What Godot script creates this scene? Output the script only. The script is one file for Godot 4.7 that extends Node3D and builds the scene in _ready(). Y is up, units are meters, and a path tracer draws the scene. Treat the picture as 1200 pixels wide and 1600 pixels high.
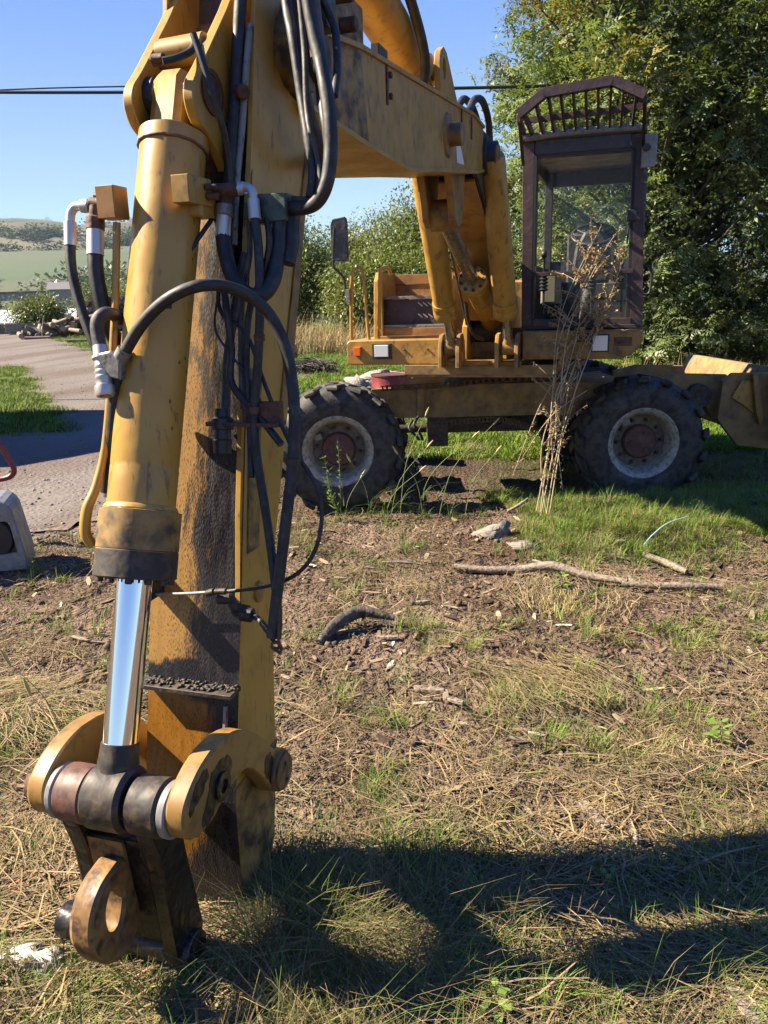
extends Node3D
# Yellow wheeled excavator parked on a farm yard, seen from just beside its lowered stick.
# u: the way the boom points, v: across it, CEN: the slewing centre; the arm frame counts s along u from the stick's foot.
const AZ := 0.30194
var U := Vector3(-sin(AZ), 0, cos(AZ))
var V := Vector3(cos(AZ), 0, sin(AZ))
var CEN := Vector3(1.145, 0, -7.238)
var rng := RandomNumberGenerator.new()
var n_micro := FastNoiseLite.new()
var n_big := FastNoiseLite.new()
var n_mid := FastNoiseLite.new()
var mats := {}
var shared := {}
var used := {}
var ex: Node3D

class M:
	var v := PackedVector3Array()
	var n := PackedVector3Array()
	var uv := PackedVector2Array()
	var c := PackedColorArray()
	var col := Color.WHITE
	var has_uv := false
	var has_c := false
	func tri(a: Vector3, b: Vector3, d: Vector3, na: Vector3, nb: Vector3, nd: Vector3, ua := Vector2.ZERO, ub := Vector2.ZERO, ud := Vector2.ZERO):
		if (b - a).cross(d - a).dot(na + nb + nd) > 0.0:
			v.append(a); v.append(d); v.append(b)
			n.append(na); n.append(nd); n.append(nb)
			uv.append(ua); uv.append(ud); uv.append(ub)
		else:
			v.append(a); v.append(b); v.append(d)
			n.append(na); n.append(nb); n.append(nd)
			uv.append(ua); uv.append(ub); uv.append(ud)
		c.append(col); c.append(col); c.append(col)
	func quad(a: Vector3, b: Vector3, d: Vector3, e: Vector3, na: Vector3, nb: Vector3, nd: Vector3, ne: Vector3):
		tri(a, b, d, na, nb, nd)
		tri(a, d, e, na, nd, ne)
	func flat(a: Vector3, b: Vector3, d: Vector3, e: Vector3, outward: Vector3):
		var m := (b - a).cross(d - a)
		if m.length() < 1e-12:
			m = (d - a).cross(e - a)
		m = m.normalized()
		if m.dot(outward) < 0.0:
			m = -m
		quad(a, b, d, e, m, m, m, m)
	# a polygon in the plane of ex_, ey_ made ez-wards solid, half to each side, its edges chamfered
	func prism(poly: PackedVector2Array, o: Vector3, ex_: Vector3, ey_: Vector3, half: float, bev := 0.0, hole := PackedVector2Array()):
		var ez := ex_.cross(ey_).normalized()
		if Geometry2D.is_polygon_clockwise(poly):
			poly.reverse()
		_wall(poly, o, ex_, ey_, ez, half, bev)
		var inner := _inset(poly, bev)
		var whole := inner
		if hole.size():
			if Geometry2D.is_polygon_clockwise(hole):
				hole.reverse()
			var h2 := hole.duplicate()
			h2.reverse()
			_wall(h2, o, ex_, ey_, ez, half, bev)
			var hi := _inset(h2, bev)
			# bridge from the outline to the hole
			var best := 1e9
			var bi := 0
			var bj := 0
			for i in inner.size():
				for j in hi.size():
					var dd := inner[i].distance_to(hi[j])
					if dd < best:
						best = dd; bi = i; bj = j
			whole = PackedVector2Array()
			for i in inner.size() + 1:
				whole.append(inner[(bi + i) % inner.size()])
			for j in hi.size() + 1:
				whole.append(hi[(bj + j) % hi.size()])
		var t := Geometry2D.triangulate_polygon(whole)
		for k in range(0, t.size(), 3):
			for s in [-1.0, 1.0]:
				var z: Vector3 = ez * half * s + o
				tri(z + ex_ * whole[t[k]].x + ey_ * whole[t[k]].y, z + ex_ * whole[t[k + 1]].x + ey_ * whole[t[k + 1]].y, z + ex_ * whole[t[k + 2]].x + ey_ * whole[t[k + 2]].y, ez * s, ez * s, ez * s)
	func _inset(p: PackedVector2Array, d: float) -> PackedVector2Array:
		var out := PackedVector2Array()
		for i in p.size():
			var a := (p[i] - p[i - 1]).normalized()
			var b := (p[(i + 1) % p.size()] - p[i]).normalized()
			var na := Vector2(-a.y, a.x)
			var nb := Vector2(-b.y, b.x)
			var m := (na + nb)
			var l := maxf(0.35, m.length_squared() / 2.0)
			out.append(p[i] + m / 2.0 * d / l * 1.0)
		return out
	func _wall(p: PackedVector2Array, o: Vector3, ex_: Vector3, ey_: Vector3, ez: Vector3, half: float, bev: float):
		var q := _inset(p, bev)
		var m := p.size()
		for i in m:
			var j := (i + 1) % m
			var d := (p[j] - p[i]).normalized()
			var f := Vector2(d.y, -d.x)
			var dp := (p[i] - p[i - 1]).normalized()
			var dn := (p[(j + 1) % m] - p[j]).normalized()
			var n0 := f
			var n1 := f
			if dp.dot(d) > 0.82:
				n0 = (f + Vector2(dp.y, -dp.x)).normalized()
			if dn.dot(d) > 0.82:
				n1 = (f + Vector2(dn.y, -dn.x)).normalized()
			var w0 := ex_ * n0.x + ey_ * n0.y
			var w1 := ex_ * n1.x + ey_ * n1.y
			var a := o + ex_ * p[i].x + ey_ * p[i].y
			var b := o + ex_ * p[j].x + ey_ * p[j].y
			var h := ez * (half - bev)
			quad(a - h, b - h, b + h, a + h, w0, w1, w1, w0)
			if bev > 0.0:
				var a2 := o + ex_ * q[i].x + ey_ * q[i].y
				var b2 := o + ex_ * q[j].x + ey_ * q[j].y
				for s in [-1.0, 1.0]:
					var e0: Vector3 = (w0 + ez * s).normalized()
					var e1: Vector3 = (w1 + ez * s).normalized()
					quad(a + h * s, b + h * s, b2 + ez * half * s, a2 + ez * half * s, e0, e1, e1, e0)
	func box(o: Vector3, hx: Vector3, hy: Vector3, hz: Vector3, bev := 0.004):
		var a := hx.length()
		var b := hy.length()
		prism(PackedVector2Array([Vector2(-a, -b), Vector2(a, -b), Vector2(a, b), Vector2(-a, b)]), o, hx / a, hy / b, hz.length(), minf(bev, minf(a, minf(b, hz.length())) * 0.6))
	# turned shape: profile of [distance along a->b in metres, radius]
	func lathe(a: Vector3, dir: Vector3, profile: Array, seg := 20, ripple := 0.0):
		dir = dir.normalized()
		var x := dir.cross(Vector3.UP if absf(dir.y) < 0.9 else Vector3.RIGHT).normalized()
		var y := dir.cross(x)
		var nn: Array[Vector2] = []
		for k in profile.size() - 1:
			var d := Vector2(profile[k + 1][0] - profile[k][0], profile[k + 1][1] - profile[k][1])
			nn.append(Vector2(-d.y, d.x).normalized() if d.length() > 1e-9 else Vector2(0, 1))
		for k in profile.size() - 1:
			var m0 := nn[k]
			var m1 := nn[k]
			if k > 0 and nn[k - 1].dot(nn[k]) > 0.8:
				m0 = (nn[k - 1] + nn[k]).normalized()
			if k < nn.size() - 1 and nn[k + 1].dot(nn[k]) > 0.8:
				m1 = (nn[k + 1] + nn[k]).normalized()
			for i in seg:
				var t0 := TAU * i / seg
				var t1 := TAU * (i + 1) / seg
				var r0 := x * cos(t0) + y * sin(t0)
				var r1 := x * cos(t1) + y * sin(t1)
				var p0: Vector3 = a + dir * profile[k][0]
				var p1: Vector3 = a + dir * profile[k + 1][0]
				quad(p0 + r0 * profile[k][1], p0 + r1 * profile[k][1], p1 + r1 * profile[k + 1][1], p1 + r0 * profile[k + 1][1], (r0 * m0.y + dir * m0.x).normalized(), (r1 * m0.y + dir * m0.x).normalized(), (r1 * m1.y + dir * m1.x).normalized(), (r0 * m1.y + dir * m1.x).normalized())
	func cyl(a: Vector3, b: Vector3, r: float, bev := 0.003, seg := 20):
		var l := a.distance_to(b)
		bev = minf(bev, minf(l * 0.4, r * 0.5))
		lathe(a, b - a, [[0.0, 0.0], [0.0, r - bev], [bev, r], [l - bev, r], [l, r - bev], [l, 0.0]], seg)
	func hex(a: Vector3, b: Vector3, r: float):
		cyl(a, b, r, r * 0.12, 6)
	func tube(pts: Array, rad, seg := 10, sub := 5, wob := 0.0):
		var p: Array[Vector3] = []
		var rr: Array[float] = []
		for i in pts.size() - 1:
			var a: Vector3 = pts[maxi(i - 1, 0)]
			var b: Vector3 = pts[i]
			var d: Vector3 = pts[i + 1]
			var e: Vector3 = pts[mini(i + 2, pts.size() - 1)]
			var ra: float = rad[i] if rad is Array else rad
			var rb: float = rad[i + 1] if rad is Array else rad
			for k in sub:
				var t := float(k) / sub
				p.append(b.cubic_interpolate(d, a, e, t))
				rr.append(lerpf(ra, rb, t))
		p.append(pts[-1])
		rr.append(rad[-1] if rad is Array else rad)
		var tg := (p[1] - p[0]).normalized()
		var x := tg.cross(Vector3.UP if absf(tg.y) < 0.9 else Vector3.RIGHT).normalized()
		var ring: Array = []
		for i in p.size():
			var t2 := (p[mini(i + 1, p.size() - 1)] - p[maxi(i - 1, 0)]).normalized()
			x = (x - t2 * x.dot(t2)).normalized()
			var y := t2.cross(x)
			var row: Array[Vector3] = []
			for k in seg:
				var an := TAU * k / seg
				row.append(x * cos(an) + y * sin(an))
			ring.append(row)
		for i in p.size() - 1:
			for k in seg:
				var k2 := (k + 1) % seg
				quad(p[i] + ring[i][k] * rr[i], p[i] + ring[i][k2] * rr[i], p[i + 1] + ring[i + 1][k2] * rr[i + 1], p[i + 1] + ring[i + 1][k] * rr[i + 1], ring[i][k], ring[i][k2], ring[i + 1][k2], ring[i + 1][k])
		for s in [0, p.size() - 1]:
			var nd: Vector3 = (p[0] - p[1]).normalized() if s == 0 else (p[-1] - p[-2]).normalized()
			for k in seg:
				tri(p[s], p[s] + ring[s][k] * rr[s], p[s] + ring[s][(k + 1) % seg] * rr[s], nd, nd, nd)
	# lumpy ball for stones, clods and crowns of far trees
	func lump(o: Vector3, r: Vector3, seed_: int, rough := 0.25, rows := 6, cols := 9):
		var nz := FastNoiseLite.new()
		nz.seed = seed_
		nz.frequency = 0.9
		var g: Array = []
		for i in rows + 1:
			var row: Array[Vector3] = []
			for j in cols:
				var th := PI * i / rows
				var ph := TAU * j / cols
				var d := Vector3(sin(th) * cos(ph), cos(th), sin(th) * sin(ph))
				row.append(o + d * r * (1.0 + rough * 2.0 * nz.get_noise_3dv(d * 1.3)))
			g.append(row)
		for i in rows:
			for j in cols:
				var j2 := (j + 1) % cols
				var a: Vector3 = g[i][j]
				var b: Vector3 = g[i][j2]
				var d: Vector3 = g[i + 1][j2]
				var e: Vector3 = g[i + 1][j]
				quad(a, b, d, e, (a - o).normalized(), (b - o).normalized(), (d - o).normalized(), (e - o).normalized())
	func mesh() -> ArrayMesh:
		var a := []
		a.resize(Mesh.ARRAY_MAX)
		a[Mesh.ARRAY_VERTEX] = v
		a[Mesh.ARRAY_NORMAL] = n
		if has_uv:
			a[Mesh.ARRAY_TEX_UV] = uv
		if has_c:
			a[Mesh.ARRAY_COLOR] = c
		var m := ArrayMesh.new()
		m.add_surface_from_arrays(Mesh.PRIMITIVE_TRIANGLES, a)
		return m

# ---------------------------------------------------------------- naming and placing
func numbered(called: String) -> String:
	if not used.has(called):
		used[called] = 0
		return called
	used[called] += 1
	return "%s_%03d" % [called, used[called]]

func obj(called: String, m, mat: Material, parent: Node = null) -> MeshInstance3D:
	var o := MeshInstance3D.new()
	o.mesh = m.mesh() if m is M else m
	o.material_override = mat
	if parent == null:
		o.name = numbered(called)
		add_child(o)
	else:
		var k := 0
		var nm := called
		while parent.has_node(nm):
			k += 1
			nm = "%s_%03d" % [called, k]
		o.name = nm
		parent.add_child(o)
	return o

func tag(o: Node, label: String, category := "", group := "", kind := "") -> Node:
	if label:
		o.set_meta("label", label)
	if category:
		o.set_meta("category", category)
	if group:
		o.set_meta("group", group)
	if kind:
		o.set_meta("kind", kind)
	return o

func thing(called: String, label: String, category: String, at := Vector3.ZERO, turn := 0.0, group := "") -> Node3D:
	var o := Node3D.new()
	o.name = numbered(called)
	add_child(o)
	o.position = at
	o.rotation.y = turn
	tag(o, label, category, group)
	return o

func part(called: String, parent: Node3D) -> Node3D:
	var o := Node3D.new()
	var k := 0
	var nm := called
	while parent.has_node(nm):
		k += 1
		nm = "%s_%03d" % [called, k]
	o.name = nm
	parent.add_child(o)
	return o

func A(s: float, y: float, l: float) -> Vector3:
	return U * (s + 5.5) + V * l + Vector3(0, y, 0)

func Aa(pts: Array) -> Array:
	var out := []
	for p in pts:
		out.append(A(p[0], p[1], p[2]))
	return out

func L(x: float, y: float, z: float) -> Vector3:
	return Vector3(x - CEN.x, y, z - CEN.z)

func P2(a: Array) -> PackedVector2Array:
	var p := PackedVector2Array()
	for q in a:
		p.append(Vector2(q[0], q[1]))
	return p

func curve2(a: Array, sub := 4) -> Array:
	# closed outline rounded through its points
	var p := P2(a)
	var out := []
	var n := p.size()
	for i in n:
		for k in sub:
			var q := p[i].cubic_interpolate(p[(i + 1) % n], p[i - 1], p[(i + 2) % n], float(k) / sub)
			out.append([q.x, q.y])
	return out

func circle2(c: Vector2, r: Vector2, k := 20) -> PackedVector2Array:
	var p := PackedVector2Array()
	for i in k:
		p.append(c + r * Vector2(cos(TAU * i / k), sin(TAU * i / k)))
	return p

func R(a: float, b: float) -> float:
	return rng.randf_range(a, b)

# ---------------------------------------------------------------- ground
func terr(x: float, z: float) -> float:
	var d := -z
	var k := d - 8.0
	var sp := log(1.0 + exp(k / 1.5)) * 1.5 if k < 30.0 else k
	var h := 0.035 * sp
	if d > 28.0:
		h -= 0.12 * (log(1.0 + exp((d - 36.0) / 2.0)) if d < 90.0 else (d - 36.0) / 2.0) * 2.0
	h += 0.03 * n_mid.get_noise_2d(x * 1.0, z * 1.0) * clampf((d - 2.5) / 3.0, 0.0, 1.0) 
	h -= 0.06 * smoothstep(-0.25, 1.3, x) * smoothstep(-3.9, -2.5, z)
	h += 0.13 * smoothstep(0.7, 1.5, x) * smoothstep(4.5, 5.2, d) * (1.0 - smoothstep(5.75, 6.3, d))
	return maxf(h, -9.0)

func micro(x: float, z: float) -> float:
	return 0.03 * n_micro.get_noise_2d(x, z) + 0.022 * n_micro.get_noise_2d(x * 3.7 + 40.0, z * 3.7)

# how much of the place is gravel road: 1 inside, 0 outside
func road_at(x: float, z: float) -> float:
	var d := -z
	var w := 0.35 * n_mid.get_noise_2d(x * 2.0 + 90.0, z * 2.0)
	var right := -1.75 - (1.0 - smoothstep(5.0, 7.0, d)) * 1.2 - 0.31 * clampf(d - 8.0, 0.0, 6.0) - 0.45 * clampf(d - 14.0, 0.0, 6.0) - 0.6 * maxf(0.0, d - 20.0)
	var a := smoothstep(-0.35, 0.35, right + w - x) * smoothstep(4.6, 5.6, d + w) * (1.0 - smoothstep(31.5, 33.5, d))
	# the lawn on the left
	var lawn := smoothstep(-0.25, 0.25, -4.35 - 0.5 * (d - 11.0) + w * 0.7 - x) * smoothstep(10.2, 10.9, d - w + (x + 5.0) * 0.1) * (1.0 - smoothstep(18.9, 19.8, d + w))
	a *= 1.0 - lawn
	return a

func ground_y(x: float, z: float) -> float:
	var m := clampf((11.0 + z) / 4.0, 0.15, 1.0)
	return terr(x, z) + micro(x, z) * m * (1.0 - 0.8 * road_at(x, z))

func grass_at(x: float, z: float) -> float:
	# green turf share: lush band by the right wheel, patches elsewhere
	var d := -z
	var nz := n_mid.get_noise_2d(x * 3.0 + 7.0, z * 3.0 - 20.0)
	var band := smoothstep(0.75, 1.4, x + nz * 0.5) * smoothstep(4.35, 5.15, d + nz * 0.5 - (x - 1.0) * 0.06)
	var far := smoothstep(7.8, 10.0, d + nz)
	var left := smoothstep(0.15, 0.6, nz + 0.1) * 0.35 * smoothstep(1.0, 3.0, d)
	return clampf(maxf(maxf(band, far * 0.95), left) * (1.0 - road_at(x, z)), 0.0, 1.0)

func straw_at(x: float, z: float) -> float:
	var d := -z
	var nz := n_mid.get_noise_2d(x * 2.2 - 33.0, z * 2.2 + 11.0)
	var s := 0.85 * (1.0 - smoothstep(1.7, 2.9, d - x * 0.4 + nz * 0.9)) * smoothstep(-0.4, 0.2, n_micro.get_noise_2d(x * 0.7 + 70.0, z * 0.7)) + 0.06 + 0.3 * maxf(nz, 0.0)
	return clampf(s * (1.0 - road_at(x, z)) * (1.0 - 0.6 * grass_at(x, z)), 0.0, 1.0)

# ---------------------------------------------------------------- materials
func lin(r: float, g: float, b: float, a := 1.0) -> Color:
	var c := Color(r, g, b).linear_to_srgb()
	c.a = a
	return c

func ramp(stops: Array) -> Gradient:
	var g := Gradient.new()
	var o := PackedFloat32Array()
	var c := PackedColorArray()
	for s in stops:
		o.append(s[0])
		c.append(s[1])
	g.offsets = o
	g.colors = c
	return g

func noise_tex(size: int, freq: float, seed_: int, stops: Array, oct := 5, type := FastNoiseLite.TYPE_SIMPLEX_SMOOTH, gain := 0.5) -> NoiseTexture2D:
	var f := FastNoiseLite.new()
	f.noise_type = type
	f.seed = seed_
	f.frequency = freq
	f.fractal_octaves = oct
	f.fractal_gain = gain
	var t := NoiseTexture2D.new()
	t.width = size
	t.height = size
	t.seamless = true
	t.seamless_blend_skirt = 0.15
	t.noise = f
	if stops.size():
		t.color_ramp = ramp(stops)
	return t

func tri_mat(scale: float, world := false) -> StandardMaterial3D:
	var m := StandardMaterial3D.new()
	m.uv1_triplanar = true
	m.uv1_world_triplanar = world
	m.uv1_scale = Vector3.ONE * scale
	m.uv1_triplanar_sharpness = 4.0
	return m

func plain(r: float, g: float, b: float, rough := 0.6, metal := 0.0) -> StandardMaterial3D:
	var m := StandardMaterial3D.new()
	m.albedo_color = lin(r * 0.8, g * 0.8, b * 0.8) if metal < 0.5 else lin(r, g, b)
	m.roughness = rough
	m.metallic = metal
	return m

# worn paint or metal: a mottled base under a layer of rust and dirt whose share is a threshold of noise
func worn(base: Array, dirt: Array, scale: float, share: float, soft: float, rough: float, seed_: int, metal := 0.0, dscale := 1.7, bump := 0.15, peak := 0.95) -> StandardMaterial3D:
	var m := tri_mat(scale)
	var b := Color(base[0], base[1], base[2])
	var d := Color(dirt[0], dirt[1], dirt[2])
	var k := func(c: Color, f: float) -> Color: return lin(c.r * f * 0.63, c.g * f * 0.63, c.b * f * 0.63)
	m.albedo_color = lin(b.r * 0.63, b.g * 0.63, b.b * 0.63)
	m.albedo_texture = shared["mottle%d" % (seed_ % 3)]
	m.detail_enabled = true
	var d0: Color = k.call(d, 1.0)
	d0.a = 0.0
	var d1: Color = k.call(d, 1.2)
	d1.a = peak * 0.5
	var d2: Color = k.call(d, 0.7)
	d2.a = peak
	m.detail_albedo = noise_tex(512, 0.016, seed_ + 7, [[0.0, d0], [1.0 - share - soft, d0], [1.0 - share, d1], [minf(1.0, 1.0 - share + soft), d2]], 7, FastNoiseLite.TYPE_SIMPLEX_SMOOTH, 0.62)
	m.detail_blend_mode = BaseMaterial3D.BLEND_MODE_MIX
	m.detail_uv_layer = BaseMaterial3D.DETAIL_UV_2
	m.uv2_triplanar = true
	m.uv2_scale = Vector3.ONE * dscale
	m.uv2_triplanar_sharpness = 4.0
	m.roughness_texture = shared["rough%d" % (seed_ % 2)]
	m.roughness_texture_channel = BaseMaterial3D.TEXTURE_CHANNEL_RED
	m.roughness = minf(1.0, rough * 1.35)
	m.metallic = metal
	if bump > 0.0:
		m.heightmap_enabled = true
		m.heightmap_texture = shared.bump
		m.heightmap_scale = bump
	return m

func vcol(rough := 0.7, back := 0.0) -> StandardMaterial3D:
	var m := StandardMaterial3D.new()
	m.vertex_color_use_as_albedo = true
	m.albedo_color = lin(0.65, 0.65, 0.65)
	m.roughness = rough
	if back > 0.0:
		m.backlight_enabled = true
		m.backlight = Color(back, back, back * 0.7)
	return m

func make_materials():
	for i in 3:
		shared["mottle%d" % i] = noise_tex(512, 0.012, 200 + i, [[0.0, lin(0.66, 0.64, 0.6)], [0.45, lin(0.9, 0.89, 0.87)], [0.6, lin(0.96, 0.96, 0.96)], [1.0, lin(1, 1, 1)]], 6)
	for i in 2:
		shared["rough%d" % i] = noise_tex(256, 0.02, 210 + i, [[0.0, Color(0.5, 0.5, 0.5)], [1.0, Color(1, 1, 1)]], 5)
	shared.bump = noise_tex(256, 0.05, 220, [], 4)
	var Y := [0.53, 0.295, 0.05]
	mats.paint = worn(Y, [0.12, 0.06, 0.028], 0.8, 0.28, 0.16, 0.44, 11, 0.0, 1.3, 0.12, 0.75)
	mats.paint_clean = worn([0.57, 0.32, 0.05], [0.13, 0.065, 0.03], 0.8, 0.24, 0.1, 0.4, 23, 0.0, 2.6, 0.1, 0.7)
	mats.paint_clean.uv2_scale = Vector3(4.0, 1.0, 4.0)
	mats.paint_dirty = worn([0.38, 0.21, 0.05], [0.08, 0.045, 0.025], 0.8, 0.36, 0.22, 0.6, 31, 0.0, 0.9, 0.15, 0.8)
	mats.paint_orange = worn([0.45, 0.215, 0.045], [0.12, 0.055, 0.025], 0.8, 0.28, 0.2, 0.5, 37, 0.0, 0.9, 0.1, 0.7)
	mats.paint.uv2_scale = Vector3(1.8, 1.0, 1.8)
	mats.chassis = worn([0.38, 0.23, 0.075], [0.09, 0.06, 0.04], 0.9, 0.36, 0.28, 0.7, 41, 0.0, 0.8, 0.2, 0.75)
	mats.paint_link = worn([0.40, 0.225, 0.055], [0.04, 0.03, 0.015], 0.8, 0.27, 0.24, 0.45, 29, 0.0, 1.4, 0.1, 0.85)
	mats.grime_yellow = worn([0.42, 0.24, 0.055], [0.035, 0.022, 0.014], 1.2, 0.52, 0.24, 0.6, 43, 0.0, 1.5, 0.15, 0.92)
	mats.grime = worn([0.035, 0.026, 0.02], [0.12, 0.075, 0.035], 1.4, 0.3, 0.22, 0.62, 47, 0.0, 2.5, 0.3)
	mats.oily = worn([0.012, 0.010, 0.009], [0.05, 0.03, 0.015], 1.6, 0.3, 0.12, 0.4, 53, 0.0, 2.5, 0.4)
	mats.rust = worn([0.14, 0.058, 0.028], [0.05, 0.022, 0.014], 1.8, 0.42, 0.15, 0.8, 59, 0.0, 3.0, 0.3)
	mats.rust_pin = worn([0.19, 0.09, 0.058], [0.05, 0.028, 0.018], 1.6, 0.33, 0.2, 0.6, 61, 0.0, 2.4, 0.15)
	mats.worn_yellow = worn([0.34, 0.18, 0.045], [0.085, 0.038, 0.018], 1.6, 0.46, 0.24, 0.65, 67, 0.0, 2.2, 0.3)
	mats.cab = worn([0.062, 0.032, 0.030], [0.14, 0.075, 0.06], 1.0, 0.26, 0.1, 0.55, 71, 0.0, 1.8)
	mats.cab_dark = worn([0.05, 0.045, 0.055], [0.12, 0.10, 0.09], 1.2, 0.28, 0.1, 0.5, 73, 0.0, 2.0)
	mats.rubber = worn([0.02, 0.0195, 0.02], [0.085, 0.075, 0.062], 1.2, 0.42, 0.3, 0.75, 79, 0.0, 1.5, 0.2)
	mats.hose = worn([0.016, 0.0155, 0.016], [0.06, 0.055, 0.048], 2.5, 0.26, 0.2, 0.62, 83, 0.0, 3.0, 0.05)
	mats.hose_dusty = worn([0.05, 0.045, 0.042], [0.11, 0.09, 0.07], 2.5, 0.36, 0.14, 0.65, 89, 0.0, 3.0, 0.1)
	mats.rim = worn([0.48, 0.45, 0.38], [0.16, 0.11, 0.07], 1.5, 0.38, 0.2, 0.55, 97, 0.0, 2.4)
	mats.dish = worn([0.24, 0.19, 0.145], [0.09, 0.055, 0.035], 1.5, 0.4, 0.25, 0.65, 98, 0.0, 2.0)
	mats.hub = worn([0.15, 0.055, 0.04], [0.08, 0.055, 0.04], 1.8, 0.36, 0.14, 0.75, 101, 0.0, 2.6, 0.25)
	mats.zinc = plain(0.42, 0.42, 0.41, 0.42, 0.5)
	mats.steel = plain(0.42, 0.40, 0.37, 0.45, 0.7)
	mats.steel_grey = worn([0.3, 0.29, 0.27], [0.1, 0.07, 0.05], 2.0, 0.3, 0.1, 0.5, 103, 0.3, 3.0)
	mats.chrome = plain(0.78, 0.8, 0.83, 0.07, 1.0)
	mats.chrome_old = worn([0.42, 0.39, 0.35], [0.08, 0.055, 0.04], 2.0, 0.26, 0.22, 0.3, 107, 0.75, 3.0)
	mats.black = plain(0.014, 0.014, 0.015, 0.5)
	mats.dark = plain(0.022, 0.02, 0.019, 0.75)
	mats.green = worn([0.05, 0.12, 0.095], [0.03, 0.025, 0.02], 1.6, 0.44, 0.12, 0.5, 109, 0.0, 2.6)
	mats.white = plain(0.72, 0.72, 0.7, 0.5)
	mats.mirror_back = worn([0.05, 0.05, 0.055], [0.16, 0.15, 0.14], 1.6, 0.3, 0.15, 0.4, 113, 0.0, 2.0)
	mats.pale = worn([0.33, 0.32, 0.30], [0.2, 0.18, 0.16], 1.6, 0.35, 0.25, 0.5, 127, 0.0, 2.0)
	mats.orange_lens = plain(0.75, 0.13, 0.01, 0.25)
	mats.lens = plain(0.7, 0.72, 0.74, 0.15, 0.15)
	var gl := StandardMaterial3D.new()
	gl.transparency = BaseMaterial3D.TRANSPARENCY_ALPHA
	gl.albedo_color = Color(0.5, 0.6, 0.6, 0.035)
	gl.roughness = 0.03
	gl.metallic_specular = 0.3
	mats.glass = gl
	mats.cream = plain(0.2, 0.175, 0.11, 0.6)
	mats.seat = worn([0.03, 0.03, 0.033], [0.08, 0.075, 0.07], 2.0, 0.3, 0.15, 0.8, 131, 0.0, 2.0)
	mats.bark = worn([0.11, 0.085, 0.065], [0.045, 0.034, 0.026], 1.5, 0.45, 0.15, 0.95, 137, 0.0, 2.2, 0.8)
	mats.log_bark = worn([0.17, 0.13, 0.10], [0.06, 0.045, 0.035], 2.5, 0.42, 0.15, 0.95, 139, 0.0, 4.0, 0.6)
	mats.log_end = worn([0.48, 0.36, 0.22], [0.25, 0.16, 0.09], 2.5, 0.4, 0.15, 0.9, 149, 0.0, 5.0, 0.2)
	mats.drift = worn([0.34, 0.27, 0.2], [0.12, 0.085, 0.06], 3.0, 0.42, 0.14, 0.9, 151, 0.0, 5.0, 0.3)
	mats.stone = worn([0.34, 0.31, 0.27], [0.17, 0.14, 0.11], 1.5, 0.4, 0.15, 0.95, 157, 0.0, 2.5, 0.8)
	mats.red = worn([0.30, 0.028, 0.03], [0.12, 0.04, 0.03], 1.5, 0.3, 0.12, 0.5, 163, 0.0, 2.0)
	mats.red_dull = worn([0.16, 0.03, 0.03], [0.10, 0.05, 0.04], 1.5, 0.34, 0.12, 0.6, 165, 0.0, 2.0)
	mats.gen_grey = worn([0.3, 0.315, 0.32], [0.2, 0.18, 0.155], 1.5, 0.3, 0.25, 0.45, 167, 0.0, 2.2)
	mats.leaf = vcol(0.42, 0.85)
	mats.leaf.albedo_color = lin(0.8, 0.84, 0.8)
	mats.leaf.metallic_specular = 0.36
	mats.grass = vcol(0.65, 0.6)
	mats.grass.metallic_specular = 0.25
	mats.straw = vcol(0.8, 0.3)
	mats.straw.metallic_specular = 0.3
	mats.chip = vcol(0.95)
	mats.chip.metallic_specular = 0.3
	mats.white_roof = plain(0.72, 0.73, 0.75, 0.5)

# ---------------------------------------------------------------- the excavator
func y_front(y: float) -> float:      # s of the stick's front face
	return 0.0375 - (y - 0.777) * 0.2095

func sheet_point(y: float, l: float, off: float) -> Vector3:
	return A(y_front(y) + off * 0.979, y + off * 0.205, l)

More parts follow.
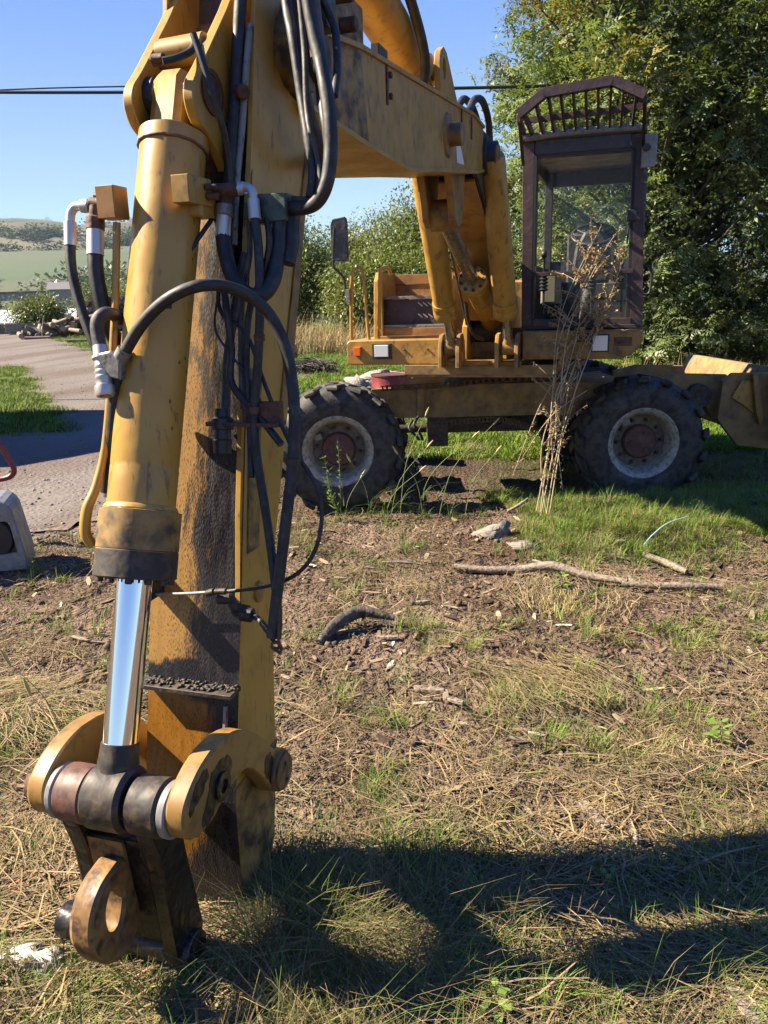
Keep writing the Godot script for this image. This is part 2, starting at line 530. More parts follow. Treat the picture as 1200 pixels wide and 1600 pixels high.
func stick_front_images() -> Array:
	var w := 256
	var h := 1024
	var im := Image.create(w, h, false, Image.FORMAT_RGB8)
	var hi := Image.create(w, h, false, Image.FORMAT_RGB8)
	var ro := Image.create(w, h, false, Image.FORMAT_RGB8)
	var f := FastNoiseLite.new()
	f.seed = 5
	f.frequency = 0.02
	f.fractal_octaves = 5
	var g := FastNoiseLite.new()
	g.seed = 9
	g.frequency = 0.17
	g.fractal_octaves = 2
	var st := FastNoiseLite.new()
	st.seed = 14
	st.frequency = 0.05
	st.fractal_octaves = 3
	var edge := Curve.new()
	edge.min_value = -1.0
	edge.max_value = 2.0
	# height in metres over 2.5 -> where across the face the sludge begins
	for e in [[0.05, 0.3], [0.2, 0.55], [0.35, 0.8], [0.6, 0.72], [0.645, 0.3], [0.652, -0.1], [0.69, 0.0], [0.72, 0.38], [0.80, 0.48], [0.95, 0.5], [1.05, 0.42], [1.15, 0.47], [1.25, 0.5], [1.35, 0.56], [1.5, 0.52], [1.7, 0.5], [1.9, 0.55], [2.1, 0.68], [2.4, 0.7]]:
		edge.add_point(Vector2(e[0] / 2.5, e[1] + (0.04 if e[0] > 0.7 else 0.0)), 0, 0, Curve.TANGENT_LINEAR, Curve.TANGENT_LINEAR)
	var yel := Color(0.50, 0.265, 0.055)
	var oil := Color(0.36, 0.15, 0.018)
	for j in h:
		var y := 2.5 * (1.0 - (j + 0.5) / h)
		var e := edge.sample(y / 2.5)
		for i in w:
			var x := (i + 0.5) / w
			var a := f.get_noise_2d(i * 1.6, j * 0.8)
			var b := g.get_noise_2d(i * 1.3, j * 1.2)
			var run := st.get_noise_2d(i * 1.2, j * 0.6)
			var m := smoothstep(e - 0.16, e + 0.08, x + a * 0.2 + run * 0.05 + b * 0.05)
			var c := yel * (0.9 + 0.25 * a)
			var rough := 0.5
			# a wide brown stain, rust and splashes beside the sludge
			var near := smoothstep(e - 0.5, e, x + a * 0.25)
			if y > 2.15:
				near = 0.3
			if y < 0.65:
				c = c.lerp(oil * (0.85 + 0.3 * run), 0.9)
				rough = 0.28
			c = c.lerp(Color(0.20, 0.095, 0.03), near * clampf(-0.05 + 0.2 * run + 0.6 * a + 0.3 * smoothstep(1.15, 1.4, y) * (1.0 - smoothstep(1.75, 1.9, y)), 0.0, 0.8))
			if b > 0.5 - 0.2 * near:
				c = c.lerp(Color(0.03, 0.018, 0.012), 0.75)
			if y > 1.45 and y < 1.85 and a + run * 0.7 > 0.12:
				c = c.lerp(Color(0.07, 0.05, 0.04), 0.4)
			var sl := Color(0.014, 0.0125, 0.0145).lerp(Color(0.04, 0.029, 0.026), clampf(0.15 + a + b * 0.5, 0.0, 1.0) * 0.5)
			if y > 1.3:
				sl = sl.lerp(Color(0.05, 0.034, 0.024), clampf(0.1 + a * 0.9, 0.0, 0.35))
			if y > 1.95:
				sl = Color(0.02, 0.016, 0.013)
				m = maxf(m, 0.75)
			c = c.lerp(sl, m)
			rough = lerpf(rough, 0.36 + 0.25 * a + 0.15 * b, m)
			im.set_pixel(i, j, (c * 0.63).linear_to_srgb())
			var hh := clampf(0.15 + 0.1 * a + m * (0.35 + 0.5 * b) * (1.0 - 0.65 * smoothstep(1.2, 1.4, y)), 0.0, 1.0)
			hi.set_pixel(i, j, Color(hh, hh, hh))
			ro.set_pixel(i, j, Color(rough, rough, rough))
	return [im, hi, ro]

func wheel(parent: Node3D, x: float, z: float, side: float, spin: float, dusty: float):
	# side +1: the dished face looks to +z (towards the road side that is seen)
	var w := part("wheel", parent)
	var o := L(x, 0.505 + minf(dusty, 0.0), z)
	w.position = o
	var d := Vector3(0, 0, side)
	var m := M.new()
	m.lathe(-d * 0.29, d, [[0.0, 0.26], [0.0, 0.40], [0.025, 0.455], [0.07, 0.487], [0.145, 0.497], [0.22, 0.487], [0.265, 0.455], [0.29, 0.40], [0.297, 0.33], [0.29, 0.283], [0.275, 0.268]], 56)
	# tread lugs of the worn tractor pattern, two rows set askew
	for k in 17:
		for r in [-1.0, 1.0]:
			var t: float = TAU * (k + (0.25 if r > 0 else -0.25)) / 17.0
			var rd := Vector3(cos(t), sin(t), 0)
			var tg := Vector3(-sin(t), cos(t), 0)
			var zc: float = -0.145 + r * 0.085
			var ax: Vector3 = (d + tg * 0.5 * r).normalized()
			var c0 := rd * 0.492 + d * zc
			var poly := P2([[-0.085, -0.035], [0.075, -0.045], [0.075, 0.035], [-0.085, 0.045]])
			m.prism(poly, c0 - rd * 0.007, ax, tg, 0.022, 0.014)
	m.lathe(d * -0.002, d, [[0.0, 0.335], [0.004, 0.332], [0.006, 0.326], [0.004, 0.32], [0.0, 0.318]], 56)
	obj("tyre", m, mats.rubber, w)
	m = M.new()
	m.lathe(-d * 0.29, d, [[0.0, 0.25], [0.10, 0.235], [0.14, 0.228], [0.145, 0.13], [0.155, 0.12], [0.165, 0.0]], 48)
	obj("rim_dish", m, mats.dish, w)
	m = M.new()
	m.lathe(-d * 0.29, d, [[0.15, 0.229], [0.235, 0.238], [0.262, 0.245], [0.275, 0.262], [0.286, 0.277], [0.289, 0.271], [0.279, 0.25], [0.262, 0.232], [0.235, 0.222], [0.16, 0.212], [0.146, 0.205]], 48)
	obj("rim", m, mats.rim, w)
	m = M.new()
	m.lathe(-d * 0.135, d, [[0.0, 0.135], [0.03, 0.132], [0.045, 0.12], [0.05, 0.09], [0.055, 0.0]], 32)
	for k in 3:
		var t := TAU * k / 3.0 + spin
		m.cyl(Vector3(cos(t), sin(t), 0) * 0.075 - d * 0.085, Vector3(cos(t), sin(t), 0) * 0.075 - d * 0.07, 0.014, 0.003, 10)
	obj("hub_cap", m, mats.hub, w)
	for k in 10:
		var t := TAU * (k + 0.3) / 10.0 + spin
		var b := M.new()
		var p := Vector3(cos(t), sin(t), 0) * 0.172
		b.cyl(p - d * 0.145, p - d * 0.125, 0.015, 0.002, 10)
		b.hex(p - d * 0.126, p - d * 0.108, 0.011)
		obj("wheel_bolt", b, mats.grime, w)
	if dusty > 0.0:
		m = M.new()
		var t := 2.6 if dusty < 0.5 else 2.2
		var p := Vector3(cos(t), sin(t), 0) * 0.185 - d * 0.125
		m.box(p, Vector3(0.03, 0.01, 0), Vector3(-0.008, 0.022, 0), Vector3(0, 0, 0.008), 0.002)
		obj("balance_weight", m, mats.pale, w)

func bolt_row(parent: Node3D, from: Vector3, to: Vector3, count: int, axis: Vector3, r := 0.012, mat: Material = null):
	for k in count:
		var p := from.lerp(to, 0.0 if count == 1 else float(k) / (count - 1))
		var m := M.new()
		m.hex(p, p + axis * r * 0.9, r)
		obj("bolt", m, mat if mat else mats.rust, parent)

func build_undercarriage():
	var under := part("chassis", ex)
	var m := M.new()
	# the longitudinal box beam: the near side plate with its step up to the ring
	m.prism(P2([[-1.28, 0.70], [-1.22, 0.935], [-0.62, 0.955], [0.25, 0.955], [0.95, 0.93], [1.02, 0.72], [0.3, 0.69], [-0.6, 0.69]]), L(CEN.x, 0, -6.57), Vector3.RIGHT, Vector3.UP, 0.02, 0.005)
	m.prism(P2([[-0.75, 0.68], [-0.7, 0.80], [0.95, 0.93], [1.02, 0.72]]), L(CEN.x, 0, -7.75), Vector3.RIGHT, Vector3.UP, 0.02, 0.005)
	m.box(L(1.35, 0.905, -7.16), Vector3(0.75, 0, 0), Vector3(0, 0.012, 0), Vector3(0, 0, 0.57))
	obj("side_beam", m, mats.chassis, under)
	m = M.new()
	m.box(L(0.02, 0.835, -6.546), Vector3(0.055, 0, 0), Vector3(0, 0.035, 0), Vector3(0, 0, 0.004), 0.002)
	obj("cover_plate", m, mats.chassis, under)
	bolt_row(under, L(-0.02, 0.855, -6.54), L(0.06, 0.855, -6.54), 2, Vector3.BACK, 0.008)
	bolt_row(under, L(-0.02, 0.815, -6.54), L(0.06, 0.815, -6.54), 2, Vector3.BACK, 0.008)
	m = M.new()
	m.box(L(0.32, 0.83, -6.535), Vector3(0.028, 0, 0), Vector3(0, 0.125, 0), Vector3(0, 0, 0.016))
	obj("rib", m, mats.chassis, under)
	m = M.new()
	m.prism(P2([[-0.30, 0.957], [0.05, 0.957], [0.16, 1.06], [0.14, 1.085], [0.02, 1.085]]), L(0.42, 0, -6.52), Vector3.RIGHT, Vector3.UP, 0.015, 0.004)
	obj("lifting_bracket", m, mats.chassis, under)
	# perforated straps, the upper along the beam's top edge and the lower one sagging
	for s in [[[L(0.0, 0.945, -6.5), L(0.45, 0.955, -6.5), L(0.9, 0.985, -6.5), L(1.38, 1.0, -6.5)], "perforated_strap"], [[L(0.36, 0.64, -6.46), L(0.65, 0.665, -6.46), L(0.92, 0.675, -6.46), L(1.12, 0.63, -6.46), L(1.3, 0.54, -6.46)], "perforated_strap"]]:
		m = M.new()
		var pts: Array = s[0]
		var run: Array[Vector3] = []
		for i in pts.size() - 1:
			for k in 9:
				run.append(pts[i].cubic_interpolate(pts[i + 1], pts[maxi(i - 1, 0)], pts[mini(i + 2, pts.size() - 1)], k / 9.0))
		for i in run.size() - 1:
			var c := (run[i] + run[i + 1]) * 0.5
			var dx := (run[i + 1] - run[i]) * 0.5
			var up := Vector3.BACK.cross(dx).normalized()
			m.box(c + up * 0.017, dx, up * 0.004, Vector3(0, 0, 0.006), 0.0)
			m.box(c - up * 0.017, dx, up * 0.004, Vector3(0, 0, 0.006), 0.0)
			m.box(c, dx * 0.45, up * 0.014, Vector3(0, 0, 0.0055), 0.0)
		obj(s[1], m, mats.rust, under)
	# gearbox, propeller shaft, axle housings, tanks under the beam
	m = M.new()
	m.box(L(0.46, 0.575, -6.62), Vector3(0.085, 0, 0), Vector3(0, 0.125, 0), Vector3(0, 0, 0.06), 0.01)
	m.box(L(0.9, 0.60, -7.0), Vector3(0.42, 0, 0), Vector3(0, 0.07, 0), Vector3(0, 0, 0.25), 0.02)
	obj("gearbox", m, mats.grime, under)
	m = M.new()
	m.cyl(L(-0.1, 0.56, -6.85), L(0.4, 0.56, -6.85), 0.035)
	obj("propeller_shaft", m, mats.grime, under)
	m = M.new()
	m.cyl(L(1.3, 0.55, -7.0), L(2.05, 0.52, -7.1), 0.04)
	obj("propeller_shaft", m, mats.grime, under)
	for xx in [-0.34, 2.05]:
		m = M.new()
		m.cyl(L(xx, 0.505, -6.3), L(xx, 0.505, -8.1), 0.1)
		m.lathe(L(xx, 0.505, -6.95), Vector3.FORWARD, [[0.0, 0.1], [0.1, 0.19], [0.4, 0.19], [0.5, 0.1]])
		m.box(L(xx, 0.72, -7.2), Vector3(0.1, 0, 0), Vector3(0, 0.14, 0), Vector3(0, 0, 0.3), 0.01)
		obj("axle", m, mats.grime, under)
	for p in [[[0.25, 0.68, -6.5], [0.22, 0.63, -6.44], [0.27, 0.57, -6.42], [0.3, 0.53, -6.45]], [[0.3, 0.71, -6.5], [0.26, 0.66, -6.43], [0.3, 0.6, -6.44], [0.33, 0.52, -6.5]], [[0.8, 0.68, -6.7], [0.95, 0.6, -6.66], [1.1, 0.66, -6.7], [1.25, 0.6, -6.7]]]:
		m = M.new()
		var q := []
		for a in p:
			q.append(L(a[0], a[1], a[2]))
		m.tube(q, 0.011, 8)
		obj("brake_hose", m, mats.hose, under)
	for k in 5:
		m = M.new()
		var x0 := 0.75 + k * 0.13
		m.box(L(x0, 0.7 - 0.02 * (k % 2), -6.75), Vector3(0.03, 0, 0), Vector3(0, 0.035, 0), Vector3(0, 0, 0.05), 0.006)
		obj("valve", m, mats.dark, under)
	for w in [[-0.343, -6.13, 1.0, 0.3, 0.3], [2.02, -6.13, 1.0, 1.1, 1.0], [-0.25, -8.25, -1.0, 0.0, -0.2], [2.05, -8.25, -1.0, 0.4, 0.0]]:
		wheel(ex, w[0], w[1], w[2], w[3], w[4])

func build_blade():
	# the dozer blade at the right end
	var b := part("dozer_blade", ex)
	var m := M.new()
	for z in [-6.72, -7.7]:
		m = M.new()
		m.prism(P2([[2.2, 0.93], [2.42, 0.985], [2.86, 0.965], [2.9, 0.82], [2.75, 0.62], [2.66, 0.8], [2.45, 0.86], [2.2, 0.78]]), L(0, 0, z), Vector3.RIGHT, Vector3.UP, 0.03, 0.006)
		obj("push_arm", m, mats.chassis, b)
	m = M.new()
	m.cyl(L(2.3, 0.62, -6.8), L(2.78, 0.74, -6.8), 0.055)
	m.cyl(L(2.62, 0.8, -6.62), L(2.62, 0.8, -6.9), 0.1)
	obj("blade_cylinder", m, mats.grime, b)
	# curved mouldboard running across the machine, and the folded end plate that is seen
	m = M.new()
	var o := PackedVector2Array()
	for k in 9:
		var t := lerpf(-0.75, 0.75, k / 8.0)
		o.append(Vector2(3.52 - 0.36 * cos(t) + 0.0, 0.70 + 0.45 * sin(t)))
	for k in range(8, -1, -1):
		var t := lerpf(-0.75, 0.75, k / 8.0)
		o.append(Vector2(3.54 - 0.36 * cos(t) + 0.02, 0.70 + 0.45 * sin(t)))
	m.prism(o, L(0, 0, -7.4), Vector3.RIGHT, Vector3.UP, 1.2, 0.004)
	obj("mouldboard", m, mats.chassis, b)
	m = M.new()
	m.prism(P2([[2.74, 0.62], [2.76, 0.93], [2.84, 0.99], [3.16, 0.985], [3.2, 0.36], [2.92, 0.40]]), L(0, 0, -6.55), Vector3.RIGHT, Vector3.UP, 0.03, 0.006)
	obj("end_plate", m, mats.chassis, b)
	m = M.new()
	m.prism(P2([[0.0, -0.17], [0.0, 0.24], [0.42, 0.26], [0.42, -0.33]]), L(3.16, 0.72, -6.5), Vector3(0.95, 0, 0.30), Vector3.UP, 0.012, 0.004)
	obj("end_plate", m, mats.chassis, b)
	for q in [[2.98, 0.02], [3.13, 0.03], [3.28, 0.09]]:
		m = M.new()
		m.prism(P2([[-0.018, 0.985], [0.025, 0.985], [0.10, 0.62], [0.07, 0.58], [0.03, 0.70]]), L(q[0], 0, -6.49 + q[1]), Vector3.RIGHT, Vector3.UP, 0.03, 0.006)
		obj("rib", m, mats.paint_dirty, b)
	m = M.new()
	m.prism(P2([[2.83, 0.80], [2.9, 0.93], [2.99, 0.93], [3.03, 0.66], [2.95, 0.72]]), L(0, 0, -6.5), Vector3.RIGHT, Vector3.UP, 0.008, 0.003)
	obj("wear_plate", m, mats.paint, b)

func build_upper():
	var up := part("turntable", ex)
	var m := M.new()
	m.lathe(L(CEN.x, 0.93, CEN.z), Vector3.UP, [[0.0, 0.62], [0.06, 0.62], [0.06, 0.58], [0.12, 0.58], [0.12, 0.66], [0.16, 0.66], [0.16, 0.0]], 40)
	for k in 48:
		var t := TAU * k / 48.0
		m.box(L(CEN.x, 1.02, CEN.z) + Vector3(cos(t), 0, sin(t)) * 0.6, Vector3(cos(t), 0, sin(t)) * 0.03, Vector3(0, 0.03, 0), Vector3(-sin(t), 0, cos(t)) * 0.018, 0.003)
	obj("slewing_ring", m, mats.grime, up)
	var pl := part("platform", ex)
	m = M.new()
	m.box(A(-5.3, 1.115, -0.03), V * 0.56, Vector3(0, 0.035, 0), U * 1.15)
	obj("frame_plate", m, mats.chassis, pl)
	m = M.new()
	m.box(A(-4.19, 1.105, -0.02), V * 0.55, Vector3(0, 0.045, 0), U * 0.03)
	obj("front_beam", m, mats.paint_dirty, pl)
	m = M.new()
	m.box(A(-4.6, 1.27, -0.02), V * 0.26, Vector3(0, 0.13, 0), U * 0.02)
	m.box(A(-4.35, 1.165, 0.0), V * 0.29, Vector3(0, 0.012, 0), U * 0.24)
	obj("front_wall", m, mats.paint_dirty, pl)
	for l in [-0.16, 0.14]:
		m = M.new()
		m.prism(P2([[-5.1, 1.15], [-5.0, 1.62], [-4.6, 1.66], [-4.32, 1.42], [-4.28, 1.15]]), A(-5.5, 0, l), U, Vector3.UP, 0.02, 0.004)
		# U x up points to -V, so the polygon is laid from the centre along U
		obj("boom_bracket", M.new() if false else shift_s(m), mats.paint_clean, pl)
	for l in [-0.285, -0.155, 0.125, 0.265]:
		m = M.new()
		m.prism(P2([[-0.13, -0.11], [-0.1, 0.07], [-0.04, 0.13], [0.05, 0.12], [0.1, 0.04], [0.1, -0.11]]), A(-4.12, 1.25, l), U, Vector3.UP, 0.014, 0.004)
		obj("cylinder_bracket", m, mats.paint_dirty if l != 0.125 else mats.paint, pl)
	for l in [-0.22, 0.195]:
		m = M.new()
		m.cyl(A(-4.1, 1.28, l - 0.085), A(-4.1, 1.28, l + 0.085), 0.028)
		obj("pin", m, mats.rust_pin, pl)
	# engine hood and counterweight behind
	m = M.new()
	m.box(A(-6.5, 1.45, -0.25), V * 0.75, Vector3(0, 0.33, 0), U * 0.7, 0.04)
	obj("engine_hood", m, mats.paint_dirty, pl)
	m = M.new()
	m.prism(P2([[-1.05, 0.0], [-0.95, -0.25], [-0.5, -0.42], [0.5, -0.42], [0.95, -0.25], [1.05, 0.0]]), A(-7.2, 1.35, 0), V, U, 0.3, 0.03)
	obj("counterweight", m, mats.paint_dirty, pl)

func shift_s(m: M) -> M:
	# polygons written in arm lengths s stand 5.5 m from the slewing centre
	for i in m.v.size():
		m.v[i] += U * 5.5
	return m

func sp(m: M, poly: Array, l: float, half: float, bev := 0.004, hole := []):
	# a plate in the plane of the boom, its outline in (s, y)
	var k := M.new()
	k.prism(P2(poly), V * l, U, Vector3.UP, half, bev, P2(hole))
	for i in range(k.v.size()):
		m.v.append(k.v[i] + U * 5.5)
		m.n.append(k.n[i])
		m.uv.append(k.uv[i])
		m.c.append(k.c[i])

func build_left_side():
	var b := part("storage_box", ex)
	var m := M.new()
	m.prism(P2([[-1.065, -0.06], [-1.055, -0.085], [-1.02, -0.09], [-0.32, -0.09], [-0.31, -0.075], [-0.31, 0.09], [-0.33, 0.1], [-1.04, 0.095], [-1.062, 0.075]]), A(-4.65, 1.24, 0), V, Vector3.UP, 0.45, 0.018)
	obj("box", m, mats.paint, b)
	m = M.new()
	m.box(A(-4.193, 1.252, -0.775), V * 0.075, Vector3(0, 0.058, 0), U * 0.012, 0.004)
	obj("headlight_frame", m, mats.black, b)
	m = M.new()
	m.box(A(-4.18, 1.256, -0.775), V * 0.055, Vector3(0, 0.044, 0), U * 0.012, 0.006)
	obj("headlight_lens", m, mats.lens, b)
	m = M.new()
	m.box(A(-4.185, 1.253, -0.967), V * 0.026, Vector3(0, 0.034, 0), U * 0.02, 0.008)
	obj("indicator_lamp", m, mats.orange_lens, b)
	for q in [[-0.6, 1.262], [-0.42, 1.265]]:
		m = M.new()
		m.cyl(A(-4.201, q[1], q[0]), A(-4.19, q[1], q[0]), 0.008)
		obj("screw", m, mats.rust, b)
	# steps up to the engine deck, between two yellow cheeks
	var s := part("access_steps", ex)
	m = M.new()
	sp(m, [[-5.2, 1.335], [-5.2, 1.84], [-4.5, 1.84], [-4.44, 1.77], [-4.40, 1.335]], -0.885, 0.018, 0.005)
	obj("side_cheek", m, mats.paint, s)
	m = M.new()
	m.box(A(-4.43, 1.56, -0.85), V * 0.018, Vector3(0, 0.225, 0), U * 0.02)
	obj("side_cheek", m, mats.paint, s)
	m = M.new()
	sp(m, [[-5.2, 1.335], [-5.2, 1.8], [-4.6, 1.8], [-4.5, 1.335]], -0.325, 0.018, 0.005)
	obj("side_cheek", m, mats.paint, s)
	m = M.new()
	m.box(A(-4.47, 1.375, -0.6), V * 0.26, Vector3(0, 0.04, 0), U * 0.02)
	m.box(A(-4.42, 1.345, -0.6), V * 0.24, Vector3(0, 0.012, 0), U * 0.05)
	obj("lower_panel", m, mats.paint_orange, s)
	m = M.new()
	m.box(A(-4.52, 1.535, -0.6), V * 0.25, Vector3(0, 0.095, 0), U * 0.012)
	obj("riser", m, mats.cab, s)
	for r in 2:
		for k in 5:
			m = M.new()
			var c := A(-4.506, 1.59 - r * 0.085, -0.55 + k * 0.04)
			m.box(c, (V * 0.018 - Vector3(0, 0.014, 0)), (V * 0.0025 + Vector3(0, 0.003, 0)), U * 0.003, 0.001)
			obj("grip_slot", m, mats.steel, s)
	for q in [[1.645, -4.515], [1.43, -4.49]]:
		m = M.new()
		m.box(A(q[1], q[0], -0.595), V * 0.255, Vector3(0, 0.010, 0), U * 0.035, 0.003)
		obj("step_tread", m, mats.steel_grey, s)
	m = M.new()
	m.box(A(-4.9, 1.745, -0.6), V * 0.26, Vector3(0, 0.085, 0), U * 0.012)
	m.box(A(-4.7, 1.647, -0.6), V * 0.26, Vector3(0, 0.008, 0), U * 0.19)
	obj("back_panel", m, mats.paint_orange, s)
	m = M.new()
	m.box(A(-4.885, 1.75, -0.6), V * 0.258, Vector3(0, 0.004, 0), U * 0.004, 0.001)
	obj("panel_seam", m, mats.rust, s)
	for r in [[[-4.3, 1.335, -1.055], [-4.3, 1.62, -1.045], [-4.3, 1.83, -1.03], [-4.3, 1.868, -0.99], [-4.3, 1.868, -0.965], [-4.3, 1.83, -0.945], [-4.3, 1.6, -0.93], [-4.3, 1.335, -0.91]], [[-4.38, 1.42, -0.85], [-4.35, 1.45, -0.842], [-4.35, 1.65, -0.83], [-4.35, 1.83, -0.822], [-4.36, 1.868, -0.80], [-4.42, 1.868, -0.775], [-4.46, 1.82, -0.77]]]:
		m = M.new()
		m.tube(Aa(r), 0.0135, 10)
		obj("grab_rail", m, mats.paint_clean, ex)
	var mi := part("mirror", ex)
	m = M.new()
	m.tube(Aa([[-4.29, 1.62, -1.06], [-4.28, 1.72, -1.08], [-4.27, 1.80, -1.09], [-4.26, 1.86, -1.14], [-4.25, 1.90, -1.16], [-4.24, 2.1, -1.145], [-4.24, 2.16, -1.14]]), 0.009, 8)
	obj("mirror_arm", m, mats.black, mi)
	m = M.new()
	m.box(A(-4.285, 1.665, -1.062), V * 0.016, Vector3(0, 0.05, 0), U * 0.018, 0.004)
	obj("clamp", m, mats.steel_grey, mi)
	m = M.new()
	m.prism(P2([[-0.055, -0.15], [-0.065, -0.13], [-0.066, 0.11], [-0.05, 0.15], [0.045, 0.165], [0.06, 0.15], [0.066, -0.12], [0.05, -0.155]]), A(-4.27, 2.075, -1.11), (V * 0.98 - U * 0.1).normalized(), Vector3.UP, 0.026, 0.014)
	obj("mirror_housing", m, mats.mirror_back, mi)

func build_cab():
	var cab := part("cab", ex)
	var FS := -4.2
	var BS := -5.75
	var m := M.new()
	# four posts, sills and headers; the front frame leans in slightly towards the top
	m.prism(P2([[0.275, 1.39], [0.355, 1.39], [0.345, 2.64], [0.262, 2.65]]), A(FS - 0.04, 0, 0), V, Vector3.UP, 0.04, 0.006)
	obj("front_post", m, mats.cab, cab)
	m = M.new()
	m.prism(P2([[1.02, 1.40], [1.105, 1.41], [1.055, 2.64], [0.97, 2.64]]), A(FS - 0.04, 0, 0), V, Vector3.UP, 0.04, 0.006)
	obj("front_post", m, mats.cab, cab)
	m = M.new()
	m.box(A(FS - 0.02, 1.43, 0.69), V * 0.335, Vector3(0, 0.035, 0), U * 0.035)
	obj("front_sill", m, mats.cab, cab)
	m = M.new()
	m.box(A(FS - 0.02, 2.60, 0.66), V * 0.31, Vector3(0, 0.045, 0), U * 0.03)
	obj("front_header", m, mats.cab_dark, cab)
	m = M.new()
	m.box(A(FS - 0.012, 1.775, 0.69), V * 0.335, Vector3(0, 0.014, 0), U * 0.022, 0.003)
	obj("middle_rail", m, mats.cab, cab)
	for q in [[0.362, 1.47, 2.555], [1.012, 1.47, 2.555]]:
		m = M.new()
		m.box(A(FS - 0.02, (q[1] + q[2]) / 2, q[0] - 0.012), V * 0.012, Vector3(0, (q[2] - q[1]) / 2, 0), U * 0.02, 0.004)
		obj("window_seal", m, mats.black, cab)
	m = M.new()
	m.box(A(FS - 0.02, 2.55, 0.68), V * 0.315, Vector3(0, 0.012, 0), U * 0.02, 0.004)
	obj("window_seal", m, mats.black, cab)
	for q in [[1.79, 2.54], [1.465, 1.76]]:
		m = M.new()
		m.flat(A(FS - 0.03, q[0], 0.352), A(FS - 0.03, q[0], 1.015), A(FS - 0.03, q[1], 0.985), A(FS - 0.03, q[1], 0.345), U)
		obj("window_pane", m, mats.glass, cab)
	m = M.new()
	for l in [0.29, 1.06]:
		m.prism(P2([[-0.03, 1.40], [0.03, 1.40], [0.03, 2.64], [-0.03, 2.64]]), A(BS, 0, l), V, Vector3.UP, 0.035, 0.004)
	obj("rear_post", m, mats.cab_dark, cab)
	m = M.new()
	m.box(A(BS, 1.66, 0.675), V * 0.36, Vector3(0, 0.26, 0), U * 0.02)
	m.box(A(BS, 2.59, 0.675), V * 0.36, Vector3(0, 0.06, 0), U * 0.02)
	obj("rear_wall", m, mats.cab_dark, cab)
	# side panels below the side windows and rails above them
	for l in [0.278, 1.078]:
		m = M.new()
		sp(m, [[BS, 1.40], [BS, 1.86], [-4.9, 1.86], [-4.82, 1.62], [FS - 0.07, 1.62], [FS - 0.07, 1.40]], l, 0.014)
		sp(m, [[BS, 2.56], [BS, 2.65], [FS - 0.07, 2.65], [FS - 0.07, 2.56]], l - 0.02, 0.014)
		sp(m, [[-4.98, 1.86], [-4.98, 2.56], [-4.92, 2.56], [-4.92, 1.86]], l - 0.01, 0.016)
		obj("side_wall", m, mats.cab_dark, cab)
		m = M.new()
		m.flat(A(BS + 0.04, 1.86, l), A(FS - 0.08, 1.62, l), A(FS - 0.08, 2.56, l - 0.02), A(BS + 0.04, 2.56, l - 0.02), V)
		obj("window_pane", m, mats.glass, cab)
	m = M.new()
	m.flat(A(BS, 1.9, 0.3), A(BS, 1.9, 1.06), A(BS, 2.54, 1.05), A(BS, 2.54, 0.3), U)
	obj("window_pane", m, mats.glass, cab)
	m = M.new()
	m.box(A(-5.36, 2.665, 0.66), V * 0.41, Vector3(0, 0.025, 0), U * 0.44, 0.02)
	m.box(A(-4.24, 2.665, 0.66), V * 0.41, Vector3(0, 0.025, 0), U * 0.08, 0.015)
	m.box(A(-4.62, 2.665, 0.30), V * 0.05, Vector3(0, 0.025, 0), U * 0.30, 0.01)
	m.box(A(-4.62, 2.665, 1.02), V * 0.05, Vector3(0, 0.025, 0), U * 0.30, 0.01)
	obj("roof", m, mats.cab_dark, cab)
	m = M.new()
	m.flat(A(-4.93, 2.672, 0.34), A(-4.31, 2.672, 0.34), A(-4.31, 2.672, 0.98), A(-4.93, 2.672, 0.98), Vector3.UP)
	obj("roof_pane", m, mats.glass, cab)
	for k in 8:
		m = M.new()
		m.box(A(-4.6, 2.72, 0.38 + k * 0.08), V * 0.011, Vector3(0, 0.018, 0), U * 0.4, 0.002)
		obj("roof_bar", m, mats.cab, cab)
	m = M.new()
	m.tube(Aa([[-4.175, 2.66, 0.28], [-4.175, 2.668, 0.5], [-4.175, 2.672, 0.8], [-4.175, 2.665, 1.04]]), 0.024, 10)
	obj("roof_gutter", m, mats.steel_grey, cab)
	m = M.new()
	m.box(A(-4.95, 1.41, 0.68), V * 0.40, Vector3(0, 0.012, 0), U * 0.78)
	obj("cab_floor", m, mats.dark, cab)
	# inside: column cover, steering wheel, seat, consoles and levers
	m = M.new()
	m.prism(P2([[-0.13, -0.02], [-0.11, 0.13], [-0.05, 0.24], [0.06, 0.25], [0.13, 0.17], [0.15, 0.0], [0.13, -0.12], [-0.1, -0.12]]), A(-4.62, 1.83, 0.72), V, Vector3.UP, 0.09, 0.04)
	m.tube(Aa([[-4.55, 1.42, 0.7], [-4.58, 1.6, 0.71], [-4.62, 1.8, 0.72]]), 0.05, 10)
	obj("column_cover", m, mats.seat, cab)
	m = M.new()
	var c := A(-4.58, 2.05, 0.735)
	var e1 := V
	var e2 := (U * -0.85 + Vector3(0, 0.52, 0)).normalized()
	var ring := []
	for k in 25:
		ring.append(c + (e1 * cos(TAU * k / 24.0) + e2 * sin(TAU * k / 24.0)) * 0.15)
	m.tube(ring, 0.013, 8, 2)
	for k in 3:
		var t := 0.5 + k * TAU / 3.0
		m.tube([c - Vector3(0, 0.02, 0), c + (e1 * cos(t) + e2 * sin(t)) * 0.145], 0.012, 6, 2)
	m.cyl(c - Vector3(0, 0.05, 0), c + Vector3(0, 0.005, 0), 0.035)
	obj("steering_wheel", m, mats.black, cab)
	m = M.new()
	m.box(A(-5.2, 1.66, 0.68), V * 0.22, Vector3(0, 0.07, 0), U * 0.22, 0.04)
	m.box(A(-5.46, 1.9, 0.68), V * 0.2, Vector3(0, 0.22, 0), U * 0.06, 0.04)
	obj("driver_seat", m, mats.seat, cab)
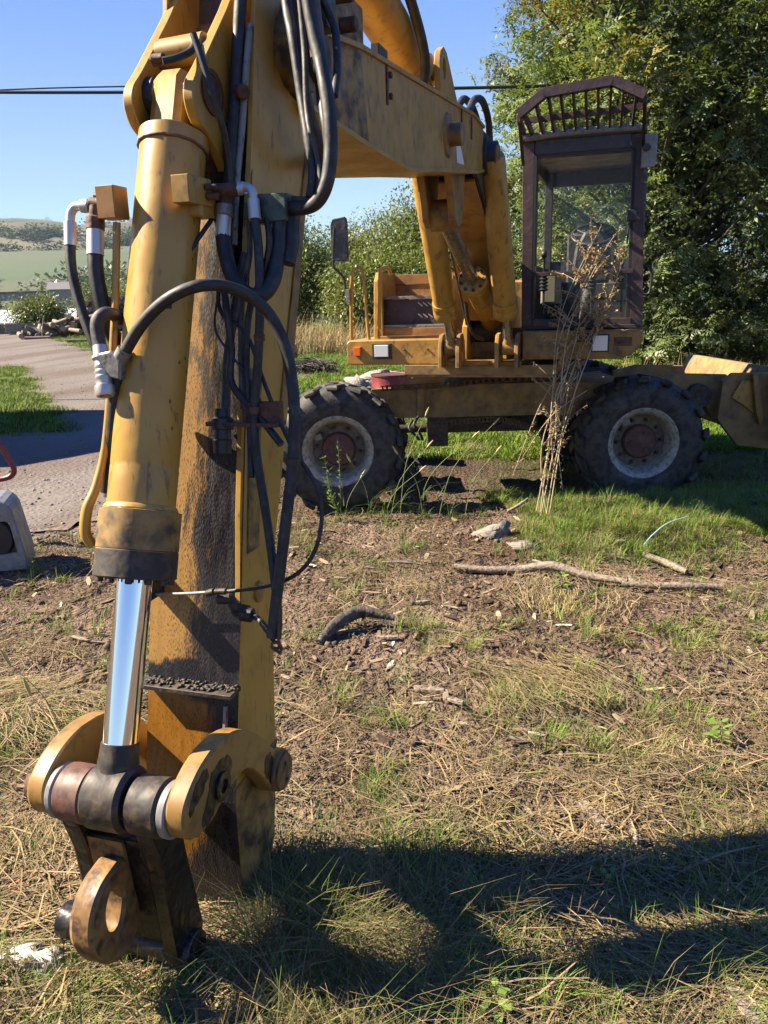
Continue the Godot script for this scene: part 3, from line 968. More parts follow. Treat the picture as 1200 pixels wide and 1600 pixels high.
	for l in [0.42, 0.95]:
		m = M.new()
		m.box(A(-4.85, 1.68, l), V * 0.06, Vector3(0, 0.11, 0), U * 0.25, 0.03)
		obj("console", m, mats.cream, cab)
	for q in [[-4.45, 0.4], [-4.42, 0.745], [-4.6, 0.95]]:
		m = M.new()
		m.tube(Aa([[q[0], 1.5, q[1]], [q[0], 1.75, q[1]], [q[0] + 0.02, 1.9, q[1]]]), 0.008, 8)
		m.lump(A(q[0] + 0.02, 1.92, q[1]), Vector3(0.022, 0.035, 0.022), 3, 0.05)
		for k in 5:
			m.lathe(A(q[0], 1.66 + k * 0.025, q[1]), Vector3.UP, [[0.0, 0.018], [0.012, 0.036], [0.024, 0.018]], 12)
		obj("lever", m, mats.black, cab)
	# the guard of bars over the windscreen's top
	var rim := [[-3.88, 2.75, 0.276], [-3.88, 2.86, 0.436], [-3.88, 2.892, 0.852], [-3.88, 2.794, 1.045]]
	for k in 3:
		m = M.new()
		var a := A(rim[k][0], rim[k][1], rim[k][2])
		var b := A(rim[k + 1][0], rim[k + 1][1], rim[k + 1][2])
		var dx := (b - a) * 0.5
		m.box((a + b) * 0.5, dx * 1.03, U.cross(dx).normalized() * 0.029, U * 0.03, 0.003)
		obj("guard_rim", m, mats.cab, cab)
	for s2 in [[rim[0], 0.272], [rim[3], 1.05]]:
		m = M.new()
		var a := A(s2[0][0], s2[0][1] - 0.02, s2[0][2])
		var b := A(-4.2, 2.70, s2[1])
		m.box((a + b) * 0.5, (b - a) * 0.5, Vector3(0, 0.02, 0), V * 0.012, 0.002)
		var a2 := A(-3.885, 2.76, s2[0][2])
		var b2 := A(-4.17, 2.5, s2[1])
		m.box((a2 + b2) * 0.5, (b2 - a2) * 0.5, Vector3(0, 0.015, 0), V * 0.01, 0.002)
		obj("guard_side", m, mats.cab, cab)
	for k in 10:
		m = M.new()
		var l0 := 0.31 + k * 0.076
		var t := l0
		var ty := lerpf(2.75, 2.86, (t - 0.276) / 0.16) if t < 0.436 else (lerpf(2.86, 2.892, (t - 0.436) / 0.416) if t < 0.852 else lerpf(2.892, 2.794, (t - 0.852) / 0.193))
		var a := A(-3.885, ty - 0.02, l0)
		var b := A(-4.19, 2.685, lerpf(l0, 0.66, 0.06))
		var dx := (b - a) * 0.5
		m.box((a + b) * 0.5, dx, V * 0.0075, dx.cross(V).normalized() * 0.026, 0.001)
		obj("guard_bar", m, mats.cab, cab)
	m = M.new()
	var g0 := A(-4.06, 2.745, 0.29)
	var g1 := A(-4.06, 2.768, 1.035)
	m.box((g0 + g1) * 0.5, (g1 - g0) * 0.5, Vector3(0, 0.02, 0), U * 0.006, 0.002)
	obj("guard_cross_bar", m, mats.cab, cab)
	m = M.new()
	m.tube(Aa([[-4.17, 2.12, 1.0], [-4.165, 2.08, 0.985], [-4.17, 1.95, 0.975]]), 0.007, 6)
	m.box(A(-4.17, 2.13, 1.0), V * 0.03, Vector3(0, 0.035, 0), U * 0.02, 0.008)
	obj("wiper", m, mats.black, cab)
	# right mirror seen from behind, its arm, a door handle
	m = M.new()
	m.tube(Aa([[-4.2, 2.5, 1.07], [-4.1, 2.53, 1.085], [-4.08, 2.53, 1.09]]), 0.01, 8)
	m.cyl(A(-4.1, 2.53, 1.07), A(-4.06, 2.53, 1.07), 0.022)
	obj("mirror_arm", m, mats.black, cab)
	m = M.new()
	m.prism(P2([[-0.045, -0.1], [0.035, -0.1], [0.048, -0.08], [0.05, 0.085], [0.038, 0.105], [-0.045, 0.1]]), A(-4.13, 2.515, 1.085), V, Vector3.UP, 0.02, 0.01)
	obj("mirror_housing", m, mats.pale, cab)
	m = M.new()
	m.tube(Aa([[-4.45, 1.62, 1.1], [-4.45, 1.63, 1.14], [-4.45, 1.72, 1.15], [-4.45, 1.8, 1.14], [-4.45, 1.81, 1.1]]), 0.01, 8)
	obj("door_handle", m, mats.black, cab)
	# the yellow apron under the cab
	m = M.new()
	m.prism(P2([[0.29, -0.1], [0.31, -0.105], [0.95, -0.105], [1.04, -0.08], [1.09, -0.03], [1.11, 0.02], [1.11, 0.095], [0.30, 0.095], [0.29, 0.085]]), A(-4.75, 1.295, 0), V, Vector3.UP, 0.63, 0.02)
	obj("apron", m, mats.paint_dirty, cab)
	m = M.new()
	m.box(A(-4.115, 1.30, 0.83), V * 0.05, Vector3(0, 0.052, 0), U * 0.012, 0.006)
	obj("headlight", m, mats.lens, cab)
	m = M.new()
	m.box(A(-4.12, 1.30, 0.83), V * 0.06, Vector3(0, 0.06, 0), U * 0.008, 0.006)
	obj("headlight_frame", m, mats.black, cab)
	for q in [[0.72, 1.34, 0.05], [0.98, 1.31, 0.06]]:
		m = M.new()
		m.box(A(-4.119, q[1], q[0]), V * q[2], Vector3(0, 0.03, 0), U * 0.002, 0.001)
		obj("rust_patch", m, mats.rust, cab)

func ram(parent: Node3D, a: Vector3, b: Vector3, barrel: float, rod: float, split: float, gland: float, mat: Material, cap := true):
	# hydraulic ram from the barrel's end a to the rod's end b; split: share of the length that is barrel
	var d := (b - a)
	var l := d.length()
	d = d / l
	var bl := l * split
	var m := M.new()
	m.lathe(a, d, [[0.0, 0.0], [0.0, barrel * 0.9], [0.02, barrel], [bl - 0.12, barrel], [bl - 0.12, gland * 0.97], [bl - 0.07, gland], [bl - 0.065, gland * 0.97], [bl - 0.06, gland], [bl - 0.012, gland], [bl, gland * 0.93], [bl, 0.0]], 32)
	obj("cylinder_barrel", m, mat, parent)
	m = M.new()
	m.lathe(a, d, [[bl - 0.01, rod], [l - 0.06, rod], [l - 0.06, rod * 0.2]], 24)
	obj("piston_rod", m, mats.chrome_old, parent)
	m = M.new()
	var ax := V
	m.cyl(b - ax * rod * 1.5, b + ax * rod * 1.5, rod * 1.9)
	m.lathe(b - d * 0.09, d, [[0.0, rod * 0.9], [0.02, rod * 1.15], [0.06, rod * 1.2]], 20)
	m.cyl(a - ax * barrel * 0.6, a + ax * barrel * 0.6, barrel * 0.75)
	obj("rod_eye", m, mats.paint_dirty, parent)

func build_boom():
	var b := part("boom", ex)
	var m := M.new()
	# upper boom: two webs, a wider bottom flange and the top flange
	var web := [[-0.52, 2.14], [-1.0, 2.125], [-1.56, 2.12], [-2.27, 2.215], [-3.0, 2.305], [-3.2, 2.34], [-3.22, 2.56], [-2.91, 2.565], [-2.49, 2.527], [-1.59, 2.447], [-0.99, 2.395], [-0.60, 2.338]]
	sp(m, [[-1.05, 2.124], [-1.56, 2.12], [-2.27, 2.215], [-3.0, 2.305], [-3.2, 2.34], [-3.22, 2.56], [-2.91, 2.565], [-2.49, 2.527], [-1.59, 2.447], [-0.99, 2.395]], 0.16, 0.008, 0.001)
	sp(m, web, -0.16, 0.008, 0.002)
	obj("side_web", m, mats.paint, b)
	m = M.new()
	sp(m, [[-0.52, 2.14], [-1.0, 2.125], [-1.049, 2.124], [-0.989, 2.395], [-0.60, 2.338]], 0.1605, 0.0085, 0.001)
	obj("nose_web", m, mats.grime_yellow, b)
	m = M.new()
	var bot := [[-0.52, 2.14], [-1.0, 2.125], [-1.56, 2.12], [-2.27, 2.215], [-3.0, 2.305], [-3.2, 2.34]]
	for k in bot.size() - 1:
		var p := A(bot[k][0], bot[k][1] - 0.008, 0)
		var q := A(bot[k + 1][0], bot[k + 1][1] - 0.008, 0)
		m.box((p + q) * 0.5, (q - p) * 0.5, V * 0.178, (q - p).cross(V).normalized() * 0.008, 0.001)
	obj("bottom_flange", m, mats.paint_clean, b)
	m = M.new()
	var top := [[-0.60, 2.345], [-0.99, 2.402], [-1.59, 2.454], [-2.49, 2.534], [-2.91, 2.572], [-3.22, 2.567]]
	for k in top.size() - 1:
		var p := A(top[k][0], top[k][1], 0)
		var q := A(top[k + 1][0], top[k + 1][1], 0)
		m.box((p + q) * 0.5, (q - p) * 0.5, V * 0.178, (q - p).cross(V).normalized() * 0.008, 0.001)
	obj("top_flange", m, mats.paint, b)
	m = M.new()
	m.cyl(A(-0.48, 2.26, -0.19), A(-0.48, 2.26, 0.19), 0.10)
	obj("nose_boss", m, mats.grime_yellow, b)
	# stiffener strips and bolts on the side seen
	m = M.new()
	sp(m, [[-1.28, 2.29], [-1.28, 2.42], [-1.265, 2.42], [-1.265, 2.29]], 0.171, 0.003, 0.001)
	obj("hose_bracket", m, mats.rust, b)
	bolt_row(b, A(-1.31, 2.325, 0.168), A(-1.31, 2.395, 0.168), 2, V, 0.012)
	m = M.new()
	sp(m, [[-2.60, 2.42], [-2.60, 2.54], [-2.58, 2.54], [-2.58, 2.42]], 0.171, 0.003, 0.001)
	sp(m, [[-2.86, 2.44], [-2.86, 2.55], [-2.84, 2.55], [-2.84, 2.44]], 0.171, 0.003, 0.001)
	obj("hose_bracket", m, mats.rust, b)
	m = M.new()
	m.lathe(A(-2.27, 2.36, 0.168), V, [[0.0, 0.1], [0.012, 0.095], [0.014, 0.05], [0.07, 0.05], [0.075, 0.045], [0.076, 0.0]], 28)
	obj("pin_boss", m, mats.paint_dirty, b)
	m = M.new()
	m.tri(A(-2.44, 2.455, 0.1705), A(-2.47, 2.27, 0.1705), A(-2.66, 2.285, 0.1705), V, V, V)
	obj("sticker", m, mats.white, b)
	# lug that carries the stick ram, with its eye
	for l in [-0.1, 0.1]:
		m = M.new()
		sp(m, [[-2.80, 2.572], [-2.54, 2.75], [-2.50, 2.775], [-2.44, 2.785], [-2.38, 2.755], [-2.355, 2.70], [-2.38, 2.535]], l, 0.016, 0.004, [[-2.405, 2.69], [-2.43, 2.735], [-2.47, 2.74], [-2.50, 2.70], [-2.48, 2.65], [-2.43, 2.645]])
		obj("ram_lug", m, mats.paint_clean, b)
	m = M.new()
	m.cyl(A(-2.45, 2.69, -0.075), A(-2.45, 2.69, 0.078), 0.045)
	m.cyl(A(-2.45, 2.69, -0.055), A(-2.45, 2.69, 0.055), 0.075)
	obj("pin", m, mats.paint, b)
	# stick ram on top of the boom
	m = M.new()
	var a0 := A(-2.36, 2.665, 0.0)
	var d0 := A(-0.9, 2.87, 0.0) - a0
	m.lathe(a0, d0, [[0.0, 0.0], [0.0, 0.065], [0.05, 0.095], [1.4, 0.095], [1.4, 0.108], [1.48, 0.108], [1.48, 0.0]], 32)
	obj("stick_ram_barrel", m, mats.paint, b)
	m = M.new()
	m.cyl(a0 + d0.normalized() * 1.55, A(-0.42, 2.94, 0), 0.042)
	obj("stick_ram_rod", m, mats.chrome_old, b)
	m = M.new()
	m.tube(Aa([[-2.08, 2.53, 0.1], [-2.02, 2.64, 0.125], [-1.8, 2.78, 0.125], [-1.4, 2.92, 0.125], [-0.9, 3.0, 0.12]]), 0.022, 10)
	obj("hose", m, mats.hose, b)
	m = M.new()
	m.box(A(-1.42, 2.49, 0.1), V * 0.015, Vector3(0, 0.03, 0), U * 0.06, 0.004)
	obj("hose_clamp", m, mats.black, b)
	# hoses that loop over the knuckle
	for q in [[[-2.9, 2.57, 0.06], [-3.02, 2.64, 0.06], [-3.2, 2.72, 0.06], [-3.42, 2.71, 0.07], [-3.6, 2.6, 0.08], [-3.62, 2.45, 0.08]], [[-2.86, 2.57, 0.13], [-3.0, 2.62, 0.13], [-3.15, 2.70, 0.13], [-3.34, 2.73, 0.14], [-3.55, 2.66, 0.14], [-3.62, 2.48, 0.14], [-3.62, 2.40, 0.14]], [[-2.94, 2.57, -0.02], [-3.08, 2.66, -0.02], [-3.3, 2.70, -0.01], [-3.52, 2.62, 0.0], [-3.6, 2.48, 0.0]]]:
		m = M.new()
		m.tube(Aa(q), 0.021, 10)
		obj("hose", m, mats.hose, b)
	# knuckle and lower boom
	m = M.new()
	m.cyl(A(-3.3, 2.42, -0.19), A(-3.3, 2.42, 0.19), 0.11)
	m.cyl(A(-3.3, 2.42, 0.17), A(-3.3, 2.42, 0.24), 0.085)
	obj("knuckle_pin", m, mats.black, b)
	m = M.new()
	for l in [-0.205, 0.205]:
		sp(m, [[-3.02, 2.30], [-3.2, 2.56], [-3.42, 2.56], [-3.6, 2.35], [-4.5, 1.62], [-4.7, 1.35], [-4.45, 1.28], [-4.28, 1.5], [-3.7, 2.02], [-3.12, 2.28]], l * 0.72, 0.012, 0.003)
	obj("lower_web", m, mats.grime, b)
	m = M.new()
	for seg in [[[-3.10, 2.27], [-3.72, 1.985]], [[-3.72, 1.985], [-4.31, 1.47]]]:
		var p := A(seg[0][0], seg[0][1], 0)
		var q := A(seg[1][0], seg[1][1], 0)
		m.box((p + q) * 0.5, (q - p) * 0.5, V * 0.138, (q - p).cross(V).normalized() * 0.008, 0.001)
	obj("front_plate", m, mats.paint_orange, b)
	m = M.new()
	for seg in [[[-3.45, 2.55], [-4.5, 1.7]], [[-4.5, 1.7], [-4.72, 1.36]]]:
		var p := A(seg[0][0], seg[0][1], 0)
		var q := A(seg[1][0], seg[1][1], 0)
		m.box((p + q) * 0.5, (q - p) * 0.5, V * 0.138, (q - p).cross(V).normalized() * 0.008, 0.001)
	obj("back_plate", m, mats.paint_dirty, b)
	m = M.new()
	m.cyl(A(-4.6, 1.38, -0.135), A(-4.6, 1.38, 0.12), 0.09)
	obj("foot_pin", m, mats.grime, b)
	# underside lug of the adjusting ram
	for l in [-0.075, 0.075]:
		m = M.new()
		sp(m, [[-2.68, 2.26], [-3.05, 2.30], [-3.0, 2.12], [-2.94, 2.02], [-2.86, 2.0], [-2.79, 2.04], [-2.76, 2.12]], l, 0.02, 0.005)
		obj("ram_lug", m, mats.paint_dirty, b)
	# rams: two that lift the boom, one that adjusts the knuckle
	for l in [-0.215, 0.205]:
		var r := part("lift_ram", ex)
		ram(r, A(-3.28, 2.42, l), A(-4.1, 1.28, l), 0.079, 0.03, 0.80, 0.088, mats.paint)
	var r2 := part("adjusting_ram", ex)
	ram(r2, A(-4.62, 1.42, 0.0), A(-2.9, 2.07, 0.0), 0.075, 0.045, 0.50, 0.098, mats.paint)
	var dd := (A(-2.9, 2.07, 0.0) - A(-4.62, 1.42, 0.0)).normalized()
	var gf := A(-4.62, 1.42, 0.0).lerp(A(-2.9, 2.07, 0.0), 0.50)
	for k in 9:
		var t := TAU * k / 9.0
		var xx := V
		var yy := dd.cross(V)
		m = M.new()
		var p := gf + (xx * cos(t) + yy * sin(t)) * 0.078
		m.hex(p - dd * 0.003, p + dd * 0.012, 0.012)
		obj("bolt", m, mats.dark, r2)
	m = M.new()
	m.tube(Aa([[-3.85, 1.85, -0.11], [-4.1, 1.7, -0.12], [-4.2, 1.5, -0.12], [-4.25, 1.36, -0.08], [-4.35, 1.32, -0.02]]), 0.013, 8)
	obj("hose", m, mats.hose, r2)

func build_stick():
	var st := part("stick", ex)
	var m := M.new()
	var side := [[0.13, 0.03], [0.13, 0.36], [0.0355, 0.777], [-0.0155, 1.103], [-0.145, 1.724], [-0.223, 2.029], [-0.286, 2.329], [-0.38, 2.75], [-0.36, 3.1], [-0.5, 3.16], [-0.62, 2.9], [-0.80, 2.55], [-0.82, 2.35], [-0.70, 2.2], [-0.588, 2.02], [-0.493, 1.74], [-0.344, 1.318], [-0.173, 0.879], [-0.13, 0.43], [-0.08, 0.12], [-0.02, 0.03]]
	var upper := side.filter(func(q): return q[1] > 0.4)
	upper.insert(0, [0.117, 0.40])
	upper.append([-0.135, 0.40])
	sp(m, upper, 0.123, 0.007, 0.001)
	obj("side_web", m, mats.paint_clean, st)
	m = M.new()
	sp(m, [[0.13, 0.03], [0.13, 0.36], [0.117, 0.399], [-0.135, 0.399], [-0.08, 0.12], [-0.02, 0.03]], 0.1235, 0.0075, 0.001)
	obj("lower_side_web", m, mats.grime_yellow, st)
	m = M.new()
	sp(m, side, -0.123, 0.007, 0.002)
	obj("side_web", m, mats.paint, st)
	# front face: the sheet with oily sludge, laid on the webs
	var im := stick_front_images()
	var fm := StandardMaterial3D.new()
	fm.albedo_texture = ImageTexture.create_from_image(im[0])
	fm.heightmap_enabled = true
	fm.heightmap_texture = ImageTexture.create_from_image(im[1])
	fm.heightmap_scale = 0.13
	fm.roughness_texture = ImageTexture.create_from_image(im[2])
	fm.roughness_texture_channel = BaseMaterial3D.TEXTURE_CHANNEL_RED
	m = M.new()
	m.has_uv = true
	var fy := [0.03, 0.36, 0.55, 0.777, 1.103, 1.4, 1.724, 1.92, 2.02, 2.12, 2.329, 2.5]
	for k in fy.size() - 1:
		var s0: float = 0.132 if fy[k] < 0.3 else (lerpf(0.127, 0.0375, (fy[k] - 0.36) / 0.417) if fy[k] < 0.777 else y_front(fy[k]))
		var s1: float = lerpf(0.127, 0.0375, (fy[k + 1] - 0.36) / 0.417) if fy[k + 1] < 0.777 else y_front(fy[k + 1])
		s0 -= 0.13 * smoothstep(1.92, 2.12, fy[k])
		s1 -= 0.13 * smoothstep(1.92, 2.12, fy[k + 1])
		var w0 := 0.133 if fy[k] < 1.95 else 0.116
		var w1 := 0.133 if fy[k + 1] < 1.95 else 0.116
		var a := A(s0 + 0.003, fy[k], -w0)
		var b := A(s0 + 0.003, fy[k], w0)
		var c := A(s1 + 0.003, fy[k + 1], w1)
		var d := A(s1 + 0.003, fy[k + 1], -w1)
		var nn := (b - a).cross(d - a).normalized()
		if nn.dot(U) < 0.0:
			nn = -nn
		var t0: float = 1.0 - fy[k] / 2.5
		var t1: float = 1.0 - fy[k + 1] / 2.5
		m.tri(a, b, c, nn, nn, nn, Vector2(0, t0), Vector2(1, t0), Vector2(1, t1))
		m.tri(a, c, d, nn, nn, nn, Vector2(0, t0), Vector2(1, t1), Vector2(0, t1))
	obj("front_plate", m, fm, st)
	m = M.new()
	var bk := [[-0.05, 0.12], [-0.13, 0.43], [-0.173, 0.879], [-0.344, 1.318], [-0.493, 1.74], [-0.588, 2.02], [-0.70, 2.2]]
	for k in bk.size() - 1:
		m.flat(A(bk[k][0] + 0.003, bk[k][1], -0.128), A(bk[k][0] + 0.003, bk[k][1], 0.128), A(bk[k + 1][0] + 0.003, bk[k + 1][1], 0.128), A(bk[k + 1][0] + 0.003, bk[k + 1][1], -0.128), -U)
	obj("back_plate", m, mats.paint_dirty, st)
	m = M.new()
	m.cyl(A(0.04, 0.12, -0.15), A(0.04, 0.12, 0.11), 0.06)
	obj("lower_boss", m, mats.oily, st)
	# ledge across the front with sludge lying on it
	m = M.new()
	m.box(A(0.085, 0.652, -0.005), V * 0.138, Vector3(0, 0.006, 0), U * 0.03, 0.002)
	obj("ledge", m, mats.grime, st)
	m = M.new()
	for k in 130:
		m.lump(A(0.085 + R(-0.025, 0.02), 0.659 + R(0, 0.003), R(-0.125, 0.13)), Vector3(R(0.003, 0.008), R(0.002, 0.005), R(0.003, 0.008)), k, 0.3, 4, 6)
	tag(obj("sludge_crumbs", m, mats.grime, st), "", "", "", "stuff")
	# long cover panel on the side seen, oval plug below it
	m = M.new()
	sp(m, [[-0.035, 0.985], [-0.10, 0.985], [-0.185, 1.45], [-0.115, 1.45]], 0.132, 0.002, 0.0008)
	obj("cover_panel", m, mats.grime_yellow, st)
	m = M.new()
	m.lathe(A(-0.085, 0.865, 0.129), V, [[0.0, 0.03], [0.008, 0.028], [0.011, 0.02], [0.012, 0.0]], 20)
	obj("plug", m, mats.paint_orange, st)
	m = M.new()
	sp(m, [[-0.28, 1.32], [-0.345, 1.325], [-0.60, 2.05], [-0.66, 2.25], [-0.63, 2.27], [-0.565, 2.03]], 0.133, 0.003, 0.001)
	obj("edge_strip", m, mats.paint_dirty, st)
	m = M.new()
	m.lathe(A(-0.52, 2.27, 0.13), V, [[0.0, 0.12], [0.035, 0.115], [0.04, 0.085], [0.075, 0.085], [0.08, 0.0]], 30)
	obj("boom_pin_boss", m, mats.grime, st)
	# ears that carry the bucket ram's barrel
	for l in [0.048, -0.112]:
		m = M.new()
		sp(m, curve2([[-0.26, 1.90], [-0.19, 1.955], [-0.13, 2.0], [-0.088, 2.025], [-0.068, 2.055], [-0.064, 2.085], [-0.078, 2.115], [-0.12, 2.155], [-0.21, 2.25], [-0.30, 2.35], [-0.40, 2.5], [-0.5, 2.7], [-0.62, 2.6], [-0.52, 2.3], [-0.36, 2.05]], 3), l, 0.0135, 0.003)
		obj("ram_ear", m, mats.paint_clean, st)
	m = M.new()
	m.lathe(A(-0.155, 2.10, 0.061), V, [[0.0, 0.052], [0.006, 0.052], [0.006, 0.04], [0.003, 0.038], [0.003, 0.0]], 24)
	obj("pin_ring", m, mats.rust, st)
	m = M.new()
	m.cyl(A(-0.155, 2.10, -0.12), A(-0.155, 2.10, 0.06), 0.034)
	obj("pin", m, mats.rust_pin, st)
	m = M.new()
	m.cyl(A(-0.235, 2.12, 0.085), A(-0.20, 2.105, 0.125), 0.017)
	obj("keeper_bolt", m, mats.rust, st)
	m = M.new()
	m.cyl(A(-0.21, 2.21, -0.1), A(-0.21, 2.215, 0.03), 0.035)
	obj("cross_tube", m, mats.paint, st)
	# pipe that runs down the channel, brackets
	m = M.new()
	m.tube(Aa([[-0.268, 2.27, 0.12], [-0.255, 2.228, 0.118], [-0.231, 2.132, 0.114], [-0.21, 2.028, 0.108], [-0.175, 1.9, 0.102], [-0.14, 1.75, 0.1]]), 0.009, 8)
	obj("steel_pipe", m, mats.steel_grey, st)
	m = M.new()
	m.tube(Aa([[-0.285, 2.4, 0.1], [-0.22, 2.1, 0.09], [-0.175, 1.92, 0.085], [-0.13, 1.7, 0.085]]), 0.016, 8)
	obj("hose", m, mats.hose, st)
	m = M.new()
	m.box(A(-0.03, 1.325, 0.155), V * 0.095, Vector3(0, 0.005, 0), U * 0.03, 0.002)
	m.box(A(-0.035, 1.35, 0.2), V * 0.05, Vector3(0, 0.028, 0), U * 0.018, 0.006)
	obj("hose_bracket", m, mats.rust, st)
	m = M.new()
	m.lathe(A(-0.03, 1.36, 0.094), A(-0.012, 1.255, 0.095) - A(-0.03, 1.36, 0.094), [[0.0, 0.018], [0.02, 0.02], [0.025, 0.027], [0.05, 0.027], [0.052, 0.021], [0.075, 0.021], [0.078, 0.024], [0.11, 0.022], [0.11, 0.0]], 14)
	obj("coupling", m, mats.black, st)
	m = M.new()
	m.box(A(0.04, 0.91, -0.105), V * 0.014, Vector3(0, 0.03, 0), U * 0.055, 0.004)
	obj("pipe_lug", m, mats.grime, st)
	m = M.new()
	m.cyl(A(0.04, 0.885, 0.075), A(0.03, 0.885, 0.11), 0.014)
	m.tube(Aa([[0.02, 0.885, 0.1], [0.02, 0.86, 0.12], [0.01, 0.85, 0.15]]), 0.012, 8)
	obj("grease_nipple", m, mats.grime, st)
	m = M.new()
	m.tube(Aa([[0.025, 0.845, 0.11], [0.02, 0.842, 0.16], [0.05, 0.838, 0.2], [0.1, 0.82, 0.255]]), 0.008, 8)
	m.hex(A(0.022, 0.844, 0.13), A(0.022, 0.842, 0.165), 0.019)
	obj("grease_hose", m, mats.hose, st)
	m = M.new()
	m.box(A(0.09, 0.57, 0.1), V * 0.004, Vector3(0, 0.04, 0) - U * 0.01, U * 0.009, 0.001)
	obj("steel_splint", m, mats.steel_grey, st)
	# green hose block
	m = M.new()
	m.prism(P2([[-0.04, -0.035], [0.04, -0.032], [0.042, 0.03], [-0.04, 0.032]]), A(-0.15, 1.83, 0.213), V, Vector3.UP, 0.035, 0.005)
	obj("hose_block", m, mats.green, st)
	m = M.new()
	m.box(A(-0.165, 1.828, 0.15), V * 0.02, Vector3(0, 0.02, 0), U * 0.02, 0.004)
	obj("hose_block_arm", m, mats.green, st)
	# fittings by the boom's nose
	m = M.new()
	m.box(A(-0.82, 2.47, 0.08), V * 0.07, Vector3(0, 0.09, 0), U * 0.10, 0.012)
	m.box(A(-1.05, 2.49, 0.02), V * 0.11, Vector3(0, 0.07, 0), U * 0.10, 0.012)
	obj("nose_bracket", m, mats.grime_yellow, st)
	m = M.new()
	m.cyl(A(-0.80, 2.50, 0.15), A(-0.80, 2.50, 0.21), 0.03)
	m.cyl(A(-0.86, 2.43, 0.15), A(-0.86, 2.43, 0.20), 0.022)
	obj("hose_fitting", m, mats.rust, st)
	m = M.new()
	m.box(A(-0.46, 2.335, 0.235), V * 0.03, Vector3(0, 0.04, 0), U * 0.035, 0.006)
	obj("hose_block", m, mats.green, st)
	m = M.new()
	m.cyl(A(-0.4, 2.335, 0.235), A(-0.3, 2.325, 0.27), 0.02)
	m.lathe(A(-0.252, 2.25, 0.295), A(-0.25, 2.17, 0.303) - A(-0.252, 2.25, 0.295), [[0.0, 0.0], [0.0, 0.02], [0.075, 0.02], [0.075, 0.0]], 14)
	m.tube(Aa([[-0.31, 2.325, 0.27], [-0.26, 2.31, 0.288], [-0.252, 2.25, 0.295]]), 0.018, 10)
	obj("hose_fitting", m, mats.rust_pin, st)

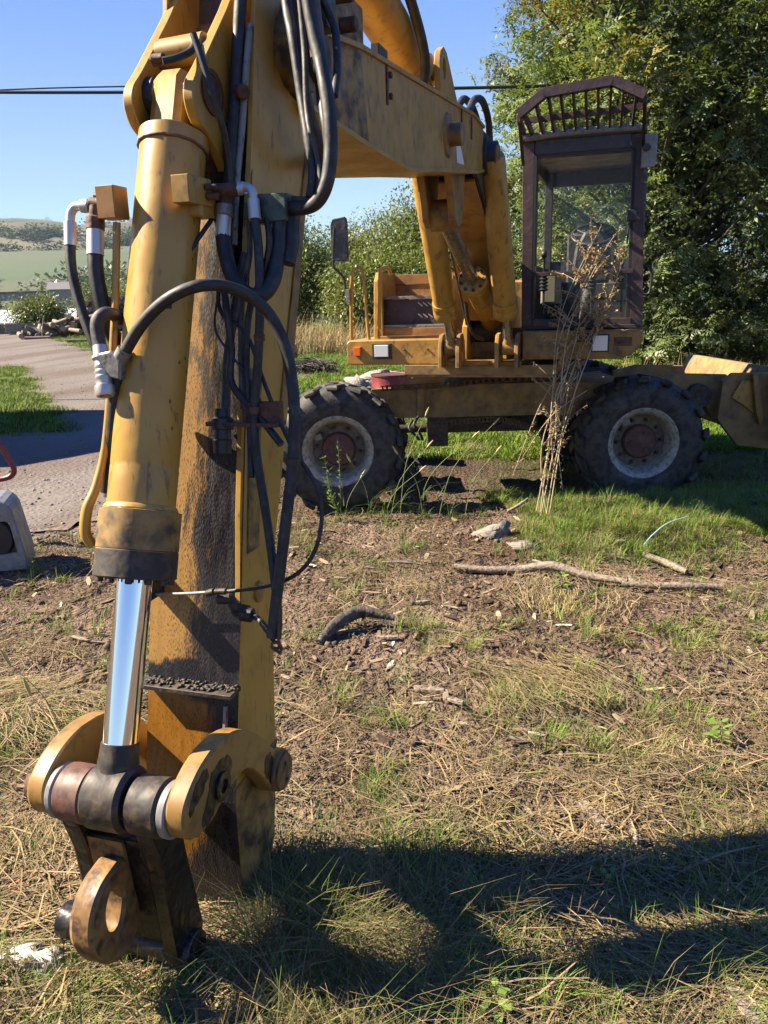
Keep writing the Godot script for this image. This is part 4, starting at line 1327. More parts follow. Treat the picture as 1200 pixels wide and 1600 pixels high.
func build_bucket_ram():
	var r := part("bucket_ram", ex)
	var lc := -0.03
	var a := A(-0.155, 2.10, lc)
	var b := A(0.385, 0.52, lc)
	var d := (b - a).normalized()
	var m := M.new()
	m.lathe(a, d, [[0.10, 0.0], [0.10, 0.066], [0.105, 0.083], [0.135, 0.084], [0.137, 0.079], [0.145, 0.0785], [0.90, 0.0785], [0.905, 0.0775], [0.91, 0.0785], [0.995, 0.0785], [1.0, 0.083], [1.01, 0.085]], 56)
	obj("barrel", m, mats.paint_clean, r)
	m = M.new()
	m.lathe(a, d, [[1.008, 0.08], [1.010, 0.094], [1.10, 0.094], [1.101, 0.092], [1.103, 0.094], [1.165, 0.094], [1.165, 0.045]], 56)
	obj("gland", m, mats.grime_yellow, r)
	m = M.new()
	m.lathe(a, d, [[1.104, 0.0944], [1.164, 0.0948], [1.168, 0.09], [1.168, 0.05]], 56)
	obj("gland_ring", m, mats.grime, r)
	var xx := V
	var yy := d.cross(V).normalized()
	for k in 12:
		var t := TAU * k / 12.0 + 0.1
		m = M.new()
		var p := a + d * 1.165 + (xx * cos(t) + yy * sin(t)) * 0.082
		m.cyl(p, p + d * 0.014, 0.0085, 0.002, 12)
		obj("bolt", m, mats.grime, r)
	m = M.new()
	m.lathe(a, d, [[1.16, 0.0405], [1.545, 0.0405], [1.545, 0.01]], 56)
	obj("piston_rod", m, mats.chrome, r)
	for q in [[1.006, 0.081, 0.0045], [0.137, 0.081, 0.004], [0.101, 0.068, 0.005]]:
		m = M.new()
		var ring := []
		for k in 49:
			var t := TAU * k / 48.0
			ring.append(a + d * (q[0] + R(-0.0012, 0.0012)) + (xx * cos(t) + yy * sin(t)) * (q[1] + R(-0.001, 0.001)))
		m.tube(ring, q[2], 7, 1)
		obj("weld_bead", m, mats.paint_clean if q[0] > 0.5 else mats.rust_pin, r)
	# barrel end: an eight-sided eye block
	m = M.new()
	var up := -d
	m.prism(P2([[-0.052, -0.12], [0.052, -0.12], [0.052, 0.02], [0.036, 0.046], [-0.036, 0.046], [-0.052, 0.02]]), a, yy, up, 0.042, 0.018)
	m.cyl(a - V * 0.06, a + V * 0.06, 0.045)
	obj("eye_block", m, mats.paint_clean, r)
	m = M.new()
	m.cyl(a + V * 0.045, a + V * 0.085, 0.05)
	m.cyl(a - V * 0.085, a - V * 0.045, 0.05)
	obj("eye_bush", m, mats.oily, r)
	# rod eye and the pin it swings on
	m = M.new()
	m.lathe(b, -d, [[-0.02, 0.04], [0.075, 0.047], [0.095, 0.045], [0.125, 0.043], [0.125, 0.0]], 30)
	m.cyl(b - V * 0.052, b + V * 0.052, 0.076, 0.01, 36)
	obj("rod_eye", m, mats.grime, r)
	m = M.new()
	for k in 46:
		var t := R(-0.6, 2.4)
		var at := 0.2 + 0.78 * rng.randf()
		if k < 18:
			t = 0.85 + R(-0.05, 0.05)
			at = 0.66 + 0.016 * k
		var rd := xx * cos(t) - yy * sin(t)
		var c := a + d * at + rd * 0.0786
		var r0 := R(0.0012, 0.0035)
		var pg := PackedVector2Array()
		for j in 7:
			pg.append(Vector2(cos(TAU * j / 7.0), sin(TAU * j / 7.0)) * r0 * R(0.6, 1.5))
		m.prism(pg, c, rd.cross(d).normalized(), d * R(0.8, 2.2) / 1.0, 0.0006, 0.0)
	tag(obj("paint_chips", m, mats.rust, r), "", "", "", "stuff")
	m = M.new()
	m.tube(Aa([[0.025, 1.80, -0.115], [0.06, 1.62, -0.118], [0.11, 1.43, -0.12], [0.155, 1.289, -0.122], [0.195, 1.205, -0.128], [0.222, 1.155, -0.14], [0.235, 1.10, -0.142], [0.228, 1.07, -0.13]]), [0.009, 0.009, 0.009, 0.009, 0.011, 0.013, 0.013, 0.012], 12)
	obj("oil_pipe", m, mats.paint_clean, r)
	# left manifold
	m = M.new()
	m.box(A(0.015, 1.845, -0.128), V * 0.024, Vector3(0, 0.036, 0), U * 0.03, 0.003)
	obj("port_block", m, mats.paint_orange, r)
	m = M.new()
	m.cyl(A(0.02, 1.845, -0.15), A(0.02, 1.845, -0.185), 0.016)
	m.cyl(A(0.02, 1.862, -0.15), A(0.02, 1.862, -0.172), 0.009)
	m.cyl(A(0.022, 1.842, -0.17), A(0.03, 1.795, -0.17), 0.015)
	m.hex(A(0.028, 1.815, -0.17), A(0.034, 1.785, -0.17), 0.022)
	obj("tee_fitting", m, mats.rust, r)
	m = M.new()
	m.hex(A(0.02, 1.842, -0.186), A(0.02, 1.842, -0.21), 0.017)
	m.tube(Aa([[0.02, 1.842, -0.205], [0.02, 1.842, -0.228], [0.022, 1.826, -0.242], [0.027, 1.80, -0.243]]), 0.011, 12)
	m.lathe(A(0.026, 1.808, -0.243), A(0.038, 1.752, -0.241) - A(0.026, 1.808, -0.243), [[0.0, 0.0], [0.0, 0.0145], [0.056, 0.0145], [0.056, 0.0]], 16)
	obj("hose_ferrule", m, mats.zinc, r)
	m = M.new()
	m.lathe(A(0.034, 1.785, -0.17), A(0.047, 1.727, -0.168) - A(0.034, 1.785, -0.17), [[0.0, 0.0], [0.0, 0.0195], [0.058, 0.02], [0.058, 0.0]], 16)
	obj("hose_ferrule", m, mats.zinc, r)
	# right manifold
	m = M.new()
	m.box(A(-0.03, 1.865, 0.058), V * 0.022, Vector3(0, 0.03, 0), U * 0.055, 0.003)
	m.box(A(-0.075, 1.84, 0.045), V * 0.03, Vector3(0, 0.03, 0), U * 0.04, 0.008)
	obj("port_block", m, mats.paint, r)
	m = M.new()
	m.cyl(A(-0.05, 1.875, 0.08), A(-0.06, 1.875, 0.108), 0.008)
	m.cyl(A(-0.055, 1.855, 0.08), A(-0.065, 1.855, 0.108), 0.009)
	m.cyl(A(-0.1, 1.872, 0.06), A(-0.115, 1.874, 0.135), 0.017)
	m.cyl(A(-0.118, 1.872, 0.1), A(-0.112, 1.83, 0.097), 0.017)
	obj("tee_fitting", m, mats.rust, r)
	m = M.new()
	m.hex(A(-0.113, 1.842, 0.096), A(-0.108, 1.815, 0.096), 0.023)
	obj("nut", m, mats.steel_grey, r)
	m = M.new()
	m.lathe(A(-0.108, 1.815, 0.095), A(-0.10, 1.768, 0.092) - A(-0.108, 1.815, 0.095), [[0.0, 0.0], [0.0, 0.0185], [0.05, 0.0185], [0.05, 0.0]], 16)
	obj("hose_ferrule", m, mats.zinc, r)
	m = M.new()
	m.hex(A(-0.116, 1.875, 0.130), A(-0.116, 1.876, 0.152), 0.0165)
	m.tube(Aa([[-0.116, 1.876, 0.145], [-0.112, 1.877, 0.16], [-0.104, 1.866, 0.176], [-0.1, 1.845, 0.179]]), 0.0105, 12)
	m.lathe(A(-0.1, 1.847, 0.179), A(-0.09, 1.80, 0.185) - A(-0.1, 1.847, 0.179), [[0.0, 0.0], [0.0, 0.0145], [0.047, 0.0145], [0.047, 0.0]], 16)
	obj("hose_ferrule", m, mats.zinc, r)

func build_linkage():
	var k := part("bucket_linkage", ex)
	var m := M.new()
	var pc := Vector2(0.385, 0.515)
	# the two curved links
	var out := [[0.385, 0.458], [0.425, 0.475], [0.443, 0.512], [0.436, 0.552], [0.402, 0.585], [0.345, 0.612], [0.27, 0.622], [0.17, 0.602], [0.065, 0.53], [-0.02, 0.44], [-0.092, 0.40], [-0.105, 0.36], [-0.085, 0.315], [-0.04, 0.30], [0.01, 0.33], [0.07, 0.41], [0.14, 0.478], [0.21, 0.485], [0.27, 0.475], [0.325, 0.458]]
	for l in [0.158, -0.203]:
		m = M.new()
		sp(m, curve2(out), l, 0.024, 0.006)
		obj("link_plate", m, mats.paint_link, k)
	# grease smeared over the seen face of the link
	for q in [[[0.36, 0.462], [0.30, 0.48], [0.25, 0.50], [0.22, 0.545], [0.25, 0.575], [0.31, 0.57], [0.335, 0.53], [0.37, 0.49]], [[0.02, 0.36], [0.05, 0.40], [0.05, 0.44], [0.02, 0.45], [0.0, 0.42], [0.0, 0.38]], [[0.42, 0.53], [0.39, 0.58], [0.34, 0.60], [0.33, 0.575], [0.37, 0.545]]]:
		m = M.new()
		var pts := curve2(q, 5)
		for p in pts:
			p[0] += R(-0.004, 0.004)
			p[1] += R(-0.004, 0.004)
		sp(m, pts, 0.1825, 0.0012, 0.0004)
		obj("grease_smear", m, mats.oily, k)
	m = M.new()
	m.lathe(A(0.275, 0.515, 0.181), V, [[0.0, 0.034], [0.009, 0.034], [0.009, 0.017], [0.0, 0.017]], 24)
	obj("ring", m, mats.oily, k)
	m = M.new()
	m.lathe(A(-0.035, 0.365, 0.181), V, [[0.0, 0.056], [0.008, 0.056], [0.01, 0.05], [0.018, 0.05], [0.02, 0.045], [0.02, 0.018], [0.017, 0.016], [0.017, 0.0]], 30)
	obj("pin_head", m, mats.worn_yellow, k)
	bolt_row(k, A(-0.035, 0.39, 0.200), A(-0.035, 0.34, 0.200), 2, V, 0.006)
	m = M.new()
	m.cyl(A(-0.035, 0.365, -0.22), A(-0.035, 0.365, 0.18), 0.042)
	obj("pin", m, mats.rust_pin, k)
	m = M.new()
	m.cyl(A(pc.x, pc.y, -0.25), A(pc.x, pc.y, 0.17), 0.04)
	m.hex(A(pc.x, pc.y, -0.262), A(pc.x, pc.y, -0.245), 0.034)
	m.cyl(A(pc.x, pc.y + 0.02, -0.268), A(pc.x, pc.y + 0.02, -0.25), 0.009)
	obj("pin", m, mats.rust, k)
	for q in [[-0.178, -0.16], [0.112, 0.134]]:
		m = M.new()
		m.cyl(A(pc.x, pc.y, q[0]), A(pc.x, pc.y, q[1]), 0.064, 0.004, 36)
		obj("spacer", m, mats.pale, k)
	m = M.new()
	m.cyl(A(pc.x, pc.y, -0.158), A(pc.x, pc.y, -0.084), 0.067, 0.006, 36)
	m.cyl(A(pc.x + 0.045, pc.y - 0.045, -0.12), A(pc.x + 0.052, pc.y - 0.05, -0.12), 0.014)
	obj("boss", m, mats.rust_pin, k)
	m = M.new()
	m.cyl(A(pc.x, pc.y, 0.03), A(pc.x, pc.y, 0.11), 0.067, 0.006, 36)
	obj("boss", m, mats.grime, k)
	# the oily link that hangs down to the coupler pin
	m = M.new()
	for l in [-0.125, 0.07]:
		sp(m, [[0.335, 0.53], [0.375, 0.58], [0.43, 0.55], [0.445, 0.5], [0.41, 0.38], [0.38, 0.1], [0.34, 0.045], [0.28, 0.05], [0.265, 0.11], [0.30, 0.3]], l, 0.022, 0.006)
	sp(m, [[0.35, 0.42], [0.40, 0.42], [0.36, 0.1], [0.29, 0.1]], -0.025, 0.08, 0.006)
	obj("hanging_link", m, mats.oily, k)
	m = M.new()
	sp(m, [[0.36, 0.20], [0.40, 0.42], [0.41, 0.42], [0.385, 0.2]], -0.06, 0.05, 0.003)
	obj("face_plate", m, mats.worn_yellow, k)
	# lifting hook ring on its front
	m = M.new()
	var hook := [[0.40, 0.365], [0.455, 0.378], [0.505, 0.36], [0.54, 0.32], [0.552, 0.265], [0.535, 0.21], [0.50, 0.165], [0.455, 0.145], [0.41, 0.155], [0.385, 0.2]]
	sp(m, curve2(hook), -0.035, 0.03, 0.010, curve2([[0.445, 0.235], [0.425, 0.285], [0.44, 0.33], [0.47, 0.335], [0.492, 0.30], [0.49, 0.255], [0.47, 0.228]], 3))
	obj("lifting_hook", m, mats.worn_yellow, k)
	m = M.new()
	m.cyl(A(0.33, 0.085, -0.275), A(0.33, 0.085, 0.11), 0.045)
	obj("coupler_pin", m, mats.oily, k)

func hose(called: String, parent: Node3D, pts: Array, r: float, mat: Material, seg := 12):
	var m := M.new()
	m.tube(Aa(pts), r, seg, 6)
	return obj(called, m, mat, parent)

func build_hoses():
	var h := part("hydraulic_hoses", ex)
	hose("hose", h, [[0.038, 1.755, -0.241], [0.05, 1.70, -0.236], [0.064, 1.625, -0.215], [0.079, 1.551, -0.184], [0.083, 1.484, -0.155], [0.078, 1.415, -0.14], [0.082, 1.354, -0.14], [0.1, 1.262, -0.145], [0.125, 1.16, -0.15]], 0.0125, mats.hose)
	hose("hose", h, [[0.047, 1.727, -0.168], [0.055, 1.682, -0.165], [0.058, 1.616, -0.155], [0.045, 1.549, -0.145], [0.01, 1.477, -0.138], [-0.03, 1.40, -0.135]], 0.0185, mats.hose)
	hose("hose", h, [[0.03, 1.58, -0.125], [0.075, 1.592, -0.115], [0.105, 1.594, -0.12], [0.122, 1.578, -0.128], [0.13, 1.545, -0.125], [0.138, 1.512, -0.115]], 0.0155, mats.hose_dusty)
	hose("hose", h, [[0.149, 1.50, -0.052], [0.149, 1.56, -0.003], [0.15, 1.602, 0.046], [0.149, 1.632, 0.099], [0.136, 1.648, 0.148], [0.085, 1.648, 0.18], [0.028, 1.626, 0.213], [-0.005, 1.585, 0.246], [-0.014, 1.519, 0.275], [-0.008, 1.438, 0.293], [0.01, 1.35, 0.303], [0.031, 1.247, 0.302], [0.053, 1.143, 0.292], [0.072, 1.053, 0.283], [0.094, 0.947, 0.272], [0.118, 0.831, 0.26]], 0.0138, mats.hose)
	hose("hose", h, [[-0.091, 1.803, 0.185], [-0.076, 1.732, 0.196], [-0.053, 1.644, 0.204], [-0.039, 1.556, 0.204], [-0.026, 1.467, 0.199], [-0.017, 1.376, 0.189], [-0.001, 1.301, 0.191], [0.015, 1.226, 0.203], [0.03, 1.15, 0.219], [0.049, 1.06, 0.237], [0.073, 0.971, 0.255], [0.095, 0.89, 0.269], [0.113, 0.827, 0.271]], 0.011, mats.hose)
	hose("hose", h, [[-0.10, 1.77, 0.092], [-0.091, 1.73, 0.1], [-0.07, 1.676, 0.124], [-0.05, 1.634, 0.168], [-0.049, 1.627, 0.208], [-0.076, 1.658, 0.227], [-0.109, 1.718, 0.23], [-0.136, 1.8, 0.229]], 0.0185, mats.hose)
	hose("hose", h, [[-0.132, 1.73, 0.134], [-0.118, 1.663, 0.119], [-0.099, 1.571, 0.104], [-0.079, 1.479, 0.092], [-0.063, 1.401, 0.09], [-0.045, 1.355, 0.094]], 0.0115, mats.hose_dusty)
	hose("grease_line", h, [[-0.098, 1.664, 0.077], [-0.088, 1.618, 0.073], [-0.08, 1.58, 0.09], [-0.076, 1.559, 0.129], [-0.067, 1.518, 0.164], [-0.05, 1.434, 0.198], [-0.032, 1.352, 0.237], [-0.004, 1.264, 0.291], [0.009, 1.206, 0.338], [0.022, 1.139, 0.365], [0.038, 1.065, 0.362], [0.051, 1.003, 0.335], [0.06, 0.961, 0.284], [0.056, 0.932, 0.204], [0.054, 0.914, 0.116]], 0.0052, mats.hose)
	hose("grease_line", h, [[0.055, 0.888, -0.1], [0.052, 0.899, 0.012], [0.055, 0.912, 0.085]], 0.0042, mats.pale)
	var m := M.new()
	m.hex(A(0.053, 0.903, 0.055), A(0.055, 0.911, 0.078), 0.0095)
	m.hex(A(0.055, 0.911, 0.082), A(0.055, 0.914, 0.112), 0.0085)
	obj("pipe_joint", m, mats.grime, h)
	hose("grease_line", h, [[-0.046, 2.148, 0.0], [-0.068, 2.157, 0.025], [-0.125, 2.185, 0.03], [-0.173, 2.218, 0.019]], 0.0085, mats.hose)
	m = M.new()
	m.hex(A(-0.075, 2.15, -0.03), A(-0.06, 2.165, -0.03), 0.013)
	m.cyl(A(-0.06, 2.16, -0.035), A(-0.055, 2.158, 0.0), 0.009)
	obj("grease_fitting", m, mats.rust, h)
	hose("grease_line", h, [[-0.089, 2.208, 0.06], [-0.086, 2.143, 0.082], [-0.091, 2.069, 0.1], [-0.118, 2.005, 0.105], [-0.147, 1.947, 0.097], [-0.15, 1.87, 0.097]], 0.008, mats.hose)
	hose("hose", h, [[-0.221, 2.43, 0.288], [-0.215, 2.30, 0.295], [-0.201, 2.209, 0.313], [-0.172, 2.118, 0.341], [-0.144, 2.03, 0.362], [-0.127, 1.952, 0.369], [-0.113, 1.882, 0.364], [-0.114, 1.839, 0.34], [-0.132, 1.825, 0.297], [-0.15, 1.83, 0.243]], 0.0165, mats.hose)
	hose("hose", h, [[-0.235, 2.40, 0.26], [-0.218, 2.237, 0.277], [-0.189, 2.147, 0.291], [-0.171, 2.061, 0.297], [-0.146, 1.994, 0.313], [-0.134, 1.935, 0.333], [-0.122, 1.877, 0.342], [-0.125, 1.845, 0.322], [-0.147, 1.848, 0.26]], 0.0075, mats.hose_dusty)
	hose("hose", h, [[-0.27, 2.42, 0.215], [-0.251, 2.3, 0.226], [-0.212, 2.211, 0.254], [-0.188, 2.094, 0.277], [-0.154, 1.982, 0.304], [-0.137, 1.902, 0.32], [-0.124, 1.845, 0.315]], 0.0125, mats.hose)
	hose("hose", h, [[-0.25, 2.18, 0.303], [-0.208, 2.094, 0.322], [-0.174, 2.031, 0.341], [-0.153, 1.978, 0.356], [-0.135, 1.9, 0.362]], 0.0145, mats.hose)
	hose("hose", h, [[-0.38, 2.34, 0.27], [-0.38, 2.28, 0.297], [-0.348, 2.227, 0.314], [-0.314, 2.16, 0.325], [-0.28, 2.095, 0.327]], 0.01, mats.hose)
	hose("hose", h, [[-0.36, 2.5, 0.2], [-0.34, 2.36, 0.205], [-0.33, 2.2, 0.215], [-0.38, 2.06, 0.225], [-0.50, 1.99, 0.215], [-0.62, 2.02, 0.15], [-0.70, 2.09, 0.02]], 0.0175, mats.hose)
	hose("hose", h, [[-0.16, 1.82, 0.245], [-0.14, 1.75, 0.255], [-0.12, 1.70, 0.25]], 0.0185, mats.hose)
	hose("hose", h, [[-0.09, 1.66, 0.09], [-0.06, 1.58, 0.11], [-0.05, 1.5, 0.12], [-0.03, 1.42, 0.125], [-0.02, 1.34, 0.2], [0.0, 1.28, 0.26]], 0.009, mats.hose)
	# thinner lines tangled behind the big loops
	hose("hose", h, [[-0.15, 1.85, 0.18], [-0.10, 1.76, 0.215], [-0.09, 1.68, 0.2], [-0.075, 1.60, 0.165], [-0.06, 1.5, 0.155], [-0.035, 1.4, 0.165], [-0.01, 1.3, 0.175], [0.02, 1.2, 0.185]], 0.0085, mats.hose)
	hose("hose", h, [[-0.13, 1.80, 0.15], [-0.10, 1.72, 0.16], [-0.095, 1.64, 0.14], [-0.08, 1.56, 0.135], [-0.055, 1.46, 0.14], [-0.03, 1.36, 0.15]], 0.007, mats.hose_dusty)
	hose("wire", h, [[-0.08, 1.62, 0.075], [-0.05, 1.55, 0.08], [-0.045, 1.49, 0.12], [-0.04, 1.43, 0.17], [-0.02, 1.36, 0.21]], 0.003, mats.black)
	hose("wire", h, [[-0.11, 1.82, 0.07], [-0.03, 1.74, 0.045], [0.0, 1.70, 0.025]], 0.0055, mats.black)
	for q in [[-0.036, 1.53, 0.203, 0.0135], [-0.012, 1.36, 0.190, 0.0135], [0.031, 1.247, 0.302, 0.018], [0.14, 1.61, 0.06, 0.018]]:
		var cl := M.new()
		cl.lathe(A(q[0], q[1] + 0.008, q[2]), Vector3.DOWN, [[0.0, 0.0], [0.0, q[3]], [0.016, q[3]], [0.016, 0.0]], 14)
		obj("hose_band", cl, mats.rust if q[3] < 0.015 else mats.black, h)
	# quick coupler
	m = M.new()
	var a := A(0.136, 1.522, -0.116)
	var d := A(0.172, 1.412, -0.092) - a
	m.lathe(a, d, [[0.0, 0.0], [0.0, 0.0185], [0.022, 0.0185], [0.024, 0.022], [0.03, 0.022], [0.032, 0.017], [0.045, 0.017], [0.047, 0.019], [0.052, 0.019], [0.054, 0.0175], [0.058, 0.0175], [0.06, 0.0195], [0.065, 0.0195], [0.067, 0.018], [0.071, 0.018], [0.073, 0.02], [0.078, 0.02], [0.08, 0.0185], [0.092, 0.0185], [0.094, 0.0225], [0.112, 0.0225], [0.118, 0.02], [0.118, 0.014], [0.1, 0.013], [0.1, 0.0]], 24)
	obj("quick_coupler", m, mats.steel, h)
	m = M.new()
	var fa := A(0.147, 1.478, -0.075)
	m.lathe(A(0.149, 1.515, -0.043), A(0.149, 1.49, -0.062) - A(0.149, 1.515, -0.043), [[0.0, 0.0], [0.0, 0.0175], [0.04, 0.0175], [0.04, 0.0]], 16)
	m.prism(P2([[-0.03, -0.02], [0.02, -0.03], [0.028, 0.015], [0.0, 0.035], [-0.03, 0.03]]), fa, V, Vector3.UP, 0.02, 0.008)
	obj("coupler_body", m, mats.steel_grey, h)
	hose("hose", h, [[0.14, 1.47, -0.07], [0.14, 1.42, -0.085], [0.14, 1.33, -0.105], [0.145, 1.24, -0.125], [0.15, 1.18, -0.135]], 0.016, mats.hose)
	# hook of wire on the end of the free hose
	m = M.new()
	m.tube(Aa([[0.1, 0.93, 0.276], [0.118, 0.85, 0.279], [0.124, 0.825, 0.281], [0.128, 0.81, 0.288], [0.13, 0.80, 0.283], [0.128, 0.808, 0.272]]), 0.004, 6)
	m.lathe(A(0.126, 0.815, 0.272), U + V * 0.4, [[-0.004, 0.012], [0.004, 0.012], [0.004, 0.006], [-0.004, 0.006], [-0.004, 0.012]], 14)
	obj("wire_hook", m, mats.rust, h)

func build_excavator():
	ex = thing("wheeled_excavator", "yellow wheeled excavator with its stick lowered to the ground in front", "excavator", CEN)
	build_undercarriage()
	build_blade()
	build_upper()
	build_left_side()
	build_cab()
	build_boom()
	build_stick()
	build_bucket_ram()
	build_linkage()
	build_hoses()

# ---------------------------------------------------------------- land
func soil_color(x: float, z: float) -> Color:
	var nz := n_mid.get_noise_2d(x * 4.0, z * 4.0)
	var n2 := n_micro.get_noise_2d(x * 1.3 + 11.0, z * 1.3)
	var soil := Color(0.105, 0.068, 0.045).lerp(Color(0.20, 0.142, 0.10), clampf(0.45 + nz * 1.1 + n2 * 0.6, 0.0, 1.0))
	var straw := Color(0.24, 0.18, 0.105)
	var turf := Color(0.085, 0.088, 0.035).lerp(Color(0.13, 0.125, 0.05), clampf(0.5 + nz, 0.0, 1.0))
	var far := smoothstep(9.0, 13.0, -z)
	turf = turf.lerp(Color(0.125, 0.18, 0.042).lerp(Color(0.17, 0.18, 0.065), clampf(0.4 + nz, 0.0, 1.0)), far)
	var c := soil.lerp(straw, straw_at(x, z) * 0.3)
	c = c.lerp(turf, grass_at(x, z) * 0.9)
	var dirt := Color(0.225, 0.175, 0.145)
	var edge := road_at(x - 0.5, z) * 0.9
	c = c.lerp(dirt, clampf(edge, 0.0, 1.0))
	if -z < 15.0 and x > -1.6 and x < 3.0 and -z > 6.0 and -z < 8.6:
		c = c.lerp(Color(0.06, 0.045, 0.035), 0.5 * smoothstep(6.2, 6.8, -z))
	return c

func sheet(xs: PackedFloat32Array, zs: PackedFloat32Array, hf: Callable, cf: Callable, keep: Callable) -> ArrayMesh:
	var w := xs.size()
	var v := PackedVector3Array()
	var n := PackedVector3Array()
	var c := PackedColorArray()
	var idx := PackedInt32Array()
	for j in zs.size():
		for i in w:
			var x := xs[i]
			var z := zs[j]
			var y: float = hf.call(x, z)
			v.append(Vector3(x, y, z))
			var e := maxf(0.02, absf(z) * 0.004)
			n.append(Vector3(y - hf.call(x + e, z), e, y - hf.call(x, z + e)).normalized())
			c.append(cf.call(x, z))
	for j in zs.size() - 1:
		for i in w - 1:
			if not keep.call((xs[i] + xs[i + 1]) * 0.5, (zs[j] + zs[j + 1]) * 0.5):
				continue
			var a := j * w + i
			# rows run away from the viewer: clockwise from above
			idx.append_array(PackedInt32Array([a, a + w, a + w + 1, a, a + w + 1, a + 1]))
	var arr := []
	arr.resize(Mesh.ARRAY_MAX)
	arr[Mesh.ARRAY_VERTEX] = v
	arr[Mesh.ARRAY_NORMAL] = n
	arr[Mesh.ARRAY_COLOR] = c
	arr[Mesh.ARRAY_INDEX] = idx
	var m := ArrayMesh.new()
	m.add_surface_from_arrays(Mesh.PRIMITIVE_TRIANGLES, arr)
	return m

func hill_y(x: float, z: float) -> float:
	var d := -z
	var t := [[95.0, -12.0], [200.0, -4.0], [300.0, 14.0], [440.0, 33.0], [520.0, 37.0], [640.0, 56.0], [760.0, 74.0], [900.0, 92.0], [1000.0, 94.0], [1300.0, 70.0], [2200.0, 60.0]]
	var h: float = t[-1][1]
	for i in t.size() - 1:
		if d < t[i + 1][0]:
			h = lerpf(t[i][1], t[i + 1][1], clampf((d - t[i][0]) / (t[i + 1][0] - t[i][0]), 0.0, 1.0))
			break
	h += n_big.get_noise_2d(x, z) * 22.0 * smoothstep(480.0, 800.0, d)
	return h * (1.0 - 0.55 * smoothstep(-0.27, -0.12, x / d))

func hill_color(x: float, z: float) -> Color:
	var d := -z
	var nz := n_big.get_noise_2d(x * 3.0, z * 3.0)
	if d < 290.0:
		return Color(0.10, 0.115, 0.05)
	if d < 452.0 + nz * 20.0:
		return Color(0.058, 0.105, 0.028).lerp(Color(0.085, 0.115, 0.04), clampf(0.4 + nz, 0.0, 1.0))
	if d < 540.0:
		return Color(0.115, 0.115, 0.05)
	var c := Color(0.15, 0.13, 0.065)
	if nz > 0.12:
		c = Color(0.09, 0.105, 0.045)
	if n_big.get_noise_2d(x * 1.4 + 500.0, z * 2.2) > 0.22:
		c = Color(0.185, 0.15, 0.085)
	return c

func build_land():
	var xs := PackedFloat32Array()
	for i in 261:
		var t := (i - 130) / 130.0
		xs.append(sinh(t * 5.2) * 0.78)
	var zs := PackedFloat32Array()
	var z := 64.0
	while z > 4.0:
		zs.append(z)
		z -= 4.0
	z = 4.0
	var k := 0
	while z > -115.0:
		zs.append(z)
		var d := maxf(0.6, -z)
		z -= clampf(0.014 * d * d / 2.2, 0.03, 4.0) if z < 0.5 else 0.25
	var gm := tri_mat(0.62, true)
	gm.vertex_color_use_as_albedo = true
	gm.albedo_color = lin(0.92, 0.93, 0.95)
	gm.albedo_texture = noise_tex(1024, 0.03, 301, [[0.0, lin(0.35, 0.33, 0.31)], [0.4, lin(0.7, 0.69, 0.68)], [0.6, lin(0.95, 0.95, 0.95)], [1.0, lin(1, 1, 1)]], 6, FastNoiseLite.TYPE_SIMPLEX_SMOOTH, 0.65)
	gm.heightmap_enabled = true
	gm.heightmap_texture = noise_tex(1024, 0.035, 301, [], 6, FastNoiseLite.TYPE_SIMPLEX_SMOOTH, 0.6)
	gm.heightmap_scale = 5.0
	gm.roughness = 0.97
	gm.metallic_specular = 0.25
	var lower := func(x: float, zz: float) -> float: return ground_y(x, zz) - 0.05 * smoothstep(0.5, 0.9, road_at(x, zz))
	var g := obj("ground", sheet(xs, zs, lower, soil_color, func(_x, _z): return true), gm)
	tag(g, "brown soil with straw litter and patches of grass", "", "", "structure")
	# gravel road
	xs = PackedFloat32Array()
	for i in 150:
		xs.append(-26.0 + i * (24.6 / 149.0))
	zs = PackedFloat32Array()
	z = -4.4
	while z > -34.0:
		zs.append(z)
		z -= 0.05 + 0.012 * (-z - 4.0)
	var rm := tri_mat(0.5, true)
	rm.vertex_color_use_as_albedo = true
	rm.albedo_color = lin(0.65, 0.65, 0.65)
	rm.albedo_texture = noise_tex(1024, 0.05, 311, [[0.0, lin(0.5, 0.49, 0.48)], [0.35, lin(0.8, 0.79, 0.79)], [0.6, lin(0.92, 0.92, 0.92)], [1.0, lin(1, 1, 1)]], 6, FastNoiseLite.TYPE_SIMPLEX_SMOOTH, 0.7)
	rm.heightmap_enabled = true
	rm.heightmap_texture = noise_tex(512, 0.06, 313, [], 5)
	rm.heightmap_scale = 1.5
	rm.roughness = 0.95
	rm.metallic_specular = 0.3
	var rc := func(x: float, zz: float) -> Color:
		var track := n_mid.get_noise_2d(x * 2.4 + zz * 0.9, zz * 0.5)
		return Color(0.225, 0.197, 0.176).lerp(Color(0.165, 0.13, 0.108), clampf(0.35 + track * 1.7, 0.0, 1.0)).lerp(soil_color(x, zz), 1.0 - smoothstep(0.45, 0.95, road_at(x, zz)))
	var ry := func(x: float, zz: float) -> float: return ground_y(x, zz) + 0.012
	var rd := obj("road", sheet(xs, zs, ry, rc, func(x, zz): return road_at(x, zz) > 0.42), rm)
	tag(rd, "pale gravel farm road on the left", "", "", "structure")
	# hills
	xs = PackedFloat32Array()
	for i in 121:
		xs.append(sinh((i - 60) / 60.0 * 2.6) * 230.0)
	zs = PackedFloat32Array()
	z = -95.0
	while z > -1150.0:
		zs.append(z)
		z -= 9.0 + 0.012 * -z
	var hm := vcol(1.0)
	hm.albedo_color = lin(0.5, 0.5, 0.5)
	var hl := obj("hills", sheet(xs, zs, hill_y, hill_color, func(_x, _z): return true), hm)
	tag(hl, "rolling hills with a green field and dry slopes", "", "", "structure")

